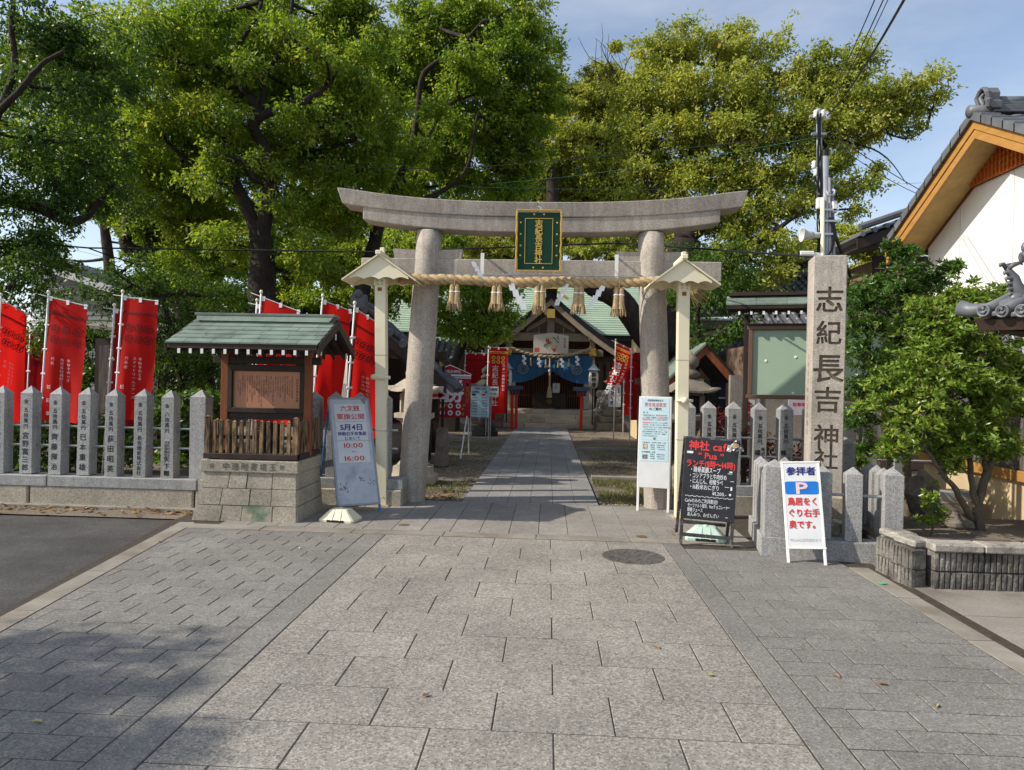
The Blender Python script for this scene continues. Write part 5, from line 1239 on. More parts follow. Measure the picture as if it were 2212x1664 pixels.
# ================================================================== UTILITY POLE BUNDLE, SPEAKER, CAMERA, CABLES
PYL = 7.95
def pp(x, y, dy=0.0): return P(x, y, PYL + dy)
base = pp(1783, 560); up = thing('utility_pole', 'bundle of grey service pipes and a steel pole rising behind the name pillar', 'utility pole', (base.x, PYL, 0))
def rel(v): return Vector((v.x - base.x, v.y - PYL, v.z))
for name, x0, x1, yt, r, m, dy in (('main_pole', 1783, 1781, 338, .038, dull_steel, 0), ('tall_pole', 1772, 1768, 236, .03, dull_steel, .08), ('cream_conduit', 1776, 1776, 428, .022, cream, -.06), ('conduit', 1792, 1790, 385, .018, dull_steel, -.02), ('conduit', 1799, 1796, 400, .022, dull_steel, .03)):
    t_ = rel(pp(x1, yt, dy)); f_ = rel(pp(x0, 560, dy)); f0 = f_ + (f_ - t_) * (f_.z / (t_.z - f_.z)) if t_.z > f_.z else f_
    b = MB(); b.tube([f0, f_, t_], r, 12); b.build(name, m, up, smooth=True)
b = MB(); t_ = rel(pp(1781, 338)); b.tube([t_, t_ + Vector((0, 0, .06))], .042, 12); b.build('pole_cap', black_edge, up)
b = MB(); b.tube([rel(pp(1784, 412, -.05)), rel(pp(1790, 424, -.08)), rel(pp(1801, 421, -.06)), rel(pp(1803, 413, -.06)), rel(pp(1798, 410, -.04))], .014, 8); b.build('bent_conduit', dull_steel, up, smooth=True)
b = MB()
for y_ in (480, 508, 456): b.box(rel(pp(1787, y_)), (.19, .12, .02))
b.build('band', steel, up)
for x, y_ in ((1768, 440), (1801, 447)):
    b = MB(); b.box(rel(pp(x, y_, -.03)), (.05, .06, .12), bev=.008); b.build('junction_box', white_paint, up)
for (x, y_) in ((1762, 246), (1778, 246), (1785, 250), (1758, 356), (1765, 362), (1762, 372)):
    b = MB(); c = rel(pp(x, y_, .02)); b.lathe([(.012, -.045), (.032, -.035), (.02, -.02), (.034, -.008), (.02, .008), (.03, .022), (.015, .04)], 12, c=c); b.build('insulator', white_paint, up, smooth=True)
b = MB(); b.box(rel(pp(1770, 252, .06)), (.22, .03, .03)); b.box(rel(pp(1768, 290, .06)), (.16, .03, .025)); b.box(rel(pp(1768, 362, .02)), (.12, .03, .025)); b.build('cross_arm', dull_steel, up)
b = MB()
for k in range(7):
    xs_ = [1770 + rnd.uniform(-6, 5) for _ in range(5)]; b.tube([rel(pp(xs_[i], 250 + i * 75 + rnd.uniform(-8, 8), -.02)) for i in range(5)], .007, 5)
for k in range(4):
    b.tube([rel(pp(1790 + k * 3, 470, -.05)), rel(pp(1800 + k * 2, 505, -.06)), rel(pp(1795 + k, 540, -.05)), rel(pp(1788, 552, -.05))], .006, 5)
b.build('loose_wire', cable_mat, up)
spk = pp(1752, 508, -.05); grey_horn = mat('grey horn plastic', (.5, .5, .48), rough=.5, var=.08, scale=10, fine=.04, bump=.03)
ls = thing('loudspeaker', 'pale grey horn loudspeaker facing left on the pole', 'loudspeaker', spk)
b = MB(); Mx = Matrix.Rotation(R(-90), 4, 'Y') @ Matrix.Rotation(R(4), 4, 'X'); b.lathe([(.034, -.02), (.038, .02), (.047, .05), (.064, .085), (.079, .105), (.081, .11), (.068, .105), (.024, .03)], 22, M=Mx); b.build('horn', grey_horn, ls, smooth=True)
b = MB(); b.lathe([(.026, -.11), (.033, -.10), (.033, -.03), (.03, -.015)], 14, M=Mx); b.build('driver', grey_horn, ls, smooth=True)
b = MB(); b.box((.12, .02, 0), (.14, .03, .025)); b.build('bracket', dull_steel, ls)
cq = pp(1754, 549, -.05); sc_ = thing('security_camera', 'small white security camera pointing left under the loudspeaker', 'security camera', cq)
b = MB(); b.box((-.06, 0, .005), (.16, .05, .05), bev=.012); b.build('body', white_paint, sc_)
b = MB(); b.box((.05, .0, .0), (.09, .03, .03)); b.box((.1, 0, -.03), (.05, .05, .04)); b.build('bracket', white_paint, sc_)
b = MB(); b.lathe([(.02, 0), (.02, .008)], 12, M=Matrix.Translation((-.14, 0, .005)) @ Matrix.Rotation(R(-90), 4, 'Y')); b.build('lens', black_edge, sc_)

def cable(pts, r, label, sag=0.0, m=None):
    v = [P(*p) for p in pts]; b = MB(); out = []
    for i in range(len(v) - 1):
        for k in range(14):
            t = k / 14; q = v[i].lerp(v[i + 1], t); q.z -= sag * 4 * t * (1 - t); out.append(q)
    out.append(v[-1]); b.tube(out, r, 6)
    return single(b, 'overhead_cable', m or cable_mat, label, 'cable')
green_wire = mat('green wire', (.03, .12, .09), rough=.5, fine=0, bump=0)
cable([(-40, 516, 10.5), (190, 536, 11), (820, 545, 11), (1340, 525, 11), (1762, 556, 8)], .013, 'thick black cable running low behind the gate to the name pillar', .0)
cable([(190, 536, 11), (330, 580, 13)], .012, 'black cable branching down towards the grey house at left', .02)
cable([(-40, 262, 10), (700, 360, 12), (1000, 364, 12), (1768, 290, 8)], .0045, 'upper thin cable crossing the tree crowns', .02)
cable([(-40, 480, 10), (420, 590, 14), (1000, 400, 16), (1768, 296, 8)], .0025, 'faint green wire crossing the dark tree at left', .1, green_wire)
cable([(1000, 404, 13), (1500, 410, 13), (2000, 395, 16)], .003, 'thin wire level above the gate lintel', .02, green_wire)
for x0, y0, x1, y1, Y1, r, lb in ((1768, 240, 1893, -10, 3.2, .0028, 'leftmost of the wires climbing from the pole top out of the picture'), (1778, 242, 1912, -10, 3.3, .003, 'second wire climbing from the pole top'), (1783, 246, 1922, -10, 3.3, .0022, 'third, thinner wire climbing from the pole top'), (1786, 250, 1958, -10, 3.2, .0065, 'thick cable climbing from the pole top to the upper right')):
    cable([(x0, y0, PYL), (x1, y1, Y1)], r, lb, .06)
cable([(1790, 285, 8), (1985, 410, 9.5)], .005, 'upper of two cables from the pole to the white house', .02)
cable([(1778, 290, 8), (1978, 418, 9.6)], .004, 'lower of two cables from the pole to the white house', .05)
cable([(1800, 500, 7.9), (1836, 598, 8.4)], .02, 'thick black cable slanting down behind the name pillar', .0)

# ================================================================== RED BANNERS
def nobori(px, py, Y, w, phi, slope, leanx, L_, label, group, cloth=None, sway=0.0, kind='crest', texts=(), pole_bottom=0.0, ripple=.035, seed=0, fold=0.0):
    top = P(px, py, Y); zt = top.z; leany = 0.0
    bx = top.x - leanx * zt
    t = thing('banner', label, 'banner', (bx, Y, 0), 0, group)
    cl = cloth or red_cloth
    dirv = Vector((math.cos(phi), math.sin(phi), 0)); nrm = Vector((math.sin(phi), -math.cos(phi), 0))
    pt = Vector((leanx * zt, 0, zt))
    b = MB(); b.tube([(0, 0, pole_bottom), pt * .5, pt], .014, 8); o = b.build('pole', white_paint, t, smooth=True)
    b = MB(); b.ball(pt + Vector((0, 0, .02)), .026, 8, sq=(1, 1, 1.2)); b.build('finial', cream, o, smooth=True)
    b = MB(); b.tube([pt - dirv * (w * .28) + Vector((0, 0, -.05 + slope * w * .28)), pt + dirv * w * 1.06 + Vector((0, 0, -.05 - slope * w * 1.06))], .006, 6); b.build('cross_bar', white_paint, t)
    rg = random.Random(seed + int(px)); ph1, ph2 = rg.uniform(0, 6), rg.uniform(0, 6)
    def mp(u, v, off=0.0):
        s = pt + Vector((-leanx * v * L_, 0, 0)) + dirv * (w * u * (1 - fold * v) + sway * v * v) + Vector((0, 0, -.07 - slope * w * u * (1 - .7 * v) - L_ * v))
        rp = ripple * (math.sin(u * 5.5 + v * 3 + ph1) * (.3 + v) + .6 * math.sin(u * 11 - v * 5 + ph2) * v)
        return s + nrm * (rp + off) + dirv * .02
    nu, nv = 16, 30; b = MB()
    for i in range(nu + 1):
        for j in range(nv + 1): b.v.append(tuple(mp(i / nu, j / nv)))
    for i in range(nu):
        for j in range(nv): a = i * (nv + 1) + j; b.f.append((a, a + 1, a + nv + 2, a + nv + 1)); b.m.append(0)
    c = b.build('cloth', cl, t, smooth=True)
    b = MB()
    for k in range(3):
        u = (.03, .5, .96)[k]; a = mp(u, 0); e = mp(u, .02); b.hexa([(e.x - .022, e.y - .006, e.z), (e.x + .022, e.y - .006, e.z), (e.x + .022, e.y + .006, e.z), (e.x - .022, e.y + .006, e.z), (a.x - .022, a.y - .006, a.z + .035), (a.x + .022, a.y - .006, a.z + .035), (a.x + .022, a.y + .006, a.z + .035), (a.x - .022, a.y + .006, a.z + .035)])
    for v in (.22, .42, .62, .82):
        a = mp(0.02, v); q = pt + Vector((-leanx * v * L_, 0, -.07 - v * L_)); b.tube([q - dirv * .035, a + dirv * .01], [.016, .016], 4)
    b.build('loop_tab', white_paint, t)
    def put(m2, m, off=.004):                                          # m2 made with x in 0..w, y downwards negative
        m2.map(lambda p: mp(p.x / w, -p.y / L_, off + p.z)).build('print', m, c)
    if kind == 'crest':
        b = MB(); n = 10
        for y0, y1 in ((-.19, -.215), (-.225, -.232)):
            for i in range(n): rect2(b, w * i / n, y1 - .0 , w * (i + 1) / n, y0)
        for r_ in range(2):
            for k in range(3):
                cx, cy = w * (.22 + .28 * k), -.43 - .165 * r_
                ring2(b, cx, cy, .056, .066, 22)
                for q in range(4):
                    a = q * math.pi / 2 + .5; disc2(b, cx + .028 * math.cos(a), cy + .028 * math.sin(a), .017, 8)
        put(b, dark_ring)
        b = MB(); x = w * .58
        if texts:
            vline(b, texts[0], w * .60, -.86, .05, .06, .0); vline(b, texts[1], w * .44, -.86, .05, .058, .0); vline(b, texts[2], w * .22, -.86, .054, .066, .0); vline(b, texts[3], w * .16, -1.28, .07, .2, .0)
            put(b, pink_ink)
    elif kind == 'name':
        b = MB(); n = 6
        for y0, y1 in ((-.09, -.12), (-.14, -.155)):
            for i in range(n): rect2(b, w * i / n, y1, w * (i + 1) / n, y0)
        for r_ in range(2):
            for k in range(3): ring2(b, w * (.25 + .25 * k), -.28 - .12 * r_, .028, .055, 14)
        put(b, gold_paint)
        b = MB(); vline(b, TX['ban'], w * .36, -.5, .19, .2, .04); vline(b, TX['ban2'], w * .8, -.46, .08, .1, .022); put(b, white_ink)
    return t
NB = 'red banners standing behind the stone fence'
tx = lambda a, d: (TX['n1'], a, TX['n3'], d)
nobori(2, 640, 10.2, .42, R(78), .4, .045, 1.8, 'red crest banner cut by the left edge of the picture', NB, sway=-.02, texts=tx(TX['n2'], TX['n4']))
nobori(105, 634, 10.2, .575, R(0), .22, .05, 1.82, 'wide red crest banner second from the left picture edge', NB, texts=tx(TX['n2'], TX['n4']), ripple=.028)
nobori(247, 662, 10.7, .56, R(15), .15, .055, 1.8, 'darker red banner half hidden behind its neighbour with the straight top bar', NB, cloth=red_deep, texts=tx(TX['n5'], TX['n4']))
nobori(265, 633, 10.2, .50, R(4), .12, .05, 1.8, 'bright red crest banner just left of the notice shelter', NB, texts=(TX['n1'], TX['n5'], TX['n6'], TX['n7']), ripple=.03)
nobori(564, 634, 10.2, .56, R(0), .36, .05, 1.8, 'red banner rising above the notice shelter roof', NB, texts=tx(TX['n2'], TX['n4']))
nobori(555, 652, 10.6, .5, R(0), .2, .05, 1.75, 'red banner mostly hidden behind the shelter roof', NB, cloth=red_deep)
nobori(697, 642, 10.2, .40, R(30), .3, .075, 1.75, 'red banner whose top shows over the right end of the shelter roof', NB, sway=-.06, texts=())
nobori(766, 658, 9.7, .34, R(35), .55, .055, 1.75, 'slanting red crest banner right of the notice shelter', NB, sway=.03, texts=(TX['n1'], TX['n8'], '', ''), ripple=.03, fold=-.2)
nobori(66, 705, 12.5, .5, R(20), .1, .03, 1.8, 'dull red banner in the shade behind the left fence', NB, cloth=red_deep, texts=())
nobori(20, 700, 12.8, .5, R(0), .1, .03, 1.8, 'shaded dull red banner farther back at the left edge', NB, cloth=red_deep, texts=())
NI = 'red banners inside the shrine yard'
def Zp(x, y): return ((1150 + x * .43266) * .74276, (780 + y * .43266) * .74276)
for (zx, zy, Y, w, phi, sl, lean, L_, lb, cl, kd, sw) in ((470, 560, 23, .62, 0, .02, .02, 1.75, 'plain red banner in the yard left of the white lettered banner', red_deep, 'crest', .1), (580, 560, 23.3, .5, 0, .05, .02, 2.2, 'deep red banner directly behind the white lettered banner', red_deep, 'crest', 0), (625, 520, 20.5, .55, 8, .02, .012, 1.9, 'red banner with white characters by the left hall lantern', red_cloth, 'name', 0), (1478, 486, 20, .42, 0, .45, .0, 1.15, 'slanting red banner with white characters right of the hall', red_cloth, 'name', -.28), (1538, 590, 22, .55, 0, .02, .0, 1.75, 'plain red banner right of the slanting banner', red_deep, 'crest', 0), (1586, 548, 18.4, .75, 5, .02, .0, 1.75, 'large red banner beside the right gate column', red_deep, 'crest', 0), (520, 570, 24, .4, 0, .02, .02, 1.7, 'dark red banner behind the stone lantern left of the hall', red_deep, 'crest', 0)):
    a = Zp(zx, zy); nobori(a[0], a[1], Y, w, R(phi), sl, lean, L_, lb, NI, cloth=cl, kind=kd, sway=sw, texts=(TX['n1'], TX['n2'], '', '') if 'beside' in lb else ())

# ================================================================== THE SHRINE HALL
hx, hy = .05, 26.5
hall = thing('shrine_hall', 'shrine hall with pale green copper roof and dark gabled porch', 'shrine', (hx, hy, 0))
b = MB(); b.box((0, 2.2, .3), (13, 4.6, .6)); plinth = b.build('foundation', concrete, hall)
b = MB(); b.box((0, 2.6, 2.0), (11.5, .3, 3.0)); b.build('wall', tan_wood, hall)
# doors inside the porch
for i in range(4):
    x0 = -1.3 + .65 * i
    d = MB(); d.box((x0 + .325, 1.3, 1.55), (.63, .06, 1.9)); door = d.build('door', dark_wood, hall)
    b = MB()
    for k in range(7): b.box((x0 + .06 + .088 * k, 1.255, 1.5), (.025, .03, 1.75))
    b.box((x0 + .325, 1.25, 1.1), (.6, .03, .04)); b.box((x0 + .325, 1.25, 1.9), (.6, .03, .04)); b.build('door_bar', brown_wood, door)
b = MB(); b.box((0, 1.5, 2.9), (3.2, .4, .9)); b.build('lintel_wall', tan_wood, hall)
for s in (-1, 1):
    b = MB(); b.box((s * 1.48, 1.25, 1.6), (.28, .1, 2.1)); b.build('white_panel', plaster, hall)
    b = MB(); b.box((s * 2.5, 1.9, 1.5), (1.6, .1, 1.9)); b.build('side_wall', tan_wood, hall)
    for k in range(5): 
        b = MB(); b.box((s * (1.9 + .3 * k), 1.82, 1.5), (.05, .06, 1.8)); b.build('wall_bar', dark_wood, hall)
    # porch columns, gilded fittings
    b = MB(); b.box((s * 1.55, -.25, 1.95), (.2, .2, 2.75), bev=.02); b.build('column', beige_wood, hall)
    for z, h in ((3.3, .26), (2.74, .3)):
        b = MB(); b.box((s * 1.55, -.37, z), (.27, .2, h), bev=.02); b.build('gilt_fitting', gold, hall)
for z, h, w_ in ((2.72, .26, 3.9), (3.28, .3, 3.3)):
    b = MB(); b.box((0, -.25, z), (w_, .16, h), bev=.015); b.build('porch_beam', beige_wood, hall)
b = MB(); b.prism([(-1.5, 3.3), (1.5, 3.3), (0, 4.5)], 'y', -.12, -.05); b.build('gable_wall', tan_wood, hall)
b = MB(); b.box((0, -.22, 3.85), (.28, .12, 1.0), bev=.01); b.build('king_post', beige_wood, hall)
for s in (-1, 1):
    b = MB(); b.hexa([(s * .1, -.2, 3.9), (s * .9, -.2, 3.45), (s * .9, -.1, 3.45), (s * .1, -.1, 3.9), (s * .1, -.2, 4.1), (s * .9, -.2, 3.6), (s * .9, -.1, 3.6), (s * .1, -.1, 4.1)]) if s > 0 else b.hexa([(s * .9, -.2, 3.45), (s * .1, -.2, 3.9), (s * .1, -.1, 3.9), (s * .9, -.1, 3.45), (s * .9, -.2, 3.6), (s * .1, -.2, 4.1), (s * .1, -.1, 4.1), (s * .9, -.1, 3.6)]); b.build('gable_brace', beige_wood, hall)
b = MB(); b.box((0, -.62, 4.12), (.3, .05, .34), bev=.01); b.build('gable_pendant', gold, hall)
# porch roof
pz, pe, pw_ = 4.83, 2.95, 2.42
def pslope(name, m, s, x_in, x_out, d0, d1, y0, y1):
    z = lambda x: pz - (pz - pe) * (x / pw_) - .10 * math.sin(math.pi * x / pw_)
    n = 6; b = MB()
    for i in range(n):
        a, c = x_in + (x_out - x_in) * i / n, x_in + (x_out - x_in) * (i + 1) / n
        p = [(s * a, y0, z(a) - d1), (s * c, y0, z(c) - d1), (s * c, y1, z(c) - d1), (s * a, y1, z(a) - d1), (s * a, y0, z(a) - d0), (s * c, y0, z(c) - d0), (s * c, y1, z(c) - d0), (s * a, y1, z(a) - d0)]
        if s < 0: p = [p[1], p[0], p[3], p[2], p[5], p[4], p[7], p[6]]
        b.hexa(p)
    return b.build(name, m, hall)
for s in (-1, 1):
    pslope('porch_roof', black_edge, s, 0, pw_ + .12, -.04, .17, -.75, 3.2)
    pslope('bargeboard', beige_wood, s, 0, pw_, .172, .40, -.70, -.6)
    pslope('porch_soffit', tan_wood, s, .1, pw_ - .1, .18, .22, -.6, 1.5)
for k in range(7):
    for s in (-1, 1):
        b = MB(); x = .28 + .085 * k; b.ball((s * x, -.72, 4.42 - .065 * k + .0), .028, 6); b.build('white_bead', white_paint, hall)
b = MB(); b.box((0, 1.2, 4.93), (.42, 4.0, .16), bev=.02); b.build('porch_ridge', black_edge, hall)
b = MB(); b.prism([(-.24, 4.98), (.24, 4.98), (.24, 5.2), (0, 5.3), (-.24, 5.2)], 'y', -.95, -.7); b.build('ridge_end', gold, hall)
for s in (-1, 1):
    b = MB(); b.hexa([(s * .2, -.9, 4.86), (s * .62, -.9, 4.6), (s * .62, -.74, 4.6), (s * .2, -.74, 4.86), (s * .2, -.9, 4.95), (s * .62, -.9, 4.69), (s * .62, -.74, 4.69), (s * .2, -.74, 4.95)] if s > 0 else [(s * .62, -.9, 4.6), (s * .2, -.9, 4.86), (s * .2, -.74, 4.86), (s * .62, -.74, 4.6), (s * .62, -.9, 4.69), (s * .2, -.9, 4.95), (s * .2, -.74, 4.95), (s * .62, -.74, 4.69)]); b.build('ridge_trim', gold, hall)
# main roof: courses of copper, one part per course
def courses(x0, x1, ya, za, yb, zb, n, parent, m=copper_far):
    for k in range(n):
        t0, t1 = k / n, (k + 1.15) / n
        y0, y1, z0, z1 = ya + (yb - ya) * t0, ya + (yb - ya) * t1, za + (zb - za) * t0, za + (zb - za) * t1
        b = MB(); b.hexa([(x0, y0, z0 - .02), (x1, y0, z0 - .02), (x1, y1, z1 - .03), (x0, y1, z1 - .03), (x0, y0, z0 + .035), (x1, y0, z0 + .035), (x1, y1, z1), (x0, y1, z1)]); b.build('copper_course', m, parent)
b = MB(); b.hexa([(-6.6, .9, 3.28), (6.6, .9, 3.28), (6.6, 4.6, 5.9), (-6.6, 4.6, 5.9), (-6.6, .9, 3.44), (6.6, .9, 3.44), (6.6, 4.6, 6.05), (-6.6, 4.6, 6.05)]); mr = b.build('main_roof', black_edge, hall)
courses(-6.7, 6.7, .85, 3.48, 4.6, 6.08, 26, mr)
b = MB(); b.box((0, 4.7, 6.2), (13.2, .35, .24), bev=.03); b.build('main_ridge', black_edge, hall)
b = MB(); b.hexa([(-9, -.4, 2.85), (-3.2, -.4, 2.85), (-3.2, 1.2, 3.25), (-9, 1.2, 3.25), (-9, -.4, 2.9), (-3.2, -.4, 2.9), (-3.2, 1.2, 3.3), (-9, 1.2, 3.3)]); lw = b.build('side_roof', black_edge, hall); courses(-9, -3.2, -.42, 2.93, 1.2, 3.34, 8, lw)

# steps
st = thing('stone_steps', 'pale stone steps up to the shrine hall', 'steps', (hx, 24.85, 0))
for k in range(4):
    y0 = .3 * k; cuts = [-1.62, -.85 + .2 * (k % 2), .1 - .25 * (k % 2), .95 + .1 * (k % 2), 1.62]
    for a, c in zip(cuts[:-1], cuts[1:]):
        b = MB(); b.box(((a + c) / 2, y0 + .5, .075 + .152 * k), (c - a - .01, 1.0, .148), bev=.01); b.build('step_stone', mat('pale step stone', (.56, .48, .36), rough=.85, var=.15, scale=2, col2=(.42, .36, .28), c2amt=.3, fine=.1, bump=.2, rand=.1), st)
# curtain
cu = thing('shrine_curtain', 'indigo shrine curtain with two pale crests gathered up in the middle', 'curtain', (hx, 26.05, 2.62))
def curt(s):
    b = MB(); nu, nv = 30, 20
    for i in range(nu + 1):
        for j in range(nv + 1):
            u, v = i / nu, j / nv; x = s * 1.53 * (1 - u)
            bot = 1.04 if u < .25 else 1.04 - .50 * ((u - .25) / .75) ** 1.7
            z = -bot * v; y = .03 * math.sin(u * 26 + v * 4) * v * (0.25 + u * 1.1) + .02 * math.sin(v * 14) * u * u
            b.v.append((x, y, z))
    for i in range(nu):
        for j in range(nv): a = i * (nv + 1) + j; b.f.append((a, a + 1, a + nv + 2, a + nv + 1) if s < 0 else (a, a + nv + 1, a + nv + 2, a + 1)); b.m.append(0)
    c = b.build('cloth_half', blue_cloth, cu, smooth=True)
    m = MB(); palec = mat('pale crest dye', (.3, .36, .42), rough=.9, fine=.1, bump=0)
    for q in range(16):
        a = 2 * math.pi * q / 16; ring2(m, s * .98 + .135 * math.cos(a), -.53 + .135 * math.sin(a), .05, .068, 8)
    ring2(m, s * .98, -.53, .05, .06, 16)
    m.map(lambda p: (p.x, -.05, p.y)).build('crest', palec, c)
curt(-1); curt(1)
b = MB(); b.tube([(-1.56, 0, .02), (1.56, 0, .02)], .025, 6); b.build('curtain_rod', dark_wood, cu)
b = MB(); b.tube([(.0, -.06, -.5), (-.02, -.08, -.62)], [.03, .05], 8); b.tube([(.0, -.06, -.45), (.02, -.09, -.7)], .012, 6); b.build('tie_cord', white_paint, cu)
br = thing('bell_rope', 'thick straw bell rope hanging before the hall doors', 'bell rope', (hx, 25.98, 0))
b = MB(); b.tube([(0, 0, 2.5), (0, 0, 1.45)], .035, 8); b.build('cord', straw_grey, br); b = MB(); b.lathe([(.1, 1.05), (.09, 1.2), (.06, 1.4), (.04, 1.48)], 12); b.build('tassel', straw_grey, br)
hr = thing('hall_rope', 'sagging straw rope with zigzag papers across the hall porch', 'rope', (hx, 25.85, 2.75))
for s in range(2):
    b = MB(); b.tube([(-1.45 + 2.9 * i / 60, .03 * math.sin(i * .9 + s * 3.14), .1 - .3 * (1 - (2 * i / 60 - 1) ** 2) + .03 * math.cos(i * .9 + s * 3.14)) for i in range(61)], .04, 6); b.build('strand', straw_grey, hr)
for x in (-.95, -.4, .42, .98):
    b = MB(); z = -.02 - .25 * (1 - (x / 1.45) ** 2)
    for i in range(4): b.box((x + (.035 if i % 2 else -.02), -.04 - .01 * i, z - .05 - .085 * i), (.1, .008, .09), M=None)
    b.build('paper_streamer', paper, hr)
for x in (-.7, -.15, .0, .3, .68):
    b = MB(); z = -.1 - .2 * (1 - (x / 1.45) ** 2); b.lathe([(.045, z - .3), (.03, z - .12), (.012, z)], 8, c=(x, -.02, 0)); b.build('tassel', straw_grey, hr)
# offering box
ob = thing('offering_box', 'dark wooden offering box in front of the hall doors', 'offering box', (hx, 26.6, .6))
b = MB(); b.box((0, 0, .3), (1.25, .5, .5), bev=.02); b.build('body', dark_wood, ob)
for i in range(9): b = MB(); b.box((0, -.22 + .055 * i, .57), (1.2, .02, .05)); b.build('slat', dark_wood, ob)
b = MB()
for s in (-1, 1): b.box((s * .5, 0, .03), (.1, .5, .07))
b.lathe([(.1, 0), (.1, .012)], 16, M=Matrix.Translation((0, -.25, .3)) @ Matrix.Rotation(R(90), 4, 'X')); b.build('crest', mat('dim brass', (.16, .1, .03), rough=.5, metal=.5, fine=0, bump=0), ob)
nt_ = thing('paper_notice', 'small white notice standing on the offering box', 'notice', (hx + .25, 26.5, 1.2)); b = MB(); b.box((0, 0, .2), (.26, .012, .36)); b.build('sheet', white_board, nt_); b = MB(); vline(b, '初詣', 0, .33, .07, .09, .022); front(b, -.008).build('lettering', black_paint, nt_)
# large votive board
em = thing('votive_board', 'large white votive board with flowers painted on it over the hall entrance', 'votive board', (hx + .02, 25.95, 2.66), rot=(R(6), 0, 0))
b = MB(); b.prism([(-.64, 0), (.64, 0), (.64, .66), (0, .76), (-.64, .66)], 'y', 0, .05); pn = b.build('panel', mat('cream votive paper', (.66, .6, .52), rough=.7, var=.06, fine=.03, bump=0), em)
b = MB()
for cx, cz, r in ((-.12, .46, .06), (.12, .13, .055)): 
    for q in range(5): disc2(b, cx + r * .8 * math.cos(q * 1.257), cz + r * .8 * math.sin(q * 1.257), r * .55, 8)
front(b, -.004).build('painted_flower', red_ink, pn)
b = MB()
for cx, cz in ((-.06, .56), (-.02, .4), (.2, .28), (.03, .2), (.17, .2), (-.17, .55)): disc2(b, cx, cz, .045, 8)
front(b, -.003).build('painted_flower', gold_paint, pn)
b = MB()
for pts in (((-.26, .26), (-.2, .34), (-.08, .37), (.02, .42)), ((.06, .6), (.16, .54), (.22, .44), (.3, .42)), ((.26, .66), (.24, .56), (.3, .52))): 
    b.tube([(x, -.008, z) for x, z in pts], .014, 5)
b.build('painted_stem', black_paint, pn)
b = MB(); vline(b, TX['me'], .5, .58, .085, .095, .022); rect2(b, -.6, .05, -.42, .2); front(b, -.003).build('lettering', mat('vermilion print', (.58, .12, .07), rough=.7, fine=0, bump=0), pn)
b = MB(); 
for x in (-.45, .45): b.tube([(x, .02, .66), (x, .05, .95)], .012, 5)
b.build('hanger', steel, em)
# paper lanterns beside the entrance
def hall_lantern(x, label):
    t = thing('paper_lantern', label, 'lantern', (x, 24.7, 0), 0, 'white paper lanterns flanking the hall entrance')
    b = MB(); b.lathe([(.1, 1.44), (.155, 1.5), (.17, 1.7), (.165, 1.9), (.13, 2.02)], 18); c = b.build('shade', lampglass, t, smooth=True)
    b = MB(); vline(b, TX['sh'], 0, 1.985, .165, .175, .04)
    def wrap(p):
        a = p.x / .17; r = .176 + p.z; return Vector((r * math.sin(a), -r * math.cos(a), p.y))
    b.map(wrap).build('lettering', black_paint, c)
    b = MB(); b.lathe([(.29, 2.06), (.2, 2.12), (.05, 2.27), (.02, 2.3)], 4, ph=R(45)); b.tube([(0, 0, 2.3), (0, 0, 2.4)], .02, 6); b.lathe([(.13, 2.02), (.12, 2.06)], 12); b.build('cap', dull_steel, t)
    b = MB(); b.tube([(0, .2, 0), (0, .2, 2.1)], .022, 8); b.tube([(0, .2, 2.1), (0, 0, 2.2)], .015, 6); b.build('stand', dark_wood, t)
hall_lantern(-1.44, 'white paper lantern left of the blue curtain'); hall_lantern(1.565, 'white paper lantern right of the blue curtain')
# vermilion lantern posts
def red_post(x, y, label):
    t = thing('lantern_post', label, 'lantern post', (x, y, 0), 0, 'vermilion lantern posts before the steps')
    for dx in (-.07, .07) if x < 0 else (0,):
        b = MB(); b.box((dx, .04 if dx > 0 else 0, .62), (.10, .12, 1.24), bev=.01); b.build('post', red_lacquer, t)
    b = MB(); b.hexa([(-.12, -.12, 1.16), (.12, -.12, 1.16), (.12, .12, 1.16), (-.12, .12, 1.16), (-.19, -.19, 1.34), (.19, -.19, 1.34), (.19, .19, 1.34), (-.19, .19, 1.34)]); b.build('lamp_box', dark_blue, t)
    b = MB()
    for s in (-1, 1): b.box((s * .14, -.155, 1.25), (.025, .02, .2)); b.box((s * .05, -.155, 1.25), (.02, .02, .2))
    b.build('lamp_bar', red_lacquer, t)
    b = MB(); b.hexa([(-.3, -.26, 1.34), (.3, -.26, 1.34), (.3, .26, 1.34), (-.3, .26, 1.34), (-.28, -.2, 1.47), (.28, -.2, 1.47), (.28, .2, 1.47), (-.28, .2, 1.47)]); b.build('roof', dark_blue, t)
red_post(-1.13, 23.9, 'double vermilion lantern post left of the path end'); red_post(1.15, 24.35, 'single vermilion lantern post right of the path end')

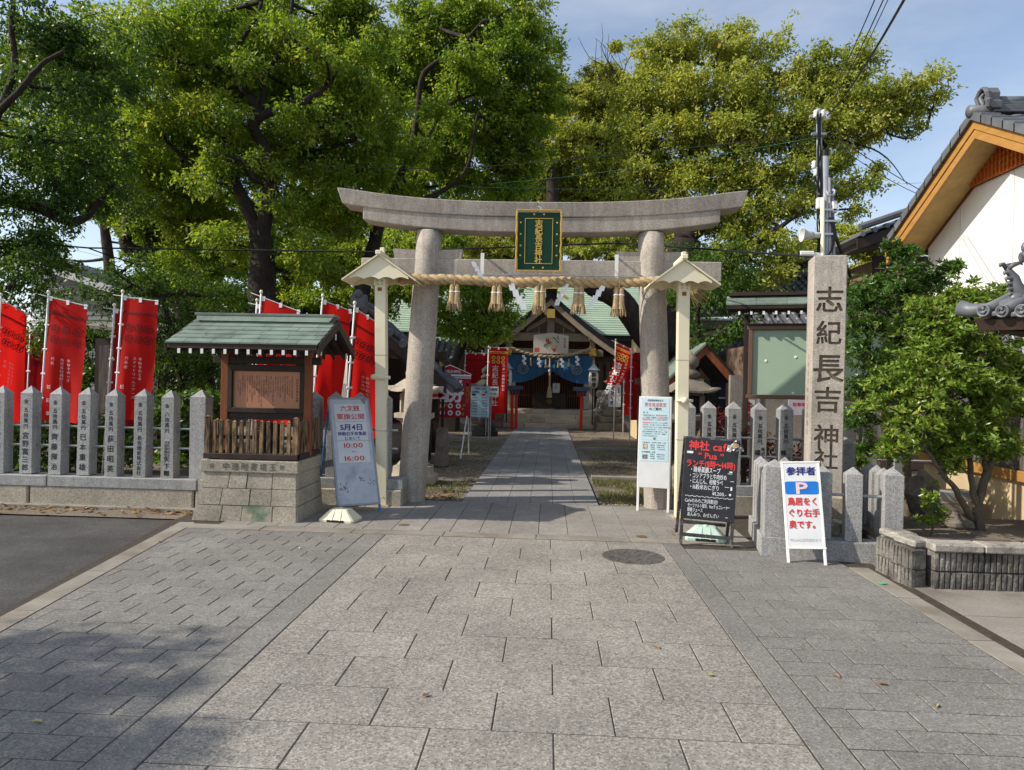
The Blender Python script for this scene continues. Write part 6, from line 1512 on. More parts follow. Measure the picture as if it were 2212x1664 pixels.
# stone guardian lions on pedestals
def pedestal(x, y, label, mir):
    t = thing('stone_pedestal', label, 'pedestal', (x, y, 0), 0, 'pedestals of the guardian lions')
    for z0, z1, w in ((0, .25, .72), (.252, .5, .62), (.502, .64, .5)):
        b = MB(); b.box((0, 0, (z0 + z1) / 2), (w, w * .9, z1 - z0), bev=.015); b.build('tier', lantern_stone if z0 < .4 else stonelion, t)
def lion(x, y, z, face, label):
    t = thing('guardian_lion', label, 'statue', (x, y, z), R(face), 'pair of stone guardian lions')
    b = MB()
    b.ball((0, .12, .2), .17, 12, sq=(.85, 1.0, 1.05))                  # haunch
    b.tube([(0, .12, .2), (0, .0, .33), (0, -.07, .44), (0, -.08, .52)], [.15, .145, .13, .11], 12)
    b.ball((0, -.13, .58), .13, 12, sq=(1.05, 1, .95)); b.ball((0, -.23, .55), .075, 10, sq=(1.1, .9, .8)); b.ball((0, -.25, .5), .05, 8, sq=(1.1, .8, .6))
    for s in (-1, 1):
        b.tube([(s * .085, -.11, .38), (s * .09, -.15, .2), (s * .09, -.16, .03)], [.065, .05, .045], 10); b.ball((s * .09, -.19, .035), .055, 8, sq=(1, 1.3, .7))
        b.ball((s * .13, .1, .13), .11, 10, sq=(.7, 1.1, 1.1)); b.ball((s * .13, -.03, .035), .055, 8, sq=(1, 1.5, .7))
        b.tube([(s * .1, -.08, .64), (s * .14, -.06, .69), (s * .13, -.05, .62)], [.03, .035, .02], 6); b.ball((s * .055, -.225, .63), .03, 6)
        for k in range(5): b.ball((s * (.1 + .015 * (k % 2)), -.02 + .01 * k, .62 - .055 * k), .05, 6)
    for k in range(4): b.ball((0, .0 + .012 * k, .64 - .06 * k), .055, 6)
    b.tube([(0, .26, .1), (0, .32, .25), (0, .28, .42), (0, .23, .5)], [.05, .08, .08, .03], 8)
    for k in range(4): b.ball((.05 * (-1) ** k, -.17, .48 - .04 * k), .045, 6)
    b.box((0, 0, -.02), (.36, .58, .06))
    o = b.build('body', stonelion, t, smooth=True)
    md = o.modifiers.new('remesh', 'REMESH'); md.mode = 'VOXEL'; md.voxel_size = .018; md.use_smooth_shade = True
    sm = o.modifiers.new('smooth', 'SMOOTH'); sm.iterations = 2; sm.factor = .5
    return t
pedestal(-1.9, 25.15, 'stone pedestal under the left guardian lion', 1); pedestal(1.95, 25.15, 'stone pedestal under the right guardian lion', -1)
lion(-1.75, 25.1, .67, 55, 'stone guardian lion left of the steps, facing the path'); lion(1.92, 25.1, .67, -50, 'stone guardian lion right of the steps, mouth open towards the path')

# stone lanterns
def stone_lantern(x, y, H, label, square=False, m=None, lit=False, z0=0.0, base=True):
    t = thing('stone_lantern', label, 'stone lantern', (x, y, z0), R(12) if square else 0, 'stone lanterns')
    m = m or lantern_stone; n = 4 if square else 6; ph = R(45) if square else R(30); k = H / 2.0
    if base:
        b = MB(); b.lathe([(.42 * k, 0), (.42 * k, .12 * k), (.34 * k, .14 * k), (.33 * k, .26 * k)], n, ph=ph); b.build('base', m, t)
    b = MB(); b.lathe([(.27 * k, .26 * k), (.2 * k, .34 * k), (.14 * k, .5 * k), (.125 * k, .72 * k), (.15 * k, .84 * k), (.2 * k, .92 * k)], 16 if not square else 4, ph=ph); b.build('shaft', m, t, smooth=not square)
    b = MB(); b.lathe([(.2 * k, .92 * k), (.33 * k, 1.0 * k), (.33 * k, 1.07 * k), (.24 * k, 1.08 * k)], n, ph=ph); b.build('platform', m, t)
    b = MB(); r = .2 * k
    for q in range(n):
        a = 2 * math.pi * q / n + ph; b.box((r * math.cos(a), r * math.sin(a), 1.22 * k), (.06 * k, .06 * k, .3 * k), rz=a)
    b.lathe([(.2 * k, 1.36 * k), (.22 * k, 1.38 * k), (.2 * k, 1.4 * k)], n, ph=ph); b.lathe([(.22 * k, 1.07 * k), (.2 * k, 1.10 * k)], n, ph=ph); b.build('fire_box', m, t)
    b = MB(); b.lathe([(.165 * k, 1.08 * k), (.165 * k, 1.37 * k)], n, ph=ph); fb = b.build('light_window', glow_red if lit else black_edge, t)
    if lit:
        b = MB()
        for q in range(n):
            a = 2 * math.pi * (q + .5) / n + ph
            for j in (-1, 0, 1): b.box((.155 * k * math.cos(a) - j * .05 * k * math.sin(a), .155 * k * math.sin(a) + j * .05 * k * math.cos(a), 1.22 * k), (.012, .012, .28 * k), rz=a)
        b.build('lattice_bar', black_edge, t)
    b = MB(); vs = []; prof = ((.48, 1.40, .07), (.47, 1.43, .06), (.34, 1.49, .0), (.2, 1.58, 0), (.12, 1.62, 0)); nn = n * 4
    for r, z, up_ in prof:
        for q in range(nn):
            a = 2 * math.pi * q / nn + ph; c = abs(((q / 4) % 1) - .5) * 2       # 1 at corners
            flat = math.cos(math.pi / n) / math.cos(((a - ph) % (2 * math.pi / n)) - math.pi / n)
            vs.append((r * k * flat * math.cos(a), r * k * flat * math.sin(a), (z + up_ * c ** 3) * k))
    fs = [(i * nn + j, i * nn + (j + 1) % nn, (i + 1) * nn + (j + 1) % nn, (i + 1) * nn + j) for i in range(4) for j in range(nn)] + [tuple(range(nn))[::-1], tuple(range(4 * nn, 5 * nn))]
    b.add(vs, fs); b.build('cap', m, t)
    b = MB(); b.lathe([(.12 * k, 1.62 * k), (.15 * k, 1.66 * k), (.15 * k, 1.70 * k), (.1 * k, 1.74 * k), (.075 * k, 1.76 * k), (.12 * k, 1.80 * k), (.135 * k, 1.87 * k), (.11 * k, 1.93 * k), (.05 * k, 1.97 * k), (.012 * k, 2.02 * k)], 16); b.build('finial', m, t, smooth=True)
    return t
q = P(895, 760, 11.0); lt1 = stone_lantern(q.x + .02, 11.0, 2.02, 'weathered stone lantern with a red window beside the left gate column', lit=True, m=stonelion)
q = P(1493, 765, 11.3); lt2 = stone_lantern(q.x - .02, 11.3, 2.12, 'weathered square stone lantern with a round finial right of the cream lamp post', square=True)
q = Zp(610, 660); w = P(q[0], q[1], 21.0); stone_lantern(w.x, 21.0, 2.05, 'dark stone lantern in the yard left of the hall', m=mat('dark lantern stone', (.05, .045, .042), rough=.9, var=.3, scale=4, fine=.15, bump=.4))  # darker grey than the stone of the other lanterns
q = Zp(1465, 690); w = P(q[0], q[1], 24.0); lr = stone_lantern(w.x, 24.6, 1.4, 'tall stone lantern on stepped blocks right of the right lion', z0=.66)
for z0_, z1_, w_ in ((-.66, -.40, 1.0), (-.395, -.18, .78), (-.175, .05, .62)):
    b = MB(); b.box((0, 0, (z0_ + z1_) / 2), (w_, w_, z1_ - z0_), bev=.02); b.build('plinth_block', lantern_stone, lr)

# ================================================================== BOARDS IN THE YARD
rb = thing('red_poster_board', 'large red poster board with a white character and coin crests behind the left column', 'poster board', (-2.07, 15.0, 0), R(0))
b = MB(); b.box((0, .02, 1.27), (.86, .03, .92)); pn = b.build('panel', mat('crimson poster', (.4, .012, .022), rough=.6, var=.08, fine=.03, bump=0), rb)
b = MB(); b.prism([(-.48, 1.745), (.44, 1.745), (-.02, 1.93)], 'y', 0, .04); top = b.build('gable_board', mat('crimson poster', (.4, .012, .022)), rb)
b = MB(); hline(b, TX['st'], -.02, 1.79, .075, .46, .022)
b.add([(-.48, 1.735, 0), (.44, 1.735, 0), (-.02, 1.92, 0), (-.02, 1.94, 0), (-.50, 1.735, 0)], [(0, 2, 3, 4)]); b.add([(.44, 1.735, 0), (.46, 1.735, 0), (-.02, 1.94, 0), (-.02, 1.92, 0)], [(0, 1, 2, 3)])
front(b, -.003).build('lettering', white_ink, top)
b = MB(); glyph(b, TX['ka'], .03, 1.37, .52, .04)
for r_ in range(2):
    for k in range(3): ring2(b, -.17 + .17 * k, 1.06 - .15 * r_, .025, .055, 16)
rect2(b, -.43, 1.65, .43, 1.73); front(b, .002).build('print', white_ink, pn)
b = MB(); rect2(b, -.43, 1.672, .43, 1.69)
for r_ in range(2):
    for k in range(3): disc2(b, -.17 + .17 * k, 1.06 - .15 * r_, .0, 4)
front(b, .0005).build('print', black_paint, pn)
b = MB()
for i in range(26): 
    x, z = rnd.uniform(-.38, .4), rnd.uniform(.86, 1.58)
    if abs(x - .03) < .26 and z > 1.1: x = .36
    for q in range(5): disc2(b, x + .018 * math.cos(q * 1.257), z + .018 * math.sin(q * 1.257), .013, 6)
front(b, .0035).build('print', mat('dull gold flower', (.5, .22, .05), rough=.6, fine=0, bump=0), pn)
for x in (-.38, .36):
    b = MB(); b.tube([(x, .05, .9), (x - .06, -.5, 0)], .016, 6); b.build('leg', white_paint, rb)
    b = MB(); b.tube([(x, .06, 1.4), (x, .5, 0)], .016, 6); b.build('leg', white_paint, rb)
bd = thing('notice_sheet_board', 'pale blue list board standing beside the red poster', 'notice board', (-1.93, 19.0, 0), R(0))
q0 = P(*Zp(500, 795), 19.0); q1 = P(*Zp(628, 1005), 19.0); bd.location.x = (q0.x + q1.x) / 2; w_ = q1.x - q0.x; MX[bd.name] = Matrix.Translation(bd.location)
b = MB(); b.box((0, 0, (q0.z + q1.z) / 2), (w_, .03, q0.z - q1.z)); pn = b.build('panel', pale_sheet, bd)
b = MB(); zt = q0.z - .06; hline(b, TX['bd'][0], 0, zt, .07, w_ * .7); hline(b, TX['bd'][1], 0, zt - .09, .07, w_ * .8)
for i in range(9):
    s = TX['bd'][2 + i % 7]; hline(b, s, -w_ * .42, zt - .24 - i * .075, .045, w_ * .3, .0, align='l'); hline(b, s, w_ * .1, zt - .24 - i * .075, .045, w_ * .3, .0, align='l')
front(b, -.018).build('lettering', black_paint, pn)
b = MB(); rect2(b, w_ * .1, zt - .185, w_ * .3, zt - .135); front(b, -.018).build('print', red_ink, pn); b = MB(); rect2(b, -w_ * .4, zt - .185, -w_ * .2, zt - .135); front(b, -.018).build('print', black_paint, pn)
for x in (-w_ * .45, w_ * .45): b = MB(); b.tube([(x, .03, q0.z), (x + .02, .03, 0)], .018, 6); b.build('leg', dull_steel, bd)
b = MB(); b.box((0, 0, q0.z + .01), (w_ + .03, .04, .02)); b.build('frame', dull_steel, bd)
sn = thing('route_sign', 'small white sign with dark writing beside the pale list board', 'sign', (0, 20.0, 0)); q = P(*Zp(642, 830), 20.0); sn.location.x = q.x; MX[sn.name] = Matrix.Translation(sn.location)
b = MB(); b.box((0, 0, q.z), (.42, .02, .28)); pn = b.build('panel', white_board, sn); b = MB(); hline(b, TX['bd'][9], 0, q.z + .06, .09, .38, .022); hline(b, TX['bd'][6], 0, q.z - .06, .06, .3, .0); front(b, -.012).build('lettering', black_paint, pn); b = MB(); b.tube([(0, .02, 0), (0, .02, q.z)], .015, 6); b.build('post', dull_steel, sn)
# parking guide on a stone post behind the left column
gp = P(*Zp(315, 1000), 13.2); pk = thing('parking_guide_sign', 'white parking guide sign with a red arrow on a dark post behind the left column', 'sign', (gp.x, 13.2, 0))
z_ = lambda y_: P(960, y_, 13.2).z
b = MB(); b.box((0, 0, .95), (.05, .05, 1.85)); b.build('post', black_edge, pk)
b = MB(); b.hexa([(-.12, -.08, 0), (.12, -.08, 0), (.12, .1, 0), (-.12, .1, 0), (-.1, -.06, .68), (.1, -.06, .68), (.1, .08, .68), (-.1, .08, .68)]); b.add([(-.1, -.06, .68), (.1, -.06, .68), (.1, .08, .68), (-.1, .08, .68), (0, .01, .76)], [(0, 1, 4), (1, 2, 4), (2, 3, 4), (3, 0, 4)]); b.build('base_stone', lantern_stone, pk)
b = MB(); b.box((-.1, -.035, 1.44), (.34, .02, .38)); pn = b.build('panel', white_board, pk)
b = MB(); hline(b, '参拝' + TX['pk1'], -.1, 1.56, .09, .3, .022); hline(b, '駐' + TX['pk2'], -.1, 1.44, .11, .31, .04); front(b, -.047).build('lettering', black_paint, pn)
b = MB(); b.add([(-.24, 1.27, 0), (.0, 1.30, 0), (.0, 1.35, 0), (-.24, 1.35, 0)], [(0, 1, 2, 3)]); b.add([(-.08, 1.25, 0), (.06, 1.32, 0), (-.08, 1.38, 0)], [(0, 1, 2)]); front(b, -.046).build('arrow', red_ink, pn)
# purification sign
q = P(*Zp(1472, 855), 20.0); oh = thing('pointed_sign', 'white pointed sign board reading downwards right of the hall', 'sign', (q.x, 20.0, 0))
b = MB(); b.prism([(-.17, q.z - .33), (.17, q.z - .33), (.17, q.z + .28), (0, q.z + .36), (-.17, q.z + .28)], 'y', 0, .02); pn = b.build('panel', white_board, oh); b = MB(); vline(b, 'お祓い所', -.05, q.z + .27, .13, .14, .04); vline(b, TX['oh2'], .11, q.z + .22, .05, .055, .022); front(b, -.002).build('lettering', black_paint, pn); b = MB(); b.tube([(0, .03, 0), (0, .03, q.z)], .015, 6); b.build('post', dull_steel, oh)
# red parking lettering board seen through the right fence
q = P(1612, 880, 11.5); pj = thing('parking_board', 'white board with red parking letters behind the right fence posts', 'sign', (q.x, 11.5, 0))
b = MB(); b.box((0, 0, 1.08), (.25, .02, .62)); pn = b.build('panel', white_board, pj); b = MB(); vline(b, TX['pk'], 0, 1.37, .17, .19, .04); front(b, -.012).build('lettering', red_ink, pn)
for s in (-1, 1): b = MB(); b.tube([(s * .1, .02, .85), (s * .22, .3 * s, 0)], .02, 6); b.build('leg', blue_steel, pj)
wn_ = thing('wall_notice', 'pale purple notice on the grey wall under the green board', 'notice', (P(1725, 878, 12.5).x, 12.5, 1.28)); b = MB(); b.box((0, 0, 0), (.36, .015, .3)); pn = b.build('sheet', mat('pale lilac paper', (.55, .48, .55), rough=.7, fine=0, bump=0), wn_); b = MB(); hline(b, '駐車場', 0, .03, .07, .22, .022); front(b, -.009).build('lettering', red_ink, pn)
gw = thing('grey_wall', 'plain grey panel wall behind the right fence', 'wall', (3.9, 12.6, 0)); b = MB(); b.box((.6, .1, .9), (2.6, .12, 1.8)); b.build('panel', concrete, gw)
for x in (-.2, .75, 1.6): b = MB(); b.box((x, .03, .9), (.03, .03, 1.8)); b.build('cover_strip', dull_steel, gw)
b = MB(); b.box((1.2, .03, .8), (.3, .03, 1.0)); b.build('doorway', black_edge, gw)

# ================================================================== ROOFS OF THE PRECINCT BUILDINGS
def tiled_slope(parent, o, ex, ey, n, L_, pitch, r=.045, m=None, ends=True):
    """Round tile rows on a slope: o eave corner, ex along the eave, ey up the slope."""
    m = m or kawara_old; o = Vector(o); ex = Vector(ex).normalized(); ey = Vector(ey).normalized(); nz = ex.cross(ey)
    if nz.z < 0: nz = -nz
    b = MB(); a = [o, o + ex * pitch * n, o + ex * pitch * n + ey * L_, o + ey * L_]; b.hexa([p - nz * .08 for p in a] + [p - nz * .01 for p in a]); b.build('roof_deck', m, parent)
    for i in range(n):
        p = o + ex * pitch * (i + .5); b = MB(); k = max(2, int(L_ / .26))
        for j in range(k):
            b.tube([p + ey * (L_ * j / k) + nz * .022, p + ey * (L_ * (j + 1.03) / k) + nz * .006], r, 7)
        b.build('tile_row', m, parent, smooth=True)
        if ends:
            b = MB(); q_ = (-ey); Mx = Matrix.Translation(p + nz * .02 - ey * .01) @ q_.to_track_quat('Z', 'Y').to_matrix().to_4x4(); b.lathe([(r * 1.25, 0), (r * 1.25, .02), (r * .9, .025), (r * .8, .012)], 12, M=Mx); b.build('tile_end', m, parent)
tm = thing('wash_pavilion', 'dark pavilion with an old tiled roof behind the red banners by the left column', 'pavilion', (-3.0, 13.0, 0))
# the gable end looks towards the street, its tiled edge falling to the right
a0, a1 = P(783, 668, 12.6), P(905, 775, 12.6)
d = (a1 - a0); 
b = MB()
tiled_slope(tm, (a0.x + 3.0 + .0, -.4, a0.z), (0, 1, 0), (d.x, 0, d.z), 6, d.length * .0 + 2.2, .22, m=kawara_old, ends=False)
b = MB(); b.hexa([(a0.x + 3 - .1, -.42, a0.z - .22), (a1.x + 3 + .5, -.42, a1.z - .62), (a1.x + 3 + .5, -.36, a1.z - .62), (a0.x + 3 - .1, -.36, a0.z - .22), (a0.x + 3 - .1, -.42, a0.z - .04), (a1.x + 3 + .5, -.42, a1.z - .42), (a1.x + 3 + .5, -.36, a1.z - .42), (a0.x + 3 - .1, -.36, a0.z - .04)]); b.build('bargeboard', dark_wood, tm)
for k in range(6):
    t_ = k / 6; x = a0.x + 3 + d.x * (t_ * 1.35 + .06); z = a0.z + d.z * (t_ * 1.35 + .06) + .02
    b = MB(); b.tube([(x, -.5, z), (x, -.3, z)], .055, 10); b.lathe([(.07, 0), (.07, .02), (.05, .025), (.045, .01)], 14, M=Matrix.Translation((x, -.5, z)) @ Matrix.Rotation(R(90), 4, 'X')); b.build('verge_tile', kawara_old, tm)
    b = MB(); b.tube([(x - .05, -.45, z + .06), (x + .16, -.45, z - .04)], .05, 8); b.build('verge_cover', kawara_old, tm)
b = MB(); b.tube([(a0.x + 3 - .05, -.5, a0.z + .1), (a0.x + 3 - .05, 1.2, a0.z + .1)], .09, 10); b.ball((a0.x + 3 - .06, -.5, a0.z + .26), .085, 10, sq=(1, .6, 1)); b.box((a0.x + 3 - .05, -.46, a0.z + .12), (.3, .12, .26), bev=.05); b.build('ridge_end_tile', kawara_old, tm)
tiled_slope(tm, (a0.x + 3.0 - 1.9, -.4, a0.z - 1.2), (0, 1, 0), (1.9, 0, 1.2), 6, 2.2, .22, m=kawara_old, ends=False)
for x, y_ in ((-.9, -.1), (-.45, -.05), (.65, -.1), (-.7, 1.2), (.6, 1.2)):
    b = MB(); b.box((x, y_, 1.1), (.13, .13, 2.2), bev=.01); b.build('post', dark_wood if x != -.45 else beige_wood, tm)
b = MB(); b.box((0, -.1, 2.1), (1.9, .1, .16)); b.box((0, 1.2, 2.1), (1.9, .1, .16)); b.build('beam', dark_wood, tm)
b = MB(); b.box((.05, .6, .45), (.9, .5, .6), bev=.03); b.build('basin', lantern_stone, tm)
b = MB(); b.box((-.2, 1.5, 1.1), (1.9, .08, 2.0)); b.build('back_wall', dark_wood, tm)
# low tiled roof seen right behind the left column
lo = thing('low_tiled_roof', 'low old tiled roof slope behind the left gate column', 'roof', (-3.2, 22.0, 0)); q = P(*Zp(270, 560), 22.0); q2 = P(*Zp(395, 610), 22.0)
tiled_slope(lo, (q2.x + 3.2 + .2, 0, q2.z - .1), (-1, 0, .12), (-.05, 1, .45), 14, 1.6, .2, r=.07, m=kawara_old)
b = MB(); b.box((-1.0, .8, q2.z / 2 - .2), (2.6, 1.2, q2.z - .4)); b.build('wall', dark_wood, lo)
# right: small wooden gable and the houses beyond
sg = thing('wooden_booth', 'small open wooden booth with a brown gabled roof right of the gate', 'booth', (2.35, 13.5, 0))
p0, p1, p2 = P(1512, 745, 13.5), P(1568, 815, 13.5), P(1455, 800, 13.5)
for s, q in ((1, P(1582, 822, 13.5)), (-1, P(1428, 822, 13.5))):
    xa, xb, za, zb = p0.x - 2.35, q.x - 2.35, p0.z + .02, q.z
    for nm, m, y0, y1, d0, d1 in (('roof', copper if s < 0 else black_edge, -.5, 1.6, .0, .05), ('bargeboard', brown_wood, -.47, -.43, .05, .22)):
        p = [(xa, y0, za - d1), (xb, y0, zb - d1), (xb, y1, zb - d1), (xa, y1, za - d1), (xa, y0, za - d0), (xb, y0, zb - d0), (xb, y1, zb - d0), (xa, y1, za - d0)]
        if s < 0: p = [p[1], p[0], p[3], p[2], p[5], p[4], p[7], p[6]]
        b = MB(); b.hexa(p); b.build(nm, m, sg)
yellow_wood = mat('new yellow timber', (.48, .3, .12), rough=.6, var=.12, fine=.06, bump=.08)
for x in (-.42, .45): b = MB(); b.box((x, -.3, .85), (.1, .1, 1.75), bev=.008); b.build('post', yellow_wood, sg)
b = MB(); b.box((0, -.3, 1.66), (1.2, .08, .12)); b.box((0, .9, 1.66), (1.2, .08, .12)); b.build('beam', dark_wood, sg)
b = MB(); b.box((0, 1.2, .8), (1.0, .06, 1.5)); b.build('back_wall', dark_wood, sg)
for x, z in ((-.02, 1.62), (.3, 1.42)): b = MB(); b.box((x, -.51, z + .2), (.06, .01, .1)); b.build('paper_tag', paper, sg)
b = MB()
for i in range(9): b.box((-.3 + .07 * i, 1.0, 1.15), (.02, .02, .5))
b.build('lattice_bar', board_wood, sg)
oh_ = thing('office_house', 'white plastered precinct building with grey tiled roofs right of the gate', 'house', (5.0, 18.0, 0))
b = MB(); b.box((.6, 2.5, 1.5), (6.0, 4, 3.0)); b.build('wall', cream_plaster, oh_)
b = MB(); b.box((.6, .45, .9), (6.1, .12, 1.7)); b.build('lower_wall', board_wood, oh_)
q = P(1640, 790, 17.6); tiled_slope(oh_, (-2.6, -.5, 2.32), (1, 0, 0.06), (0, 1, .42), 26, 1.3, .2, r=.055, m=kawara_old)
b = MB(); b.box((.2, .9, 3.1), (5.4, .1, .5)); b.build('upper_wall', plaster, oh_)
tiled_slope(oh_, (-2.4, .3, 3.35), (1, 0, .05), (0, 1, .5), 26, 2.6, .2, r=.055, m=kawara_old)
b = MB(); b.box((.2, .32, 3.28), (5.4, .5, .05)); b.build('soffit', plaster, oh_)
b = MB(); b.tube([(-2.4, 2.6, 4.65), (3, 2.6, 4.9)], .13, 10); b.ball((-2.45, 2.6, 4.72), .2, 8); b.build('ridge', kawara_old, oh_)
for i in range(3): b = MB(); b.box((-1.6 + 1.4 * i, .38, 1.3), (.9, .05, .9)); wnd = b.build('window', dark_blue, oh_); b = MB(); b.box((-1.6 + 1.4 * i, .34, 1.3), (.04, .04, .9)); b.box((-1.6 + 1.4 * i, .34, 1.3), (.9, .04, .04)); b.build('window_bar', white_paint, wnd)
rs = thing('tiled_shed', 'grey tiled roof showing over the top of the green notice board', 'shed', (4.6, 15.0, 0))
q = P(1660, 685, 15.0); tiled_slope(rs, (q.x - 4.6 - .5, -.2, 2.55), (1, 0, .05), (0, 1, .55), 14, 1.4, .2, r=.055, m=kawara)
b = MB(); b.box((.6, .9, 1.2), (2.2, 1.4, 2.5)); b.build('wall', tan_wood, rs)
b = MB(); b.tube([(q.x - 5.1, 1.0, 3.28), (1.9, 1.0, 3.4)], .1, 8); b.build('ridge', kawara, rs)

# ================================================================== GREY HOUSE BEYOND THE LEFT TREES
lh = thing('grey_house', 'grey clapboard house with a dark roof beyond the left trees', 'house', (-15.5, 22.0, 0))
siding = mat('grey siding', (.22, .215, .205), rough=.7, var=.08, fine=.04, bump=.05); siding_l = mat('white siding', (.55, .54, .53), rough=.6, var=.06, fine=.03, bump=.03)
c0 = P(100, 560, 22.0); c1 = P(212, 640, 22.0)
zl = c0.z - .05
b = MB(); b.prism([(c0.x + 15.5, 0), (5.0, 0), (5.0, zl - .9 * 2.2), (c0.x + 15.5 + .1, zl)], 'y', .02, 6); b.build('wall', siding, lh)
for k in range(34):
    z = .1 + .16 * k
    if z > zl: break
    x1 = 5.0 if z < zl - 2 else max(.2, (c0.x + 15.5) + (zl - z) / .42)
    b = MB(); b.hexa([(c0.x + 15.5, -.02, z), (x1, -.02, z), (x1, .02, z), (c0.x + 15.5, .02, z), (c0.x + 15.5, .0, z + .15), (x1, .0, z + .15), (x1, .02, z + .15), (c0.x + 15.5, .02, z + .15)]); b.build('siding_board', siding, lh)
    b = MB(); b.box((c0.x + 15.5 - .25, .2, z + .07), (.46, .4, .11)); b.build('louver', siding_l, lh)
b = MB(); b.hexa([(c0.x + 14.9, -.4, zl + .05), (5.5, -.4, zl - 2.0), (5.5, 6, zl - 2.0), (c0.x + 14.9, 6, zl + .05), (c0.x + 14.9, -.4, zl + .3), (5.5, -.4, zl - 1.75), (5.5, 6, zl - 1.75), (c0.x + 14.9, 6, zl + .3)]); b.build('roof', dark_blue, lh)
b = MB(); b.hexa([(c0.x + 14.8, -.45, zl - .12), (5.5, -.45, zl - 2.16), (5.5, -.38, zl - 2.16), (c0.x + 14.8, -.38, zl - .12), (c0.x + 14.8, -.45, zl + .1), (5.5, -.45, zl - 1.94), (5.5, -.38, zl - 1.94), (c0.x + 14.8, -.38, zl + .1)]); b.build('gutter', siding_l, lh)
# dark shed between the left banners
q0, q1 = P(250, 700, 13.5), P(312, 722, 13.5); ds = thing('dark_shed', 'dark shed with a pale flat roof edge between the left banners', 'shed', ((q0.x + q1.x) / 2, 13.5, 0))
b = MB(); b.box((0, .8, q1.z / 2 - .05), (1.4, 1.6, q1.z - .1)); b.build('wall', dark_wood, ds)
b = MB(); b.hexa([(-.8, -.2, q0.z - .1), (.75, -.2, q1.z - .02), (.75, 1.8, q1.z + .2), (-.8, 1.8, q0.z + .2), (-.8, -.2, q0.z - .04), (.75, -.2, q1.z + .04), (.75, 1.8, q1.z + .26), (-.8, 1.8, q0.z + .26)]); b.build('roof', concrete, ds)
for x in (-.45, .0, .45): b = MB(); b.box((x, -.02, 1.2), (.3, .03, 1.9)); b.build('wall_plank', board_wood, ds)

# ================================================================== TREES
def leaf_mesh(name, C_, D_, length, width, tint, m, parent=None, fold=.25, roll=None, world=True):
    """One folded four-cornered leaf per row: C_ base points, D_ unit directions."""
    n = len(C_); D_ = D_ / (np.linalg.norm(D_, axis=1, keepdims=True) + 1e-9)
    ref = nrg.normal(size=(n, 3)) if roll is None else roll
    S = np.cross(D_, ref); S /= (np.linalg.norm(S, axis=1, keepdims=True) + 1e-9); Nn = np.cross(S, D_)
    L_ = (length * nrg.uniform(.55, 1.35, n))[:, None]; Wd = (width * nrg.uniform(.75, 1.2, n))[:, None]
    mid = C_ + D_ * L_ * .45
    V = np.empty((n, 4, 3)); V[:, 0] = C_; V[:, 1] = mid + S * Wd * .5 + Nn * Wd * fold; V[:, 2] = C_ + D_ * L_ - Nn * L_ * .12; V[:, 3] = mid - S * Wd * .5 + Nn * Wd * fold
    if parent is not None and world:
        inv = np.array(MX[parent.name].inverted()); V = V @ inv[:3, :3].T + inv[:3, 3]
    me = bpy.data.meshes.new(name); me.vertices.add(n * 4); me.vertices.foreach_set('co', V.reshape(-1).astype(np.float32))
    me.loops.add(n * 4); me.loops.foreach_set('vertex_index', np.arange(n * 4, dtype=np.int32)); me.polygons.add(n)
    me.polygons.foreach_set('loop_start', np.arange(0, n * 4, 4, dtype=np.int32)); me.polygons.foreach_set('loop_total', np.full(n, 4, dtype=np.int32))
    me.update(calc_edges=True)
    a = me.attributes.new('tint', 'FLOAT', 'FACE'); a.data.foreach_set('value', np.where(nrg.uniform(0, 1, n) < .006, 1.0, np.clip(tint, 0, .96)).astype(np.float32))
    me.materials.append(m); return link(name, me, parent)
def sphere_dirs(n):
    d = nrg.normal(size=(n, 3)); return d / np.linalg.norm(d, axis=1, keepdims=True)
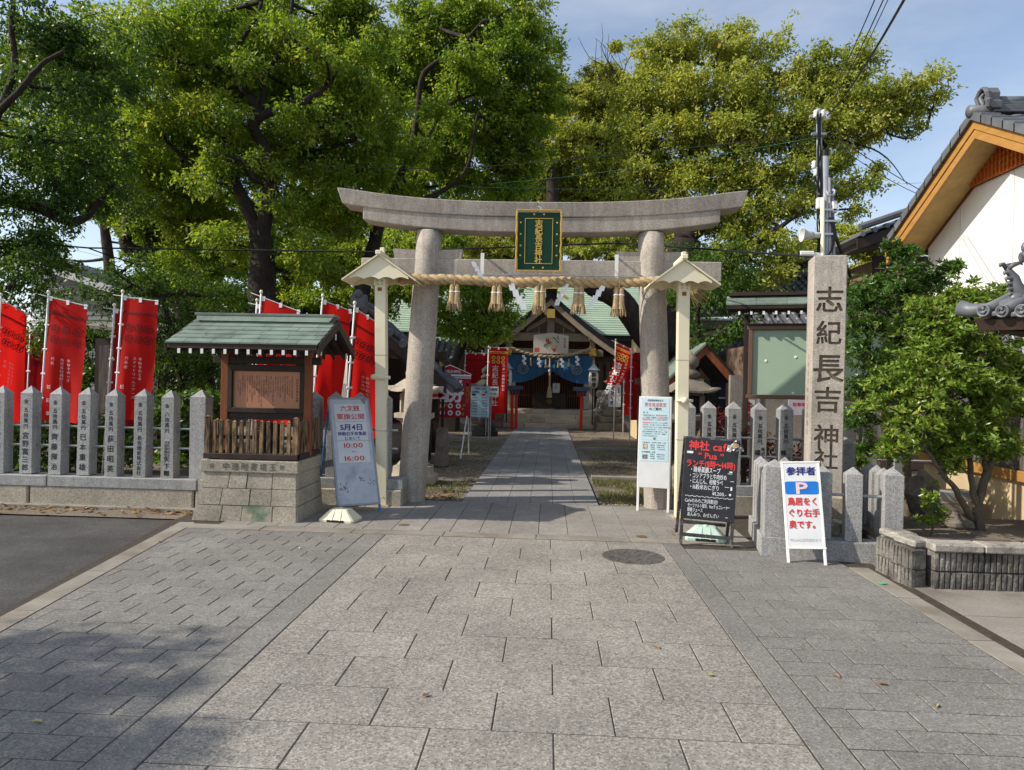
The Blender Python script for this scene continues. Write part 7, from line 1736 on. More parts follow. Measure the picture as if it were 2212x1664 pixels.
def crown_points(clumps, dens, sub=.36, per=6, droop=.55, whorl=False, flat=.8):
    """Leaf bases and directions for round clumps broken up into smaller tufts."""
    Cs, Ds, Ts = [], [], []
    for (c, r) in clumps:
        c = np.array(c); total = max(30, int(dens * r * r)); nsub = max(6, int(12 + 12 * r)); ct = nrg.normal(.0, .05)
        dirs = sphere_dirs(nsub); dirs[:, 2] = dirs[:, 2] * .85
        sc = c + dirs * (r * nrg.uniform(.15, 1.22, nsub) ** .75)[:, None] * np.array([1.05, 1.05, flat])
        sr = r * sub * nrg.uniform(.5, 1.45, nsub)
        w = sr ** 2; w = w / w.sum()
        for k in range(nsub):
            ns = max(2, int(total * w[k] / per)); st = ct + nrg.normal(.0, .1)
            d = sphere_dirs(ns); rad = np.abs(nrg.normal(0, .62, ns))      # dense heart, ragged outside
            stretch = np.array([nrg.uniform(.9, 1.5), nrg.uniform(.9, 1.5), nrg.uniform(.5, .85)])
            p = sc[k] + d * (sr[k] * rad)[:, None] * stretch
            out = d * .8 + (sc[k] - c) / max(r, .01) * .5
            ll = nrg.uniform(0, 1, ns)
            for q in range(per):
                if whorl:
                    ax = out * .6 + np.array([0, 0, .8]) + nrg.normal(0, .35, (ns, 3)); ax /= np.linalg.norm(ax, axis=1, keepdims=True) + 1e-9
                    t1 = np.cross(ax, np.array([.3, .8, .1])); t1 /= np.linalg.norm(t1, axis=1, keepdims=True) + 1e-9; t2 = np.cross(ax, t1)
                    a = 2 * np.pi * q / per + nrg.uniform(-.35, .35, ns); dd = ax * nrg.uniform(.1, .8, (ns, 1)) + t1 * np.cos(a)[:, None] + t2 * np.sin(a)[:, None]
                    Cs.append(p + nrg.normal(0, .008, (ns, 3)))
                else:
                    dd = out + nrg.normal(0, .75, (ns, 3)); dd[:, 2] -= droop
                    Cs.append(p + nrg.normal(0, .06, (ns, 3)))
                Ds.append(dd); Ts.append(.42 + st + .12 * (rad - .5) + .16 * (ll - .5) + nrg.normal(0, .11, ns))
    return np.concatenate(Cs), np.concatenate(Ds), np.concatenate(Ts)
def limb_tube(b, pts, r0, r1, n=9, jit=.0):
    pts = [Vector(p) for p in pts]; out = []; k = len(pts)
    for i in range(k - 1):                                            # Catmull-Rom between the traced points
        p0, p1, p2, p3 = pts[max(i - 1, 0)], pts[i], pts[i + 1], pts[min(i + 2, k - 1)]
        for j in range(5):
            t = j / 5; out.append(.5 * ((2 * p1) + (p2 - p0) * t + (2 * p0 - 5 * p1 + 4 * p2 - p3) * t * t + (3 * p1 - p0 - 3 * p2 + p3) * t ** 3))
    out.append(pts[-1]); m = len(out)
    out = [p + Vector((rnd.uniform(-jit, jit), rnd.uniform(-jit, jit), 0)) for p in out]
    b.tube(out, [(r0 + (r1 - r0) * i / (m - 1)) * (1 + rnd.uniform(-.06, .06)) for i in range(m)], n); return out
def bare(x, y, Y, n, up_):
    out = []
    for k in range(n):
        a = rnd.uniform(-.5, .5); px, py = x + rnd.uniform(-50, 50), y + rnd.uniform(-10, 30); pts = [(px, py, Y)]
        for s in range(5):
            a += rnd.uniform(-.55, .55); l = up_ * rnd.uniform(.14, .26); px += l * math.sin(a); py -= l * math.cos(a); pts.append((px, py, Y))
        out.append((pts, .035, .008))
        q = pts[2]; out.append(([q, (q[0] + rnd.uniform(-18, 18), q[1] - up_ * .18, Y), (q[0] + rnd.uniform(-34, 34), q[1] - up_ * .34, Y)], .018, .006))
    return out
def tree(name, label, limbs, clumps, m, dens=3910, leaf=(.10, .044), group='trees of the shrine grove', seed=1, bk=None, droop=.55, whorl=False, per=6, twigs=2, root=None, sub=.36, fill=1):
    bk = bk or bark
    L3 = [([P(*p) if len(p) == 3 else Vector(p[:3]) for p in pts], r0, r1) for pts, r0, r1 in limbs]
    f = L3[0][0][0]; t = thing(name, label, 'tree', (f.x, f.y, 0) if root is None else root, 0, group)
    b = MB(); nodes = []
    for i, (pts, r0, r1) in enumerate(L3):
        if i == 0 and pts[0].z > .05: pts = [Vector((pts[0].x, pts[0].y, -.05))] + pts
        nodes += limb_tube(b, pts, r0, r1, 12 if r0 > .12 else 8, .012)
    cl = []
    for c in clumps:
        if len(c) == 4: ctr = P(c[0], c[1], c[3]); r = c[2] * c[3] / F_D
        else: ctr = Vector(c[:3]); r = c[4]
        cl.append((tuple(ctr), r))
        for q in range(fill): cl.append((tuple(ctr + Vector((rnd.uniform(-.7, .7) * r, rnd.uniform(.3, 1.5) * r + (.3 if fill == 1 else -.1), rnd.uniform(-.6, .5) * r))), r * rnd.uniform(.7, 1.0)))
        near = sorted(nodes, key=lambda q: (q - ctr).length + max(0, q.z - ctr.z) * 1.2)[0]
        dd = (ctr - near).length
        if dd > .15:
            mid = near.lerp(ctr, .5) + Vector((rnd.uniform(-.12, .12) * dd, rnd.uniform(-.12, .12) * dd, -.06 * dd)); path = limb_tube(b, [near, mid, ctr], min(.028 + .02 * dd, .11), .014, 6, .01)
            nodes += path[3::3]
        for k in range(twigs):
            e = ctr + Vector(sphere_dirs(1)[0]) * r * rnd.uniform(.8, 1.02); limb_tube(b, [ctr, ctr.lerp(e, .5) + Vector((0, 0, .08 * r)), e], .014, .004, 4, .01)
    b.build('trunk', bk, t, smooth=True, world=True)
    Cc, Dc, Tc = crown_points(cl, dens, per=per, droop=droop, whorl=whorl, sub=sub)
    leaf_mesh('crown', Cc, Dc, leaf[0], leaf[1], Tc, m, t)
    return t
YA = 14.0
hedge_leaf = leafmat('mid green small leaves', (.035, .085, .012), (.09, .175, .022), (.2, .3, .04), .45, .4)
tree('camphor_tree', 'large camphor tree with a black forked trunk behind the notice shelter',
     [([(572, 900, YA), (568, 760, YA), (566, 640, YA), (567, 560, YA), (562, 515, YA)], .33, .22),
      ([(566, 570, YA), (552, 500, YA), (530, 440, YA), (508, 390, YA + .1), (492, 300, YA + .2), (500, 240, YA + .2), (530, 180, YA + .1), (545, 110, YA)], .15, .045),
      ([(566, 570, YA), (568, 500, YA), (580, 440, YA), (585, 390, YA), (570, 320, YA - .1), (548, 275, YA - .2), (560, 255, YA - .2), (610, 232, YA - .2), (665, 215, YA - .1), (705, 185, YA), (735, 140, YA + .2)], .165, .045),
      ([(560, 260, YA - .2), (545, 215, YA - .2), (515, 180, YA - .1), (505, 140, YA), (520, 90, YA), (558, 30, YA), (570, -30, YA)], .085, .03),
      ([(550, 270, YA - .2), (570, 205, YA), (565, 165, YA), (610, 110, YA + .2), (625, 40, YA + .3), (635, -30, YA + .3)], .08, .03),
      ([(585, 395, YA), (552, 388, YA), (535, 365, YA + .1), (510, 350, YA + .2)], .085, .075),
      ([(492, 300, YA + .2), (440, 360, YA + .5), (400, 380, YA + 1), (350, 400, YA + 1.5)], .10, .04),
      ([(660, 215, YA - .1), (730, 240, YA + .5), (770, 300, YA + 1)], .06, .03)],
     [(530, 130, 42, 13.1), (650, 235, 40, 13.1), (700, 120, 40, 13.2), (500, 250, 34, 13.1), (610, 60, 45, 13), (560, 345, 26, 13.2), (470, 330, 36, 13.2), (300, 110, 110, 13.2), (395, 60, 110, 13.6), (480, 30, 90, 14.9), (440, 150, 90, 14.4), (590, 20, 100, 14.9), (700, 30, 90, 14.9), (660, 110, 90, 14.9), (760, 120, 75, 14.2), (330, 230, 100, 14), (250, 330, 100, 14.5), (400, 300, 80, 15), (640, 190, 70, 15),
      (720, 260, 85, 14.9), (790, 220, 70, 15), (660, 330, 75, 15.4), (740, 390, 85, 15.4), (420, 450, 90, 15.5), (330, 410, 85, 15), (640, 460, 85, 16), (800, 350, 70, 16), (260, 200, 90, 15), (500, 150, 60, 15.4), (560, 130, 70, 16), (520, 290, 30, 14.9), (615, 320, 42, 14.9), (610, 440, 36, 13.4), (450, 390, 50, 13.6), (535, 190, 36, 14.9), (480, 520, 55, 13.8), (650, 540, 55, 13.8), (690, 590, 50, 15), (600, 170, 40, 14.9), (560, 300, 26, 14.8), (450, 230, 60, 13.4), (770, 30, 55, 15), (430, 580, 80, 16.5), (520, 350, 60, 16.5), (620, 400, 70, 17), (700, 470, 75, 17)],
     camphor, dens=4250)
tree('camphor_tree', 'leaning camphor with a kinked bare limb left of the forked trunk',
     [([(455, 900, 16.5), (420, 720, 16.5), (385, 650, 16.4), (350, 590, 16.3), (322, 548, 16.2)], .26, .2),
      ([(322, 548, 16.2), (295, 545, 16.1), (272, 528, 16), (274, 500, 16), (285, 440, 16), (275, 380, 16), (265, 300, 16)], .18, .07),
      ([(325, 550, 16.2), (328, 480, 16.3), (335, 410, 16.5), (345, 330, 16.6), (352, 240, 16.8)], .13, .05)],
     [(300, 470, 60, 16.5), (240, 460, 36, 17), (210, 410, 60, 17), (360, 500, 70, 17.2), (310, 360, 90, 17), (220, 300, 100, 17.5), (380, 600, 60, 17.5), (150, 360, 70, 17.5), (300, 500, 40, 16.2)], camphor, dens=4250)
tree('zelkova_tree', 'dark leafy tree filling the upper left corner of the picture',
     [([(-180, 900, 10.5), (-150, 600, 10.5), (-90, 420, 10.4), (-20, 260, 10.2)], .3, .12), ([(-20, 260, 10.2), (40, 200, 10), (90, 140, 10), (140, 110, 10)], .06, .025), ([(-20, 280, 10.2), (30, 150, 10.5), (25, 60, 10.6), (30, -40, 10.6)], .06, .03), ([(-90, 420, 10.4), (60, 440, 11), (160, 480, 11.2), (220, 430, 11.4)], .13, .05)],
     [(40, 40, 100, 10.8), (150, 60, 90, 11), (130, 190, 90, 11), (20, 160, 80, 11.3), (210, 150, 70, 11.5), (60, 300, 100, 10.6), (180, 300, 80, 11.2), (20, 420, 100, 10.6), (130, 420, 85, 11), (60, 530, 90, 10.8), (30, 620, 80, 11), (40, 590, 50, 10.4), (0, 690, 60, 11.2), (240, 400, 50, 11.5)], dark_leaf, dens=4250, leaf=(.085, .036))
tree('camphor_tree', 'camphor with a leaning limb rising over the left half of the lintel',
     [([(770, 900, 17.6), (780, 650, 17.6), (800, 560, 17.6), (820, 480, 17.6)], .24, .15), ([(820, 480, 17.6), (850, 410, 17.6), (885, 330, 17.6), (900, 260, 17.6), (915, 160, 17.6), (985, 110, 17.6), (1040, 50, 17.6)], .11, .04), ([(820, 490, 17.6), (900, 440, 17.6), (960, 410, 17.6), (1010, 360, 17.6), (1030, 250, 17.6)], .1, .03), ([(905, 250, 17.6), (940, 240, 17.6), (990, 215, 17.6)], .07, .03)],
     [(900, 330, 36, 16.8), (1000, 120, 40, 16.8), (950, 250, 34, 16.8), (870, 420, 30, 16.9), (940, 40, 65, 18.7), (1020, 20, 70, 18.7), (1100, 20, 70, 18.3), (1010, 90, 70, 18.9), (1090, 100, 70, 18), (940, 130, 70, 19.1), (1150, 70, 50, 18.5), (1060, 180, 80, 18), (1140, 160, 60, 18.4), (970, 220, 60, 18.7), (880, 200, 60, 19.3), (1120, 250, 70, 18.6), (1050, 290, 80, 18.8), (950, 310, 70, 18.8), (860, 300, 60, 19), (1140, 330, 55, 19), (880, 400, 60, 19.2), (1010, 390, 60, 19.5), (1090, 390, 60, 19.5), (840, 150, 50, 19.1), (820, 90, 45, 18.7), (900, 260, 35, 19.5), (880, 25, 40, 18.7), (1170, 210, 40, 18.6), (830, 400, 50, 19)], camphor, dens=4420, leaf=(.115, .05))
tree('camphor_tree', 'slimmer camphor with a sawn branch stub above the middle of the lintel',
     [([(1200, 800, 36), (1200, 560, 36), (1195, 470, 36), (1188, 360, 36), (1165, 310, 36)], .42, .28), ([(1165, 310, 36), (1150, 285, 35.8), (1140, 272, 35.6)], .25, .2), ([(1186, 350, 36), (1200, 320, 36.4), (1235, 310, 36.6), (1290, 290, 37), (1320, 230, 37)], .2, .08)] + bare(1250, 190, 36, 3, 120) + bare(1350, 170, 36, 5, 130),
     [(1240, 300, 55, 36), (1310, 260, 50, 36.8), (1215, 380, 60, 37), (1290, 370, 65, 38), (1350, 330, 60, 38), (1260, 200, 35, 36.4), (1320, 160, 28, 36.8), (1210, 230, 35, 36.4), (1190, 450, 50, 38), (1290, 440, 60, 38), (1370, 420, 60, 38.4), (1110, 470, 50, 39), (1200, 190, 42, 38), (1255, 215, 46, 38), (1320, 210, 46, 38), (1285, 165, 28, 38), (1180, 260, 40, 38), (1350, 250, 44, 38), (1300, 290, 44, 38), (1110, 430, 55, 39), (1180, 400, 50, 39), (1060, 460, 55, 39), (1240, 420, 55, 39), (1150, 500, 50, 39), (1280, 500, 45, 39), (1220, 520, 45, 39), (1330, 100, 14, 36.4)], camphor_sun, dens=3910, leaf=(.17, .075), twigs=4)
tree('camphor_tree', 'broad sunlit yellow green camphor spreading to the right over the gate',
     [([(1440, 960, 17.5), (1452, 760, 17.5), (1462, 620, 17.5), (1480, 520, 17.5)], .55, .36), ([(1440, 760, 17.3), (1390, 720, 17.1), (1340, 650, 17), (1290, 625, 17), (1255, 600, 17), (1235, 560, 17)], .34, .16), ([(1290, 640, 17), (1320, 600, 17.1), (1370, 570, 17.2)], .13, .08), ([(1480, 520, 17.5), (1440, 440, 17.8), (1400, 390, 18), (1380, 320, 18.2)], .2, .07), ([(1480, 520, 17.5), (1550, 440, 17.8), (1620, 400, 18), (1720, 350, 18), (1800, 300, 17.8), (1880, 240, 17.6), (1960, 190, 17.4)], .24, .04), ([(1560, 430, 17.8), (1580, 340, 18), (1600, 250, 18), (1590, 150, 18)], .15, .05), ([(1470, 560, 17.5), (1540, 560, 17.2), (1640, 520, 17), (1740, 450, 17)], .13, .04), ([(1800, 300, 17.8), (1900, 330, 17.5), (1960, 400, 17.3)], .03, .006), ([(1860, 260, 17.6), (1950, 300, 17.5), (2000, 280, 17.4)], .03, .006)],
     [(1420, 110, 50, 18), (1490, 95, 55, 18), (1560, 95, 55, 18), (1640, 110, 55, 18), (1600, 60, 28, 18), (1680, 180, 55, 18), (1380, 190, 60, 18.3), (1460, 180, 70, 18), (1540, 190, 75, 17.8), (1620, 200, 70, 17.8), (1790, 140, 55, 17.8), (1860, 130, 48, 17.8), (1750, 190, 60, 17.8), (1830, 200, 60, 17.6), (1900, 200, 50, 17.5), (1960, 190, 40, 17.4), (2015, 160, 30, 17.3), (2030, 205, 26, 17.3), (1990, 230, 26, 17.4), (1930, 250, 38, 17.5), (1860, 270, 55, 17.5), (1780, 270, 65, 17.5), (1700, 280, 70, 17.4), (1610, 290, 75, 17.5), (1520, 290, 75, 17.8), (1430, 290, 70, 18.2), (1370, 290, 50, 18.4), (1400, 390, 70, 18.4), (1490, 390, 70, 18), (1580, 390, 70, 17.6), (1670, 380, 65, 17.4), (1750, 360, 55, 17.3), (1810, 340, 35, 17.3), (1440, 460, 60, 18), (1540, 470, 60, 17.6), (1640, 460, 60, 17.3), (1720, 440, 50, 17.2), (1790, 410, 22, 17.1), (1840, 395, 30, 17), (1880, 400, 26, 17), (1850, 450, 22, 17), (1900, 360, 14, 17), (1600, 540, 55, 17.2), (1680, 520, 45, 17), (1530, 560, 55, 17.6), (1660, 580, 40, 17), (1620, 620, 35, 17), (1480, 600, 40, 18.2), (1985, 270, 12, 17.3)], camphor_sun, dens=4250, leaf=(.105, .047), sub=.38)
tree('evergreen_tree', 'small dark evergreen growing beside the stone lantern right of the gate',
     [([(1500, 900, 13.8), (1502, 760, 13.8), (1505, 680, 13.8), (1515, 600, 13.8)], .09, .05), ([(1510, 640, 13.8), (1550, 620, 13.6), (1590, 640, 13.5)], .04, .02)],
     [(1500, 560, 55, 14), (1560, 570, 55, 13.6), (1530, 630, 55, 13.6), (1590, 640, 45, 13.4), (1600, 700, 32, 13.4), (1500, 700, 28, 13.7), (1480, 640, 45, 14), (1560, 720, 26, 13.4), (1620, 600, 35, 13.6), (1520, 740, 18, 13.6)], dark_leaf, dens=2700, leaf=(.085, .04))
tree('evergreen_tree', 'dark green tree leaning inside the gate beside the left column',
     [([(930, 940, 17.5), (950, 860, 17.5), (985, 780, 17.5), (1015, 700, 17.5), (1030, 620, 17.5)], .14, .08), ([(1010, 710, 17.5), (1060, 660, 17.3), (1090, 640, 17.2)], .06, .03)],
     [(980, 620, 45, 17.6), (1040, 620, 50, 17.2), (1090, 630, 32, 17), (1000, 680, 48, 17.2), (1060, 690, 48, 17), (1095, 690, 26, 17), (1030, 715, 45, 17), (1075, 722, 30, 16.9), (985, 715, 34, 17.4), (960, 670, 40, 17.8), (940, 590, 40, 18), (1020, 590, 45, 17.5), (1070, 600, 40, 17.2), (1100, 670, 24, 17), (940, 640, 40, 18), (960, 690, 36, 17.8), (1050, 640, 45, 17)], camphor, dens=3000, leaf=(.1, .045))
tree('evergreen_tree', 'bushy evergreen with fine foliage behind the banners left of the shelter',
     [([(400, 1000, 12.3), (395, 850, 12.3), (370, 720, 12.3), (350, 640, 12.3)], .09, .04)],
     [(250, 590, 40, 12.4), (300, 560, 35, 12.6), (230, 640, 45, 12.4), (310, 630, 60, 12.4), (390, 630, 60, 12.6), (350, 710, 65, 12.2), (430, 700, 60, 12.4), (380, 790, 65, 12), (450, 800, 60, 12.2), (350, 870, 60, 12), (420, 890, 60, 11.8), (300, 760, 45, 12.4), (480, 640, 55, 13), (520, 740, 60, 13), (470, 960, 45, 11.8), (380, 970, 50, 11.8)], hedge_leaf, dens=3800, leaf=(.075, .034))
tree('evergreen_tree', 'dark evergreen filling the gap below the grey house behind the banners', [([(150, 1000, 15), (150, 850, 15), (155, 740, 15)], .1, .05)],
     [(60, 740, 55, 15), (130, 720, 50, 15), (200, 730, 50, 15), (40, 820, 55, 14.6), (120, 810, 60, 14.6), (200, 820, 55, 14.6), (270, 830, 50, 14.4), (100, 900, 60, 14.4), (200, 910, 60, 14.4), (10, 900, 50, 14.5), (290, 920, 50, 14)], dark_leaf, dens=4200, leaf=(.09, .042))
tree('camphor_tree', 'far camphor whose foliage fills in behind the shelter roof and banners',
     [([(640, 900, 23), (645, 700, 23), (680, 560, 23)], .25, .14), ([(645, 700, 23), (740, 650, 23), (830, 620, 23)], .12, .05)],
     [(470, 560, 55, 23), (560, 570, 55, 23.5), (640, 560, 60, 23), (720, 570, 60, 23), (800, 560, 60, 23), (870, 540, 55, 23), (680, 640, 55, 22.5), (780, 640, 55, 22.5), (600, 650, 50, 23), (850, 620, 50, 22.5), (900, 470, 50, 24), (720, 500, 50, 24), (500, 650, 50, 22.8), (560, 490, 40, 24), (960, 530, 45, 24), (900, 600, 45, 23)], camphor, dens=3910, leaf=(.13, .06))
tree('camphor_tree', 'far camphor seen under the lintel behind the hall roof',
     [([(1300, 800, 33), (1310, 600, 33), (1330, 500, 33)], .3, .2)],
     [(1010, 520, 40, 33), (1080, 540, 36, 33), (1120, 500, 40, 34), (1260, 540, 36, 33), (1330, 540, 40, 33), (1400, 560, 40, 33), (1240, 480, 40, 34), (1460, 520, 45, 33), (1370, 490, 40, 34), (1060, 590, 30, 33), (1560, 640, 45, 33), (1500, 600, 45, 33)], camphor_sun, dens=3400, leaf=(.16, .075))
tree('camphor_tree', 'distant yellow green tree behind the name pillar and the service pole',
     [([(1800, 900, 27), (1800, 640, 27), (1805, 560, 27)], .2, .1)],
     [(1720, 560, 42, 27), (1770, 530, 42, 27), (1830, 510, 42, 27), (1880, 540, 45, 27), (1850, 590, 50, 26.5), (1790, 600, 50, 26.5), (1720, 620, 45, 26.5), (1910, 610, 45, 27), (1690, 600, 30, 27), (1950, 560, 40, 27), (1840, 640, 45, 26.5)], camphor_sun, dens=4080, leaf=(.14, .062))
for lb, xs0, tx_ in (('tall far camphor closing the view behind the left trees', (40, 420), 230), ('tall far camphor closing the view behind the forked trunk', (430, 800), 640), ('tall far camphor closing the view above the left end of the lintel', (830, 1180), 1000)):
    cl_ = []
    for ix in range(xs0[0], xs0[1] + 1, 92):
        for iy in range(70, 640, 96):
            x_, y_ = ix + rnd.uniform(-30, 30), iy + rnd.uniform(-28, 28)
            if (780 < x_ < 900 and y_ < 130) or (60 < x_ < 290 and y_ > 420) or (x_ > 1120 and y_ < 240): continue
            cl_.append((x_, y_, rnd.uniform(52, 74), 38 + rnd.uniform(-2, 2)))
    tree('camphor_tree', lb, [([(tx_, 870, 38), (tx_ + 8, 600, 38), (tx_ - 10, 420, 38), (tx_ + 25, 240, 38)], .4, .1)], cl_, camphor, dens=1050, leaf=(.2, .1), fill=0)
# the tree left of the picture whose shade falls on the pavers
sh_cl = []
for (px, py, r) in ((20, 1400, .28), (110, 1390, .25), (240, 1412, .27), (355, 1398, .25), (170, 1475, .24), (300, 1480, .27), (60, 1500, .3), (140, 1560, .28), (20, 1590, .34), (280, 1615, .24), (120, 1660, .3), (220, 1690, .28), (-60, 1450, .34), (-60, 1560, .34), (385, 1600, .16)):
    g = G(px, py); z = 5.4 + rnd.uniform(-.4, .8); q = g + to_sun * (z / to_sun.z); sh_cl.append((q.x, q.y, q.z, 0, r))
tr0 = Vector((-11.3, 3.4, 0))
tree('street_tree', 'tree standing left of the picture that shades the pavers at lower left',
     [([tuple(tr0) + (0,), (-11.25, 3.4, 2.0, 0), (-11.0, 3.3, 4.0, 0), (-10.6, 3.0, 5.0, 0)], .2, .1), ([(-11.0, 3.3, 4.0, 0), (-10.2, 2.4, 5.0, 0), (-9.6, 1.8, 5.4, 0)], .07, .03)], sh_cl, camphor, dens=1300, fill=0, root=(-11.3, 3.4, 0), twigs=1)

# shrubs of the planter
def shrub(name, label, limbs, clumps, m, dens, leaf, per, cat='shrub', whorl=True, grp=None):
    t = tree(name, label, limbs, clumps, m, dens=dens * 1.8, leaf=leaf, whorl=whorl, per=per, twigs=5, bk=bark_light, group=grp, sub=.42, fill=2 if name in ('planter_shrub', 'tall_shrub') else 0); t['category'] = cat
    if grp is None and 'group' in t: del t['group']
    return t
shrub('planter_shrub', 'rounded bright green shrub with several stems in the ribbed planter',
      [([(2117, 1158, 7.3), (2112, 1090, 7.3), (2135, 1010, 7.3), (2165, 930, 7.4), (2180, 840, 7.4)], .055, .025), ([(2112, 1130, 7.3), (2100, 1050, 7.25), (2092, 980, 7.2), (2070, 880, 7.2)], .04, .015), ([(2100, 1125, 7.3), (2065, 1060, 7.1), (2025, 1010, 7), (1990, 950, 7)], .035, .012), ([(2130, 1020, 7.3), (2110, 900, 7.3), (2060, 780, 7.4)], .03, .01)],
      [(1973, 812, 62, 7.1), (1926, 882, 45, 7), (1992, 902, 60, 6.9), (2048, 832, 70, 7), (2067, 932, 60, 7), (2123, 852, 60, 7.2), (2020, 722, 62, 7.3), (2095, 712, 66, 7.3), (2161, 762, 55, 7.4), (2076, 652, 40, 7.5), (2142, 672, 45, 7.5), (2142, 942, 45, 7.2), (2189, 882, 40, 7.4), (1982, 742, 40, 7.2), (2189, 682, 40, 7.5), (2208, 812, 40, 7.5), (2095, 942, 44, 7.05), (2048, 902, 44, 6.95), (2142, 882, 40, 7.1), (2029, 782, 44, 7), (2105, 802, 44, 7.1), (2161, 832, 40, 7.2), (2011, 852, 40, 6.9), (2123, 762, 40, 7.2), (1907, 842, 26, 7.1), (1990, 660, 40, 7.4), (2080, 645, 40, 7.4), (2150, 640, 36, 7.5), (2030, 700, 45, 7.3), (1935, 960, 30, 6.95), (2060, 985, 30, 7), (2150, 975, 30, 7.2)],
      shrub_leaf, 6800, (.062, .024), 7)
shrub('tall_shrub', 'dark green tall shrub between the name pillar and the white wall',
      [([(1960, 1060, 8.6), (1955, 950, 8.6), (1945, 850, 8.6), (1930, 740, 8.6), (1940, 640, 8.6)], .06, .03), ([(1935, 760, 8.6), (1985, 690, 8.5), (2030, 630, 8.4)], .03, .01)],
      [(1940, 590, 48, 8.6), (1985, 610, 45, 8.5), (1890, 640, 52, 8.7), (1960, 650, 50, 8.5), (2030, 600, 32, 8.4), (2055, 580, 18, 8.4), (1870, 700, 45, 8.6), (1930, 700, 48, 8.5), (1860, 770, 42, 8.5), (1920, 780, 46, 8.4), (1870, 840, 45, 8.4), (1960, 550, 25, 8.6), (1870, 900, 35, 8.3), (1890, 960, 30, 8.2), (1980, 720, 36, 8.6), (1925, 540, 20, 8.6)],
      leafmat('deep green shrub leaves', (.03, .085, .014), (.08, .17, .026), (.18, .28, .045), .3, .3, .5), 6000, (.066, .021), 7)
shrub('young_plant', 'small leafy plant in the planter beside the enclosure posts', [([(2012, 1140, 6.9), (2010, 1090, 6.9), (2012, 1060, 6.9)], .012, .004)], [(2005, 1075, 16, 6.9), (2015, 1100, 20, 6.9), (2000, 1120, 16, 6.9), (2025, 1120, 14, 6.9)], shrub_leaf, 9000, (.05, .024), 6, 'plant')
def boulder(px, py, Y, r, label, sq):
    p = P(px, py, Y); b = MB(); b.ball((0, 0, 0), r, 14, sq=sq); b.v = [tuple(Vector(v) * (1 + .16 * math.sin(v[0] * 23 + r * 50 + v[2] * 17) * math.cos(v[1] * 19 - v[2] * 9) + .09 * math.sin(v[2] * 31 + v[0] * 37))) for v in b.v]
    o = b.build('boulder', lantern_stone); o.location = p; return tag(o, label, 'rock')
boulder(2072, 1128, 7.35, .13, 'rough brown rock at the foot of the planter shrub', (1.1, .9, .75)); boulder(1992, 1068, 7.7, .2, 'dark rounded rock behind the small plant', (.8, .8, 1.2))
# left fence: hedge added to darken the gaps between posts, then a shrub
hedge_ = shrub('filler_hedge', 'low dark hedge added to darken the gaps behind the left engraved fence', [([(150, 1030, 10.9), (150, 990, 10.9), (155, 940, 10.9)], .03, .01)], [(x_, y_, 48, 10.9 + .1 * (x_ % 3)) for x_ in range(-20, 340, 52) for y_ in (930, 985)], dark_leaf, 1900, (.085, .045), 5, 'hedge', whorl=False)
shrub('fence_shrub', 'broad leaved green shrub showing between the left fence posts', [([(415, 1020, 9.6), (410, 960, 9.6), (400, 900, 9.6)], .03, .01)], [(390, 880, 40, 9.6), (430, 860, 40, 9.7), (350, 900, 35, 9.6), (400, 940, 40, 9.5), (450, 930, 35, 9.6), (370, 990, 35, 9.5)], dark_leaf, 2600, (.1, .05), 5)
red_ = shrub('red_maple_bush', 'low dark red leaved bush behind the right fence posts', [([(1640, 980, 11), (1640, 930, 11)], .02, .006)], [(1560, 930, 26, 11), (1600, 1000, 26, 10.6), (1680, 1000, 30, 10.6), (1650, 960, 26, 10.8), (1545, 900, 16, 11), (1740, 980, 26, 10.6)], redleaf, 3200, (.07, .035), 6, 'bush', whorl=False)
shrub('pavement_plant', 'small sprig of leaves beside the last engraved fence post', [([(1850, 1020, 8.6), (1850, 990, 8.6)], .01, .004)], [(1845, 985, 18, 8.6), (1860, 1000, 16, 8.6)], shrub_leaf, 6000, (.06, .025), 6, 'plant')

# ================================================================== SMALL THINGS ON THE GROUND
def flat_leaves(name, xy, z, L_, W_, m, lift=.25, tint=None):
    n = len(xy); C_ = np.column_stack([xy, np.full(n, z) + nrg.uniform(0, .012, n)]); a = nrg.uniform(0, 6.28, n)
    D_ = np.column_stack([np.cos(a), np.sin(a), nrg.normal(0, lift, n)]); roll = np.column_stack([nrg.normal(0, .25, n), nrg.normal(0, .25, n), np.ones(n)])
    o = leaf_mesh(name, C_, D_, L_, W_, np.clip(nrg.normal(.5, .25, n), 0, 1) if tint is None else tint, m, None, roll=roll, fold=.2); return tag(o, kind='stuff')
xs_ = nrg.uniform(-9.5, -3.95, 1500); ys_ = 8.22 - np.abs(nrg.normal(0, .14, 1500)); k = nrg.uniform(0, 1, 1500) < (.35 + .65 * np.exp(-((xs_ + 4.3) / .5) ** 2) + .3 * np.exp(-((xs_ + 6.2) / .6) ** 2))
flat_leaves('leaf_litter', np.column_stack([xs_, ys_])[k], -.012, .075, .035, litter_mat, .35)
xy = np.column_stack([nrg.uniform(-3.4, -1.2, 500), 9.35 + np.abs(nrg.normal(0, .35, 500))]); flat_leaves('yard_leaf_litter', xy, .006, .06, .03, litter_mat, .35)
xy = np.column_stack([nrg.uniform(-6, 6, 2600), nrg.uniform(9.4, 24, 2600)]); xy = xy[(xy[:, 0] < -1.2) | (xy[:, 0] > .8)]; flat_leaves('scattered_leaf_litter', xy, .008, .05, .026, litter_mat, .3)
xy = np.column_stack([nrg.uniform(1.3, 2.0, 46), nrg.uniform(7.5, 8.3, 46)]); flat_leaves('apron_leaf_litter', xy, .012, .035, .018, litter_mat, .2)
xy = np.column_stack([nrg.uniform(2.3, 3.2, 60), nrg.uniform(6.75, 7.3, 60)]); flat_leaves('enclosure_leaf_litter', xy, .06, .05, .028, litter_mat, .4)
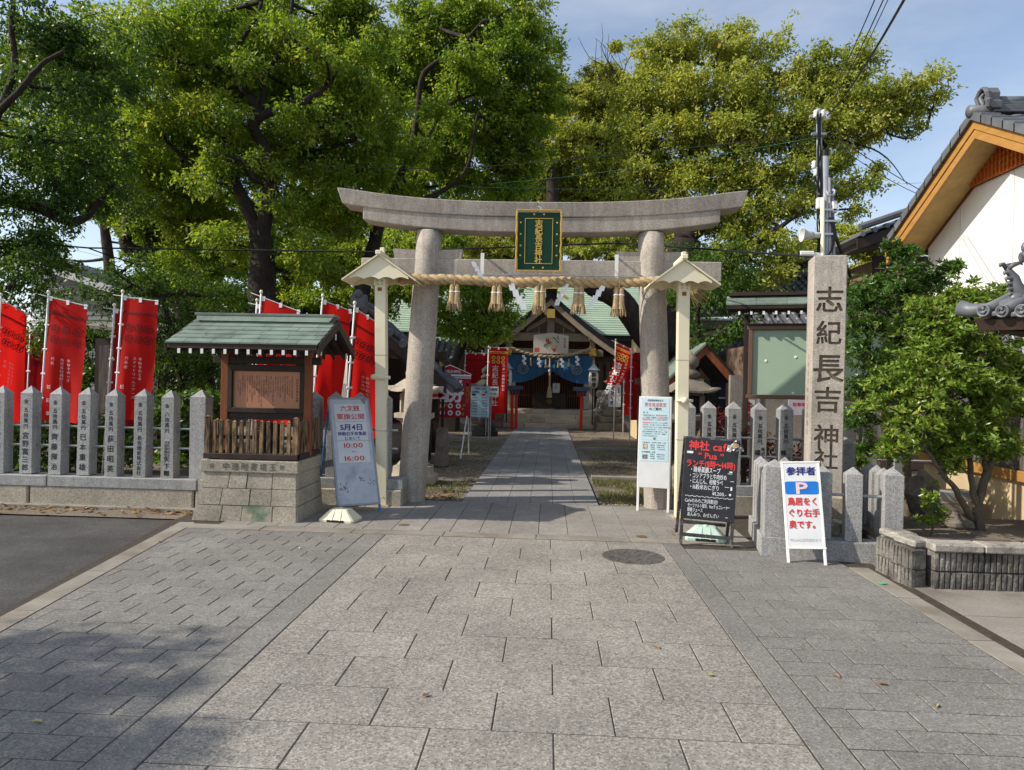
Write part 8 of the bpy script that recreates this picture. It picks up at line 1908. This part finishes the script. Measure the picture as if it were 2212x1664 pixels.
def grass(name, x0, x1, y0, y1, n, h):
    xy = np.column_stack([nrg.uniform(x0, x1, n), nrg.uniform(y0, y1, n)]); s = np.sin(xy[:, 0] * 5) * np.cos(xy[:, 1] * 4 + xy[:, 0]) > -.35; xy = xy[s]; n = len(xy)
    C_ = np.column_stack([xy, np.full(n, -.01)]); D_ = np.column_stack([nrg.normal(0, .5, n), nrg.normal(0, .5, n), np.ones(n)])
    tag(leaf_mesh(name, C_, D_, h, .008, np.clip(nrg.normal(.5, .25, n), 0, 1), grass_mat), kind='stuff')
grass('grass', .76, 2.6, 9.45, 11.8, 9000, .06); grass('grass_patch', -2.6, -1.16, 9.5, 11.5, 3500, .045); grass('far_grass', .8, 5, 12.2, 17, 6000, .05); grass('left_grass', -5, -1.2, 12, 19, 6000, .05)
# pebbles of the yard
n = 5200; px_ = nrg.uniform(-5, 4.5, n); py_ = 9.4 + nrg.uniform(0, 1, n) ** 1.6 * 11; keep = (px_ < -1.15) | (px_ > .74); px_, py_ = px_[keep], py_[keep]; n = len(px_)
s = nrg.uniform(.006, .02, n); o6 = np.array([(1, 0, 0), (-1, 0, 0), (0, 1, 0), (0, -1, 0), (0, 0, .6), (0, 0, -.6)])
V = (np.column_stack([px_, py_, np.full(n, 0.004)])[:, None, :] + o6[None] * s[:, None, None] * nrg.uniform(.7, 1.3, (n, 1, 3))).reshape(-1, 3)
fs = [(0, 2, 4), (2, 1, 4), (1, 3, 4), (3, 0, 4)]; F = [tuple(6 * i + q for q in f_) for i in range(n) for f_ in fs]
me = bpy.data.meshes.new('gravel'); me.from_pydata(V.tolist(), [], F); me.materials.append(mat('gravel stones', (.3, .27, .23), rough=.9, var=.35, scale=30, fine=.2, bump=0)); tag(link('gravel', me), kind='stuff')
# single leaves lying on the paving
for i, (px, py, c) in enumerate(((80, 1562, 1), (345, 1172, 0), (646, 1186, 1), (1535, 1461, 1), (2022, 1527, 1), (1806, 1463, 0), (1905, 1480, 0), (1418, 1400, 0), (920, 1505, 0))):
    g = G(px, py); a = rnd.uniform(0, 6.28); b = MB(); l, w = rnd.uniform(.02, .032), rnd.uniform(.009, .013)
    pts = [(-l, 0, .004), (-l * .4, w, .012), (l * .4, w * .9, .01), (l, 0, .006), (l * .4, -w, .013), (-l * .4, -w, .01), (0, 0, .003), (l * 1.5, .004, .008)]
    b.add(pts, [(0, 6, 1), (1, 6, 2), (2, 6, 3), (3, 6, 4), (4, 6, 5), (5, 6, 0), (3, 7, 6)]); o = b.build('fallen_leaf', mat('yellow fallen leaf', (.42, .36, .14), rough=.7, var=.2, fine=.05, bump=0) if c else mat('brown fallen leaf', (.27, .14, .075), rough=.7, var=.2, fine=.05, bump=0))
    o.location = (g.x, g.y, .003); o.rotation_euler = (0, 0, a)
    tag(o, ('yellow leaf on the shaded pavers at lower left', 'brown leaf on the small pavers near the road kerb', 'yellow leaf on the pavers in front of the stone plinth', 'yellow leaf near the right edge of the big slabs', 'yellow dry leaf lowest on the right pavers', 'brown leaf just right of the right border band', 'brown leaf in the middle of the right pavers', 'brown leaf on the big slabs right of centre', 'brown leaf on the big slabs left of centre')[i], 'leaf', 'single leaves fallen on the paving')
g = G(1906, 1262); b = MB(); b.box((0, 0, .004), (.06, .045, .003), rz=.4); o = b.build('tape_scrap', mat('bright green tape', (.05, .5, .2), rough=.5, fine=0, bump=0)); o.location = (g.x, g.y, .004); tag(o, 'scrap of bright green tape on the kerb by the planter', 'tape')
for o_ in bpy.data.objects:
    if o_.type == 'MESH' and o_.data.users == 0: bpy.data.objects.remove(o_)
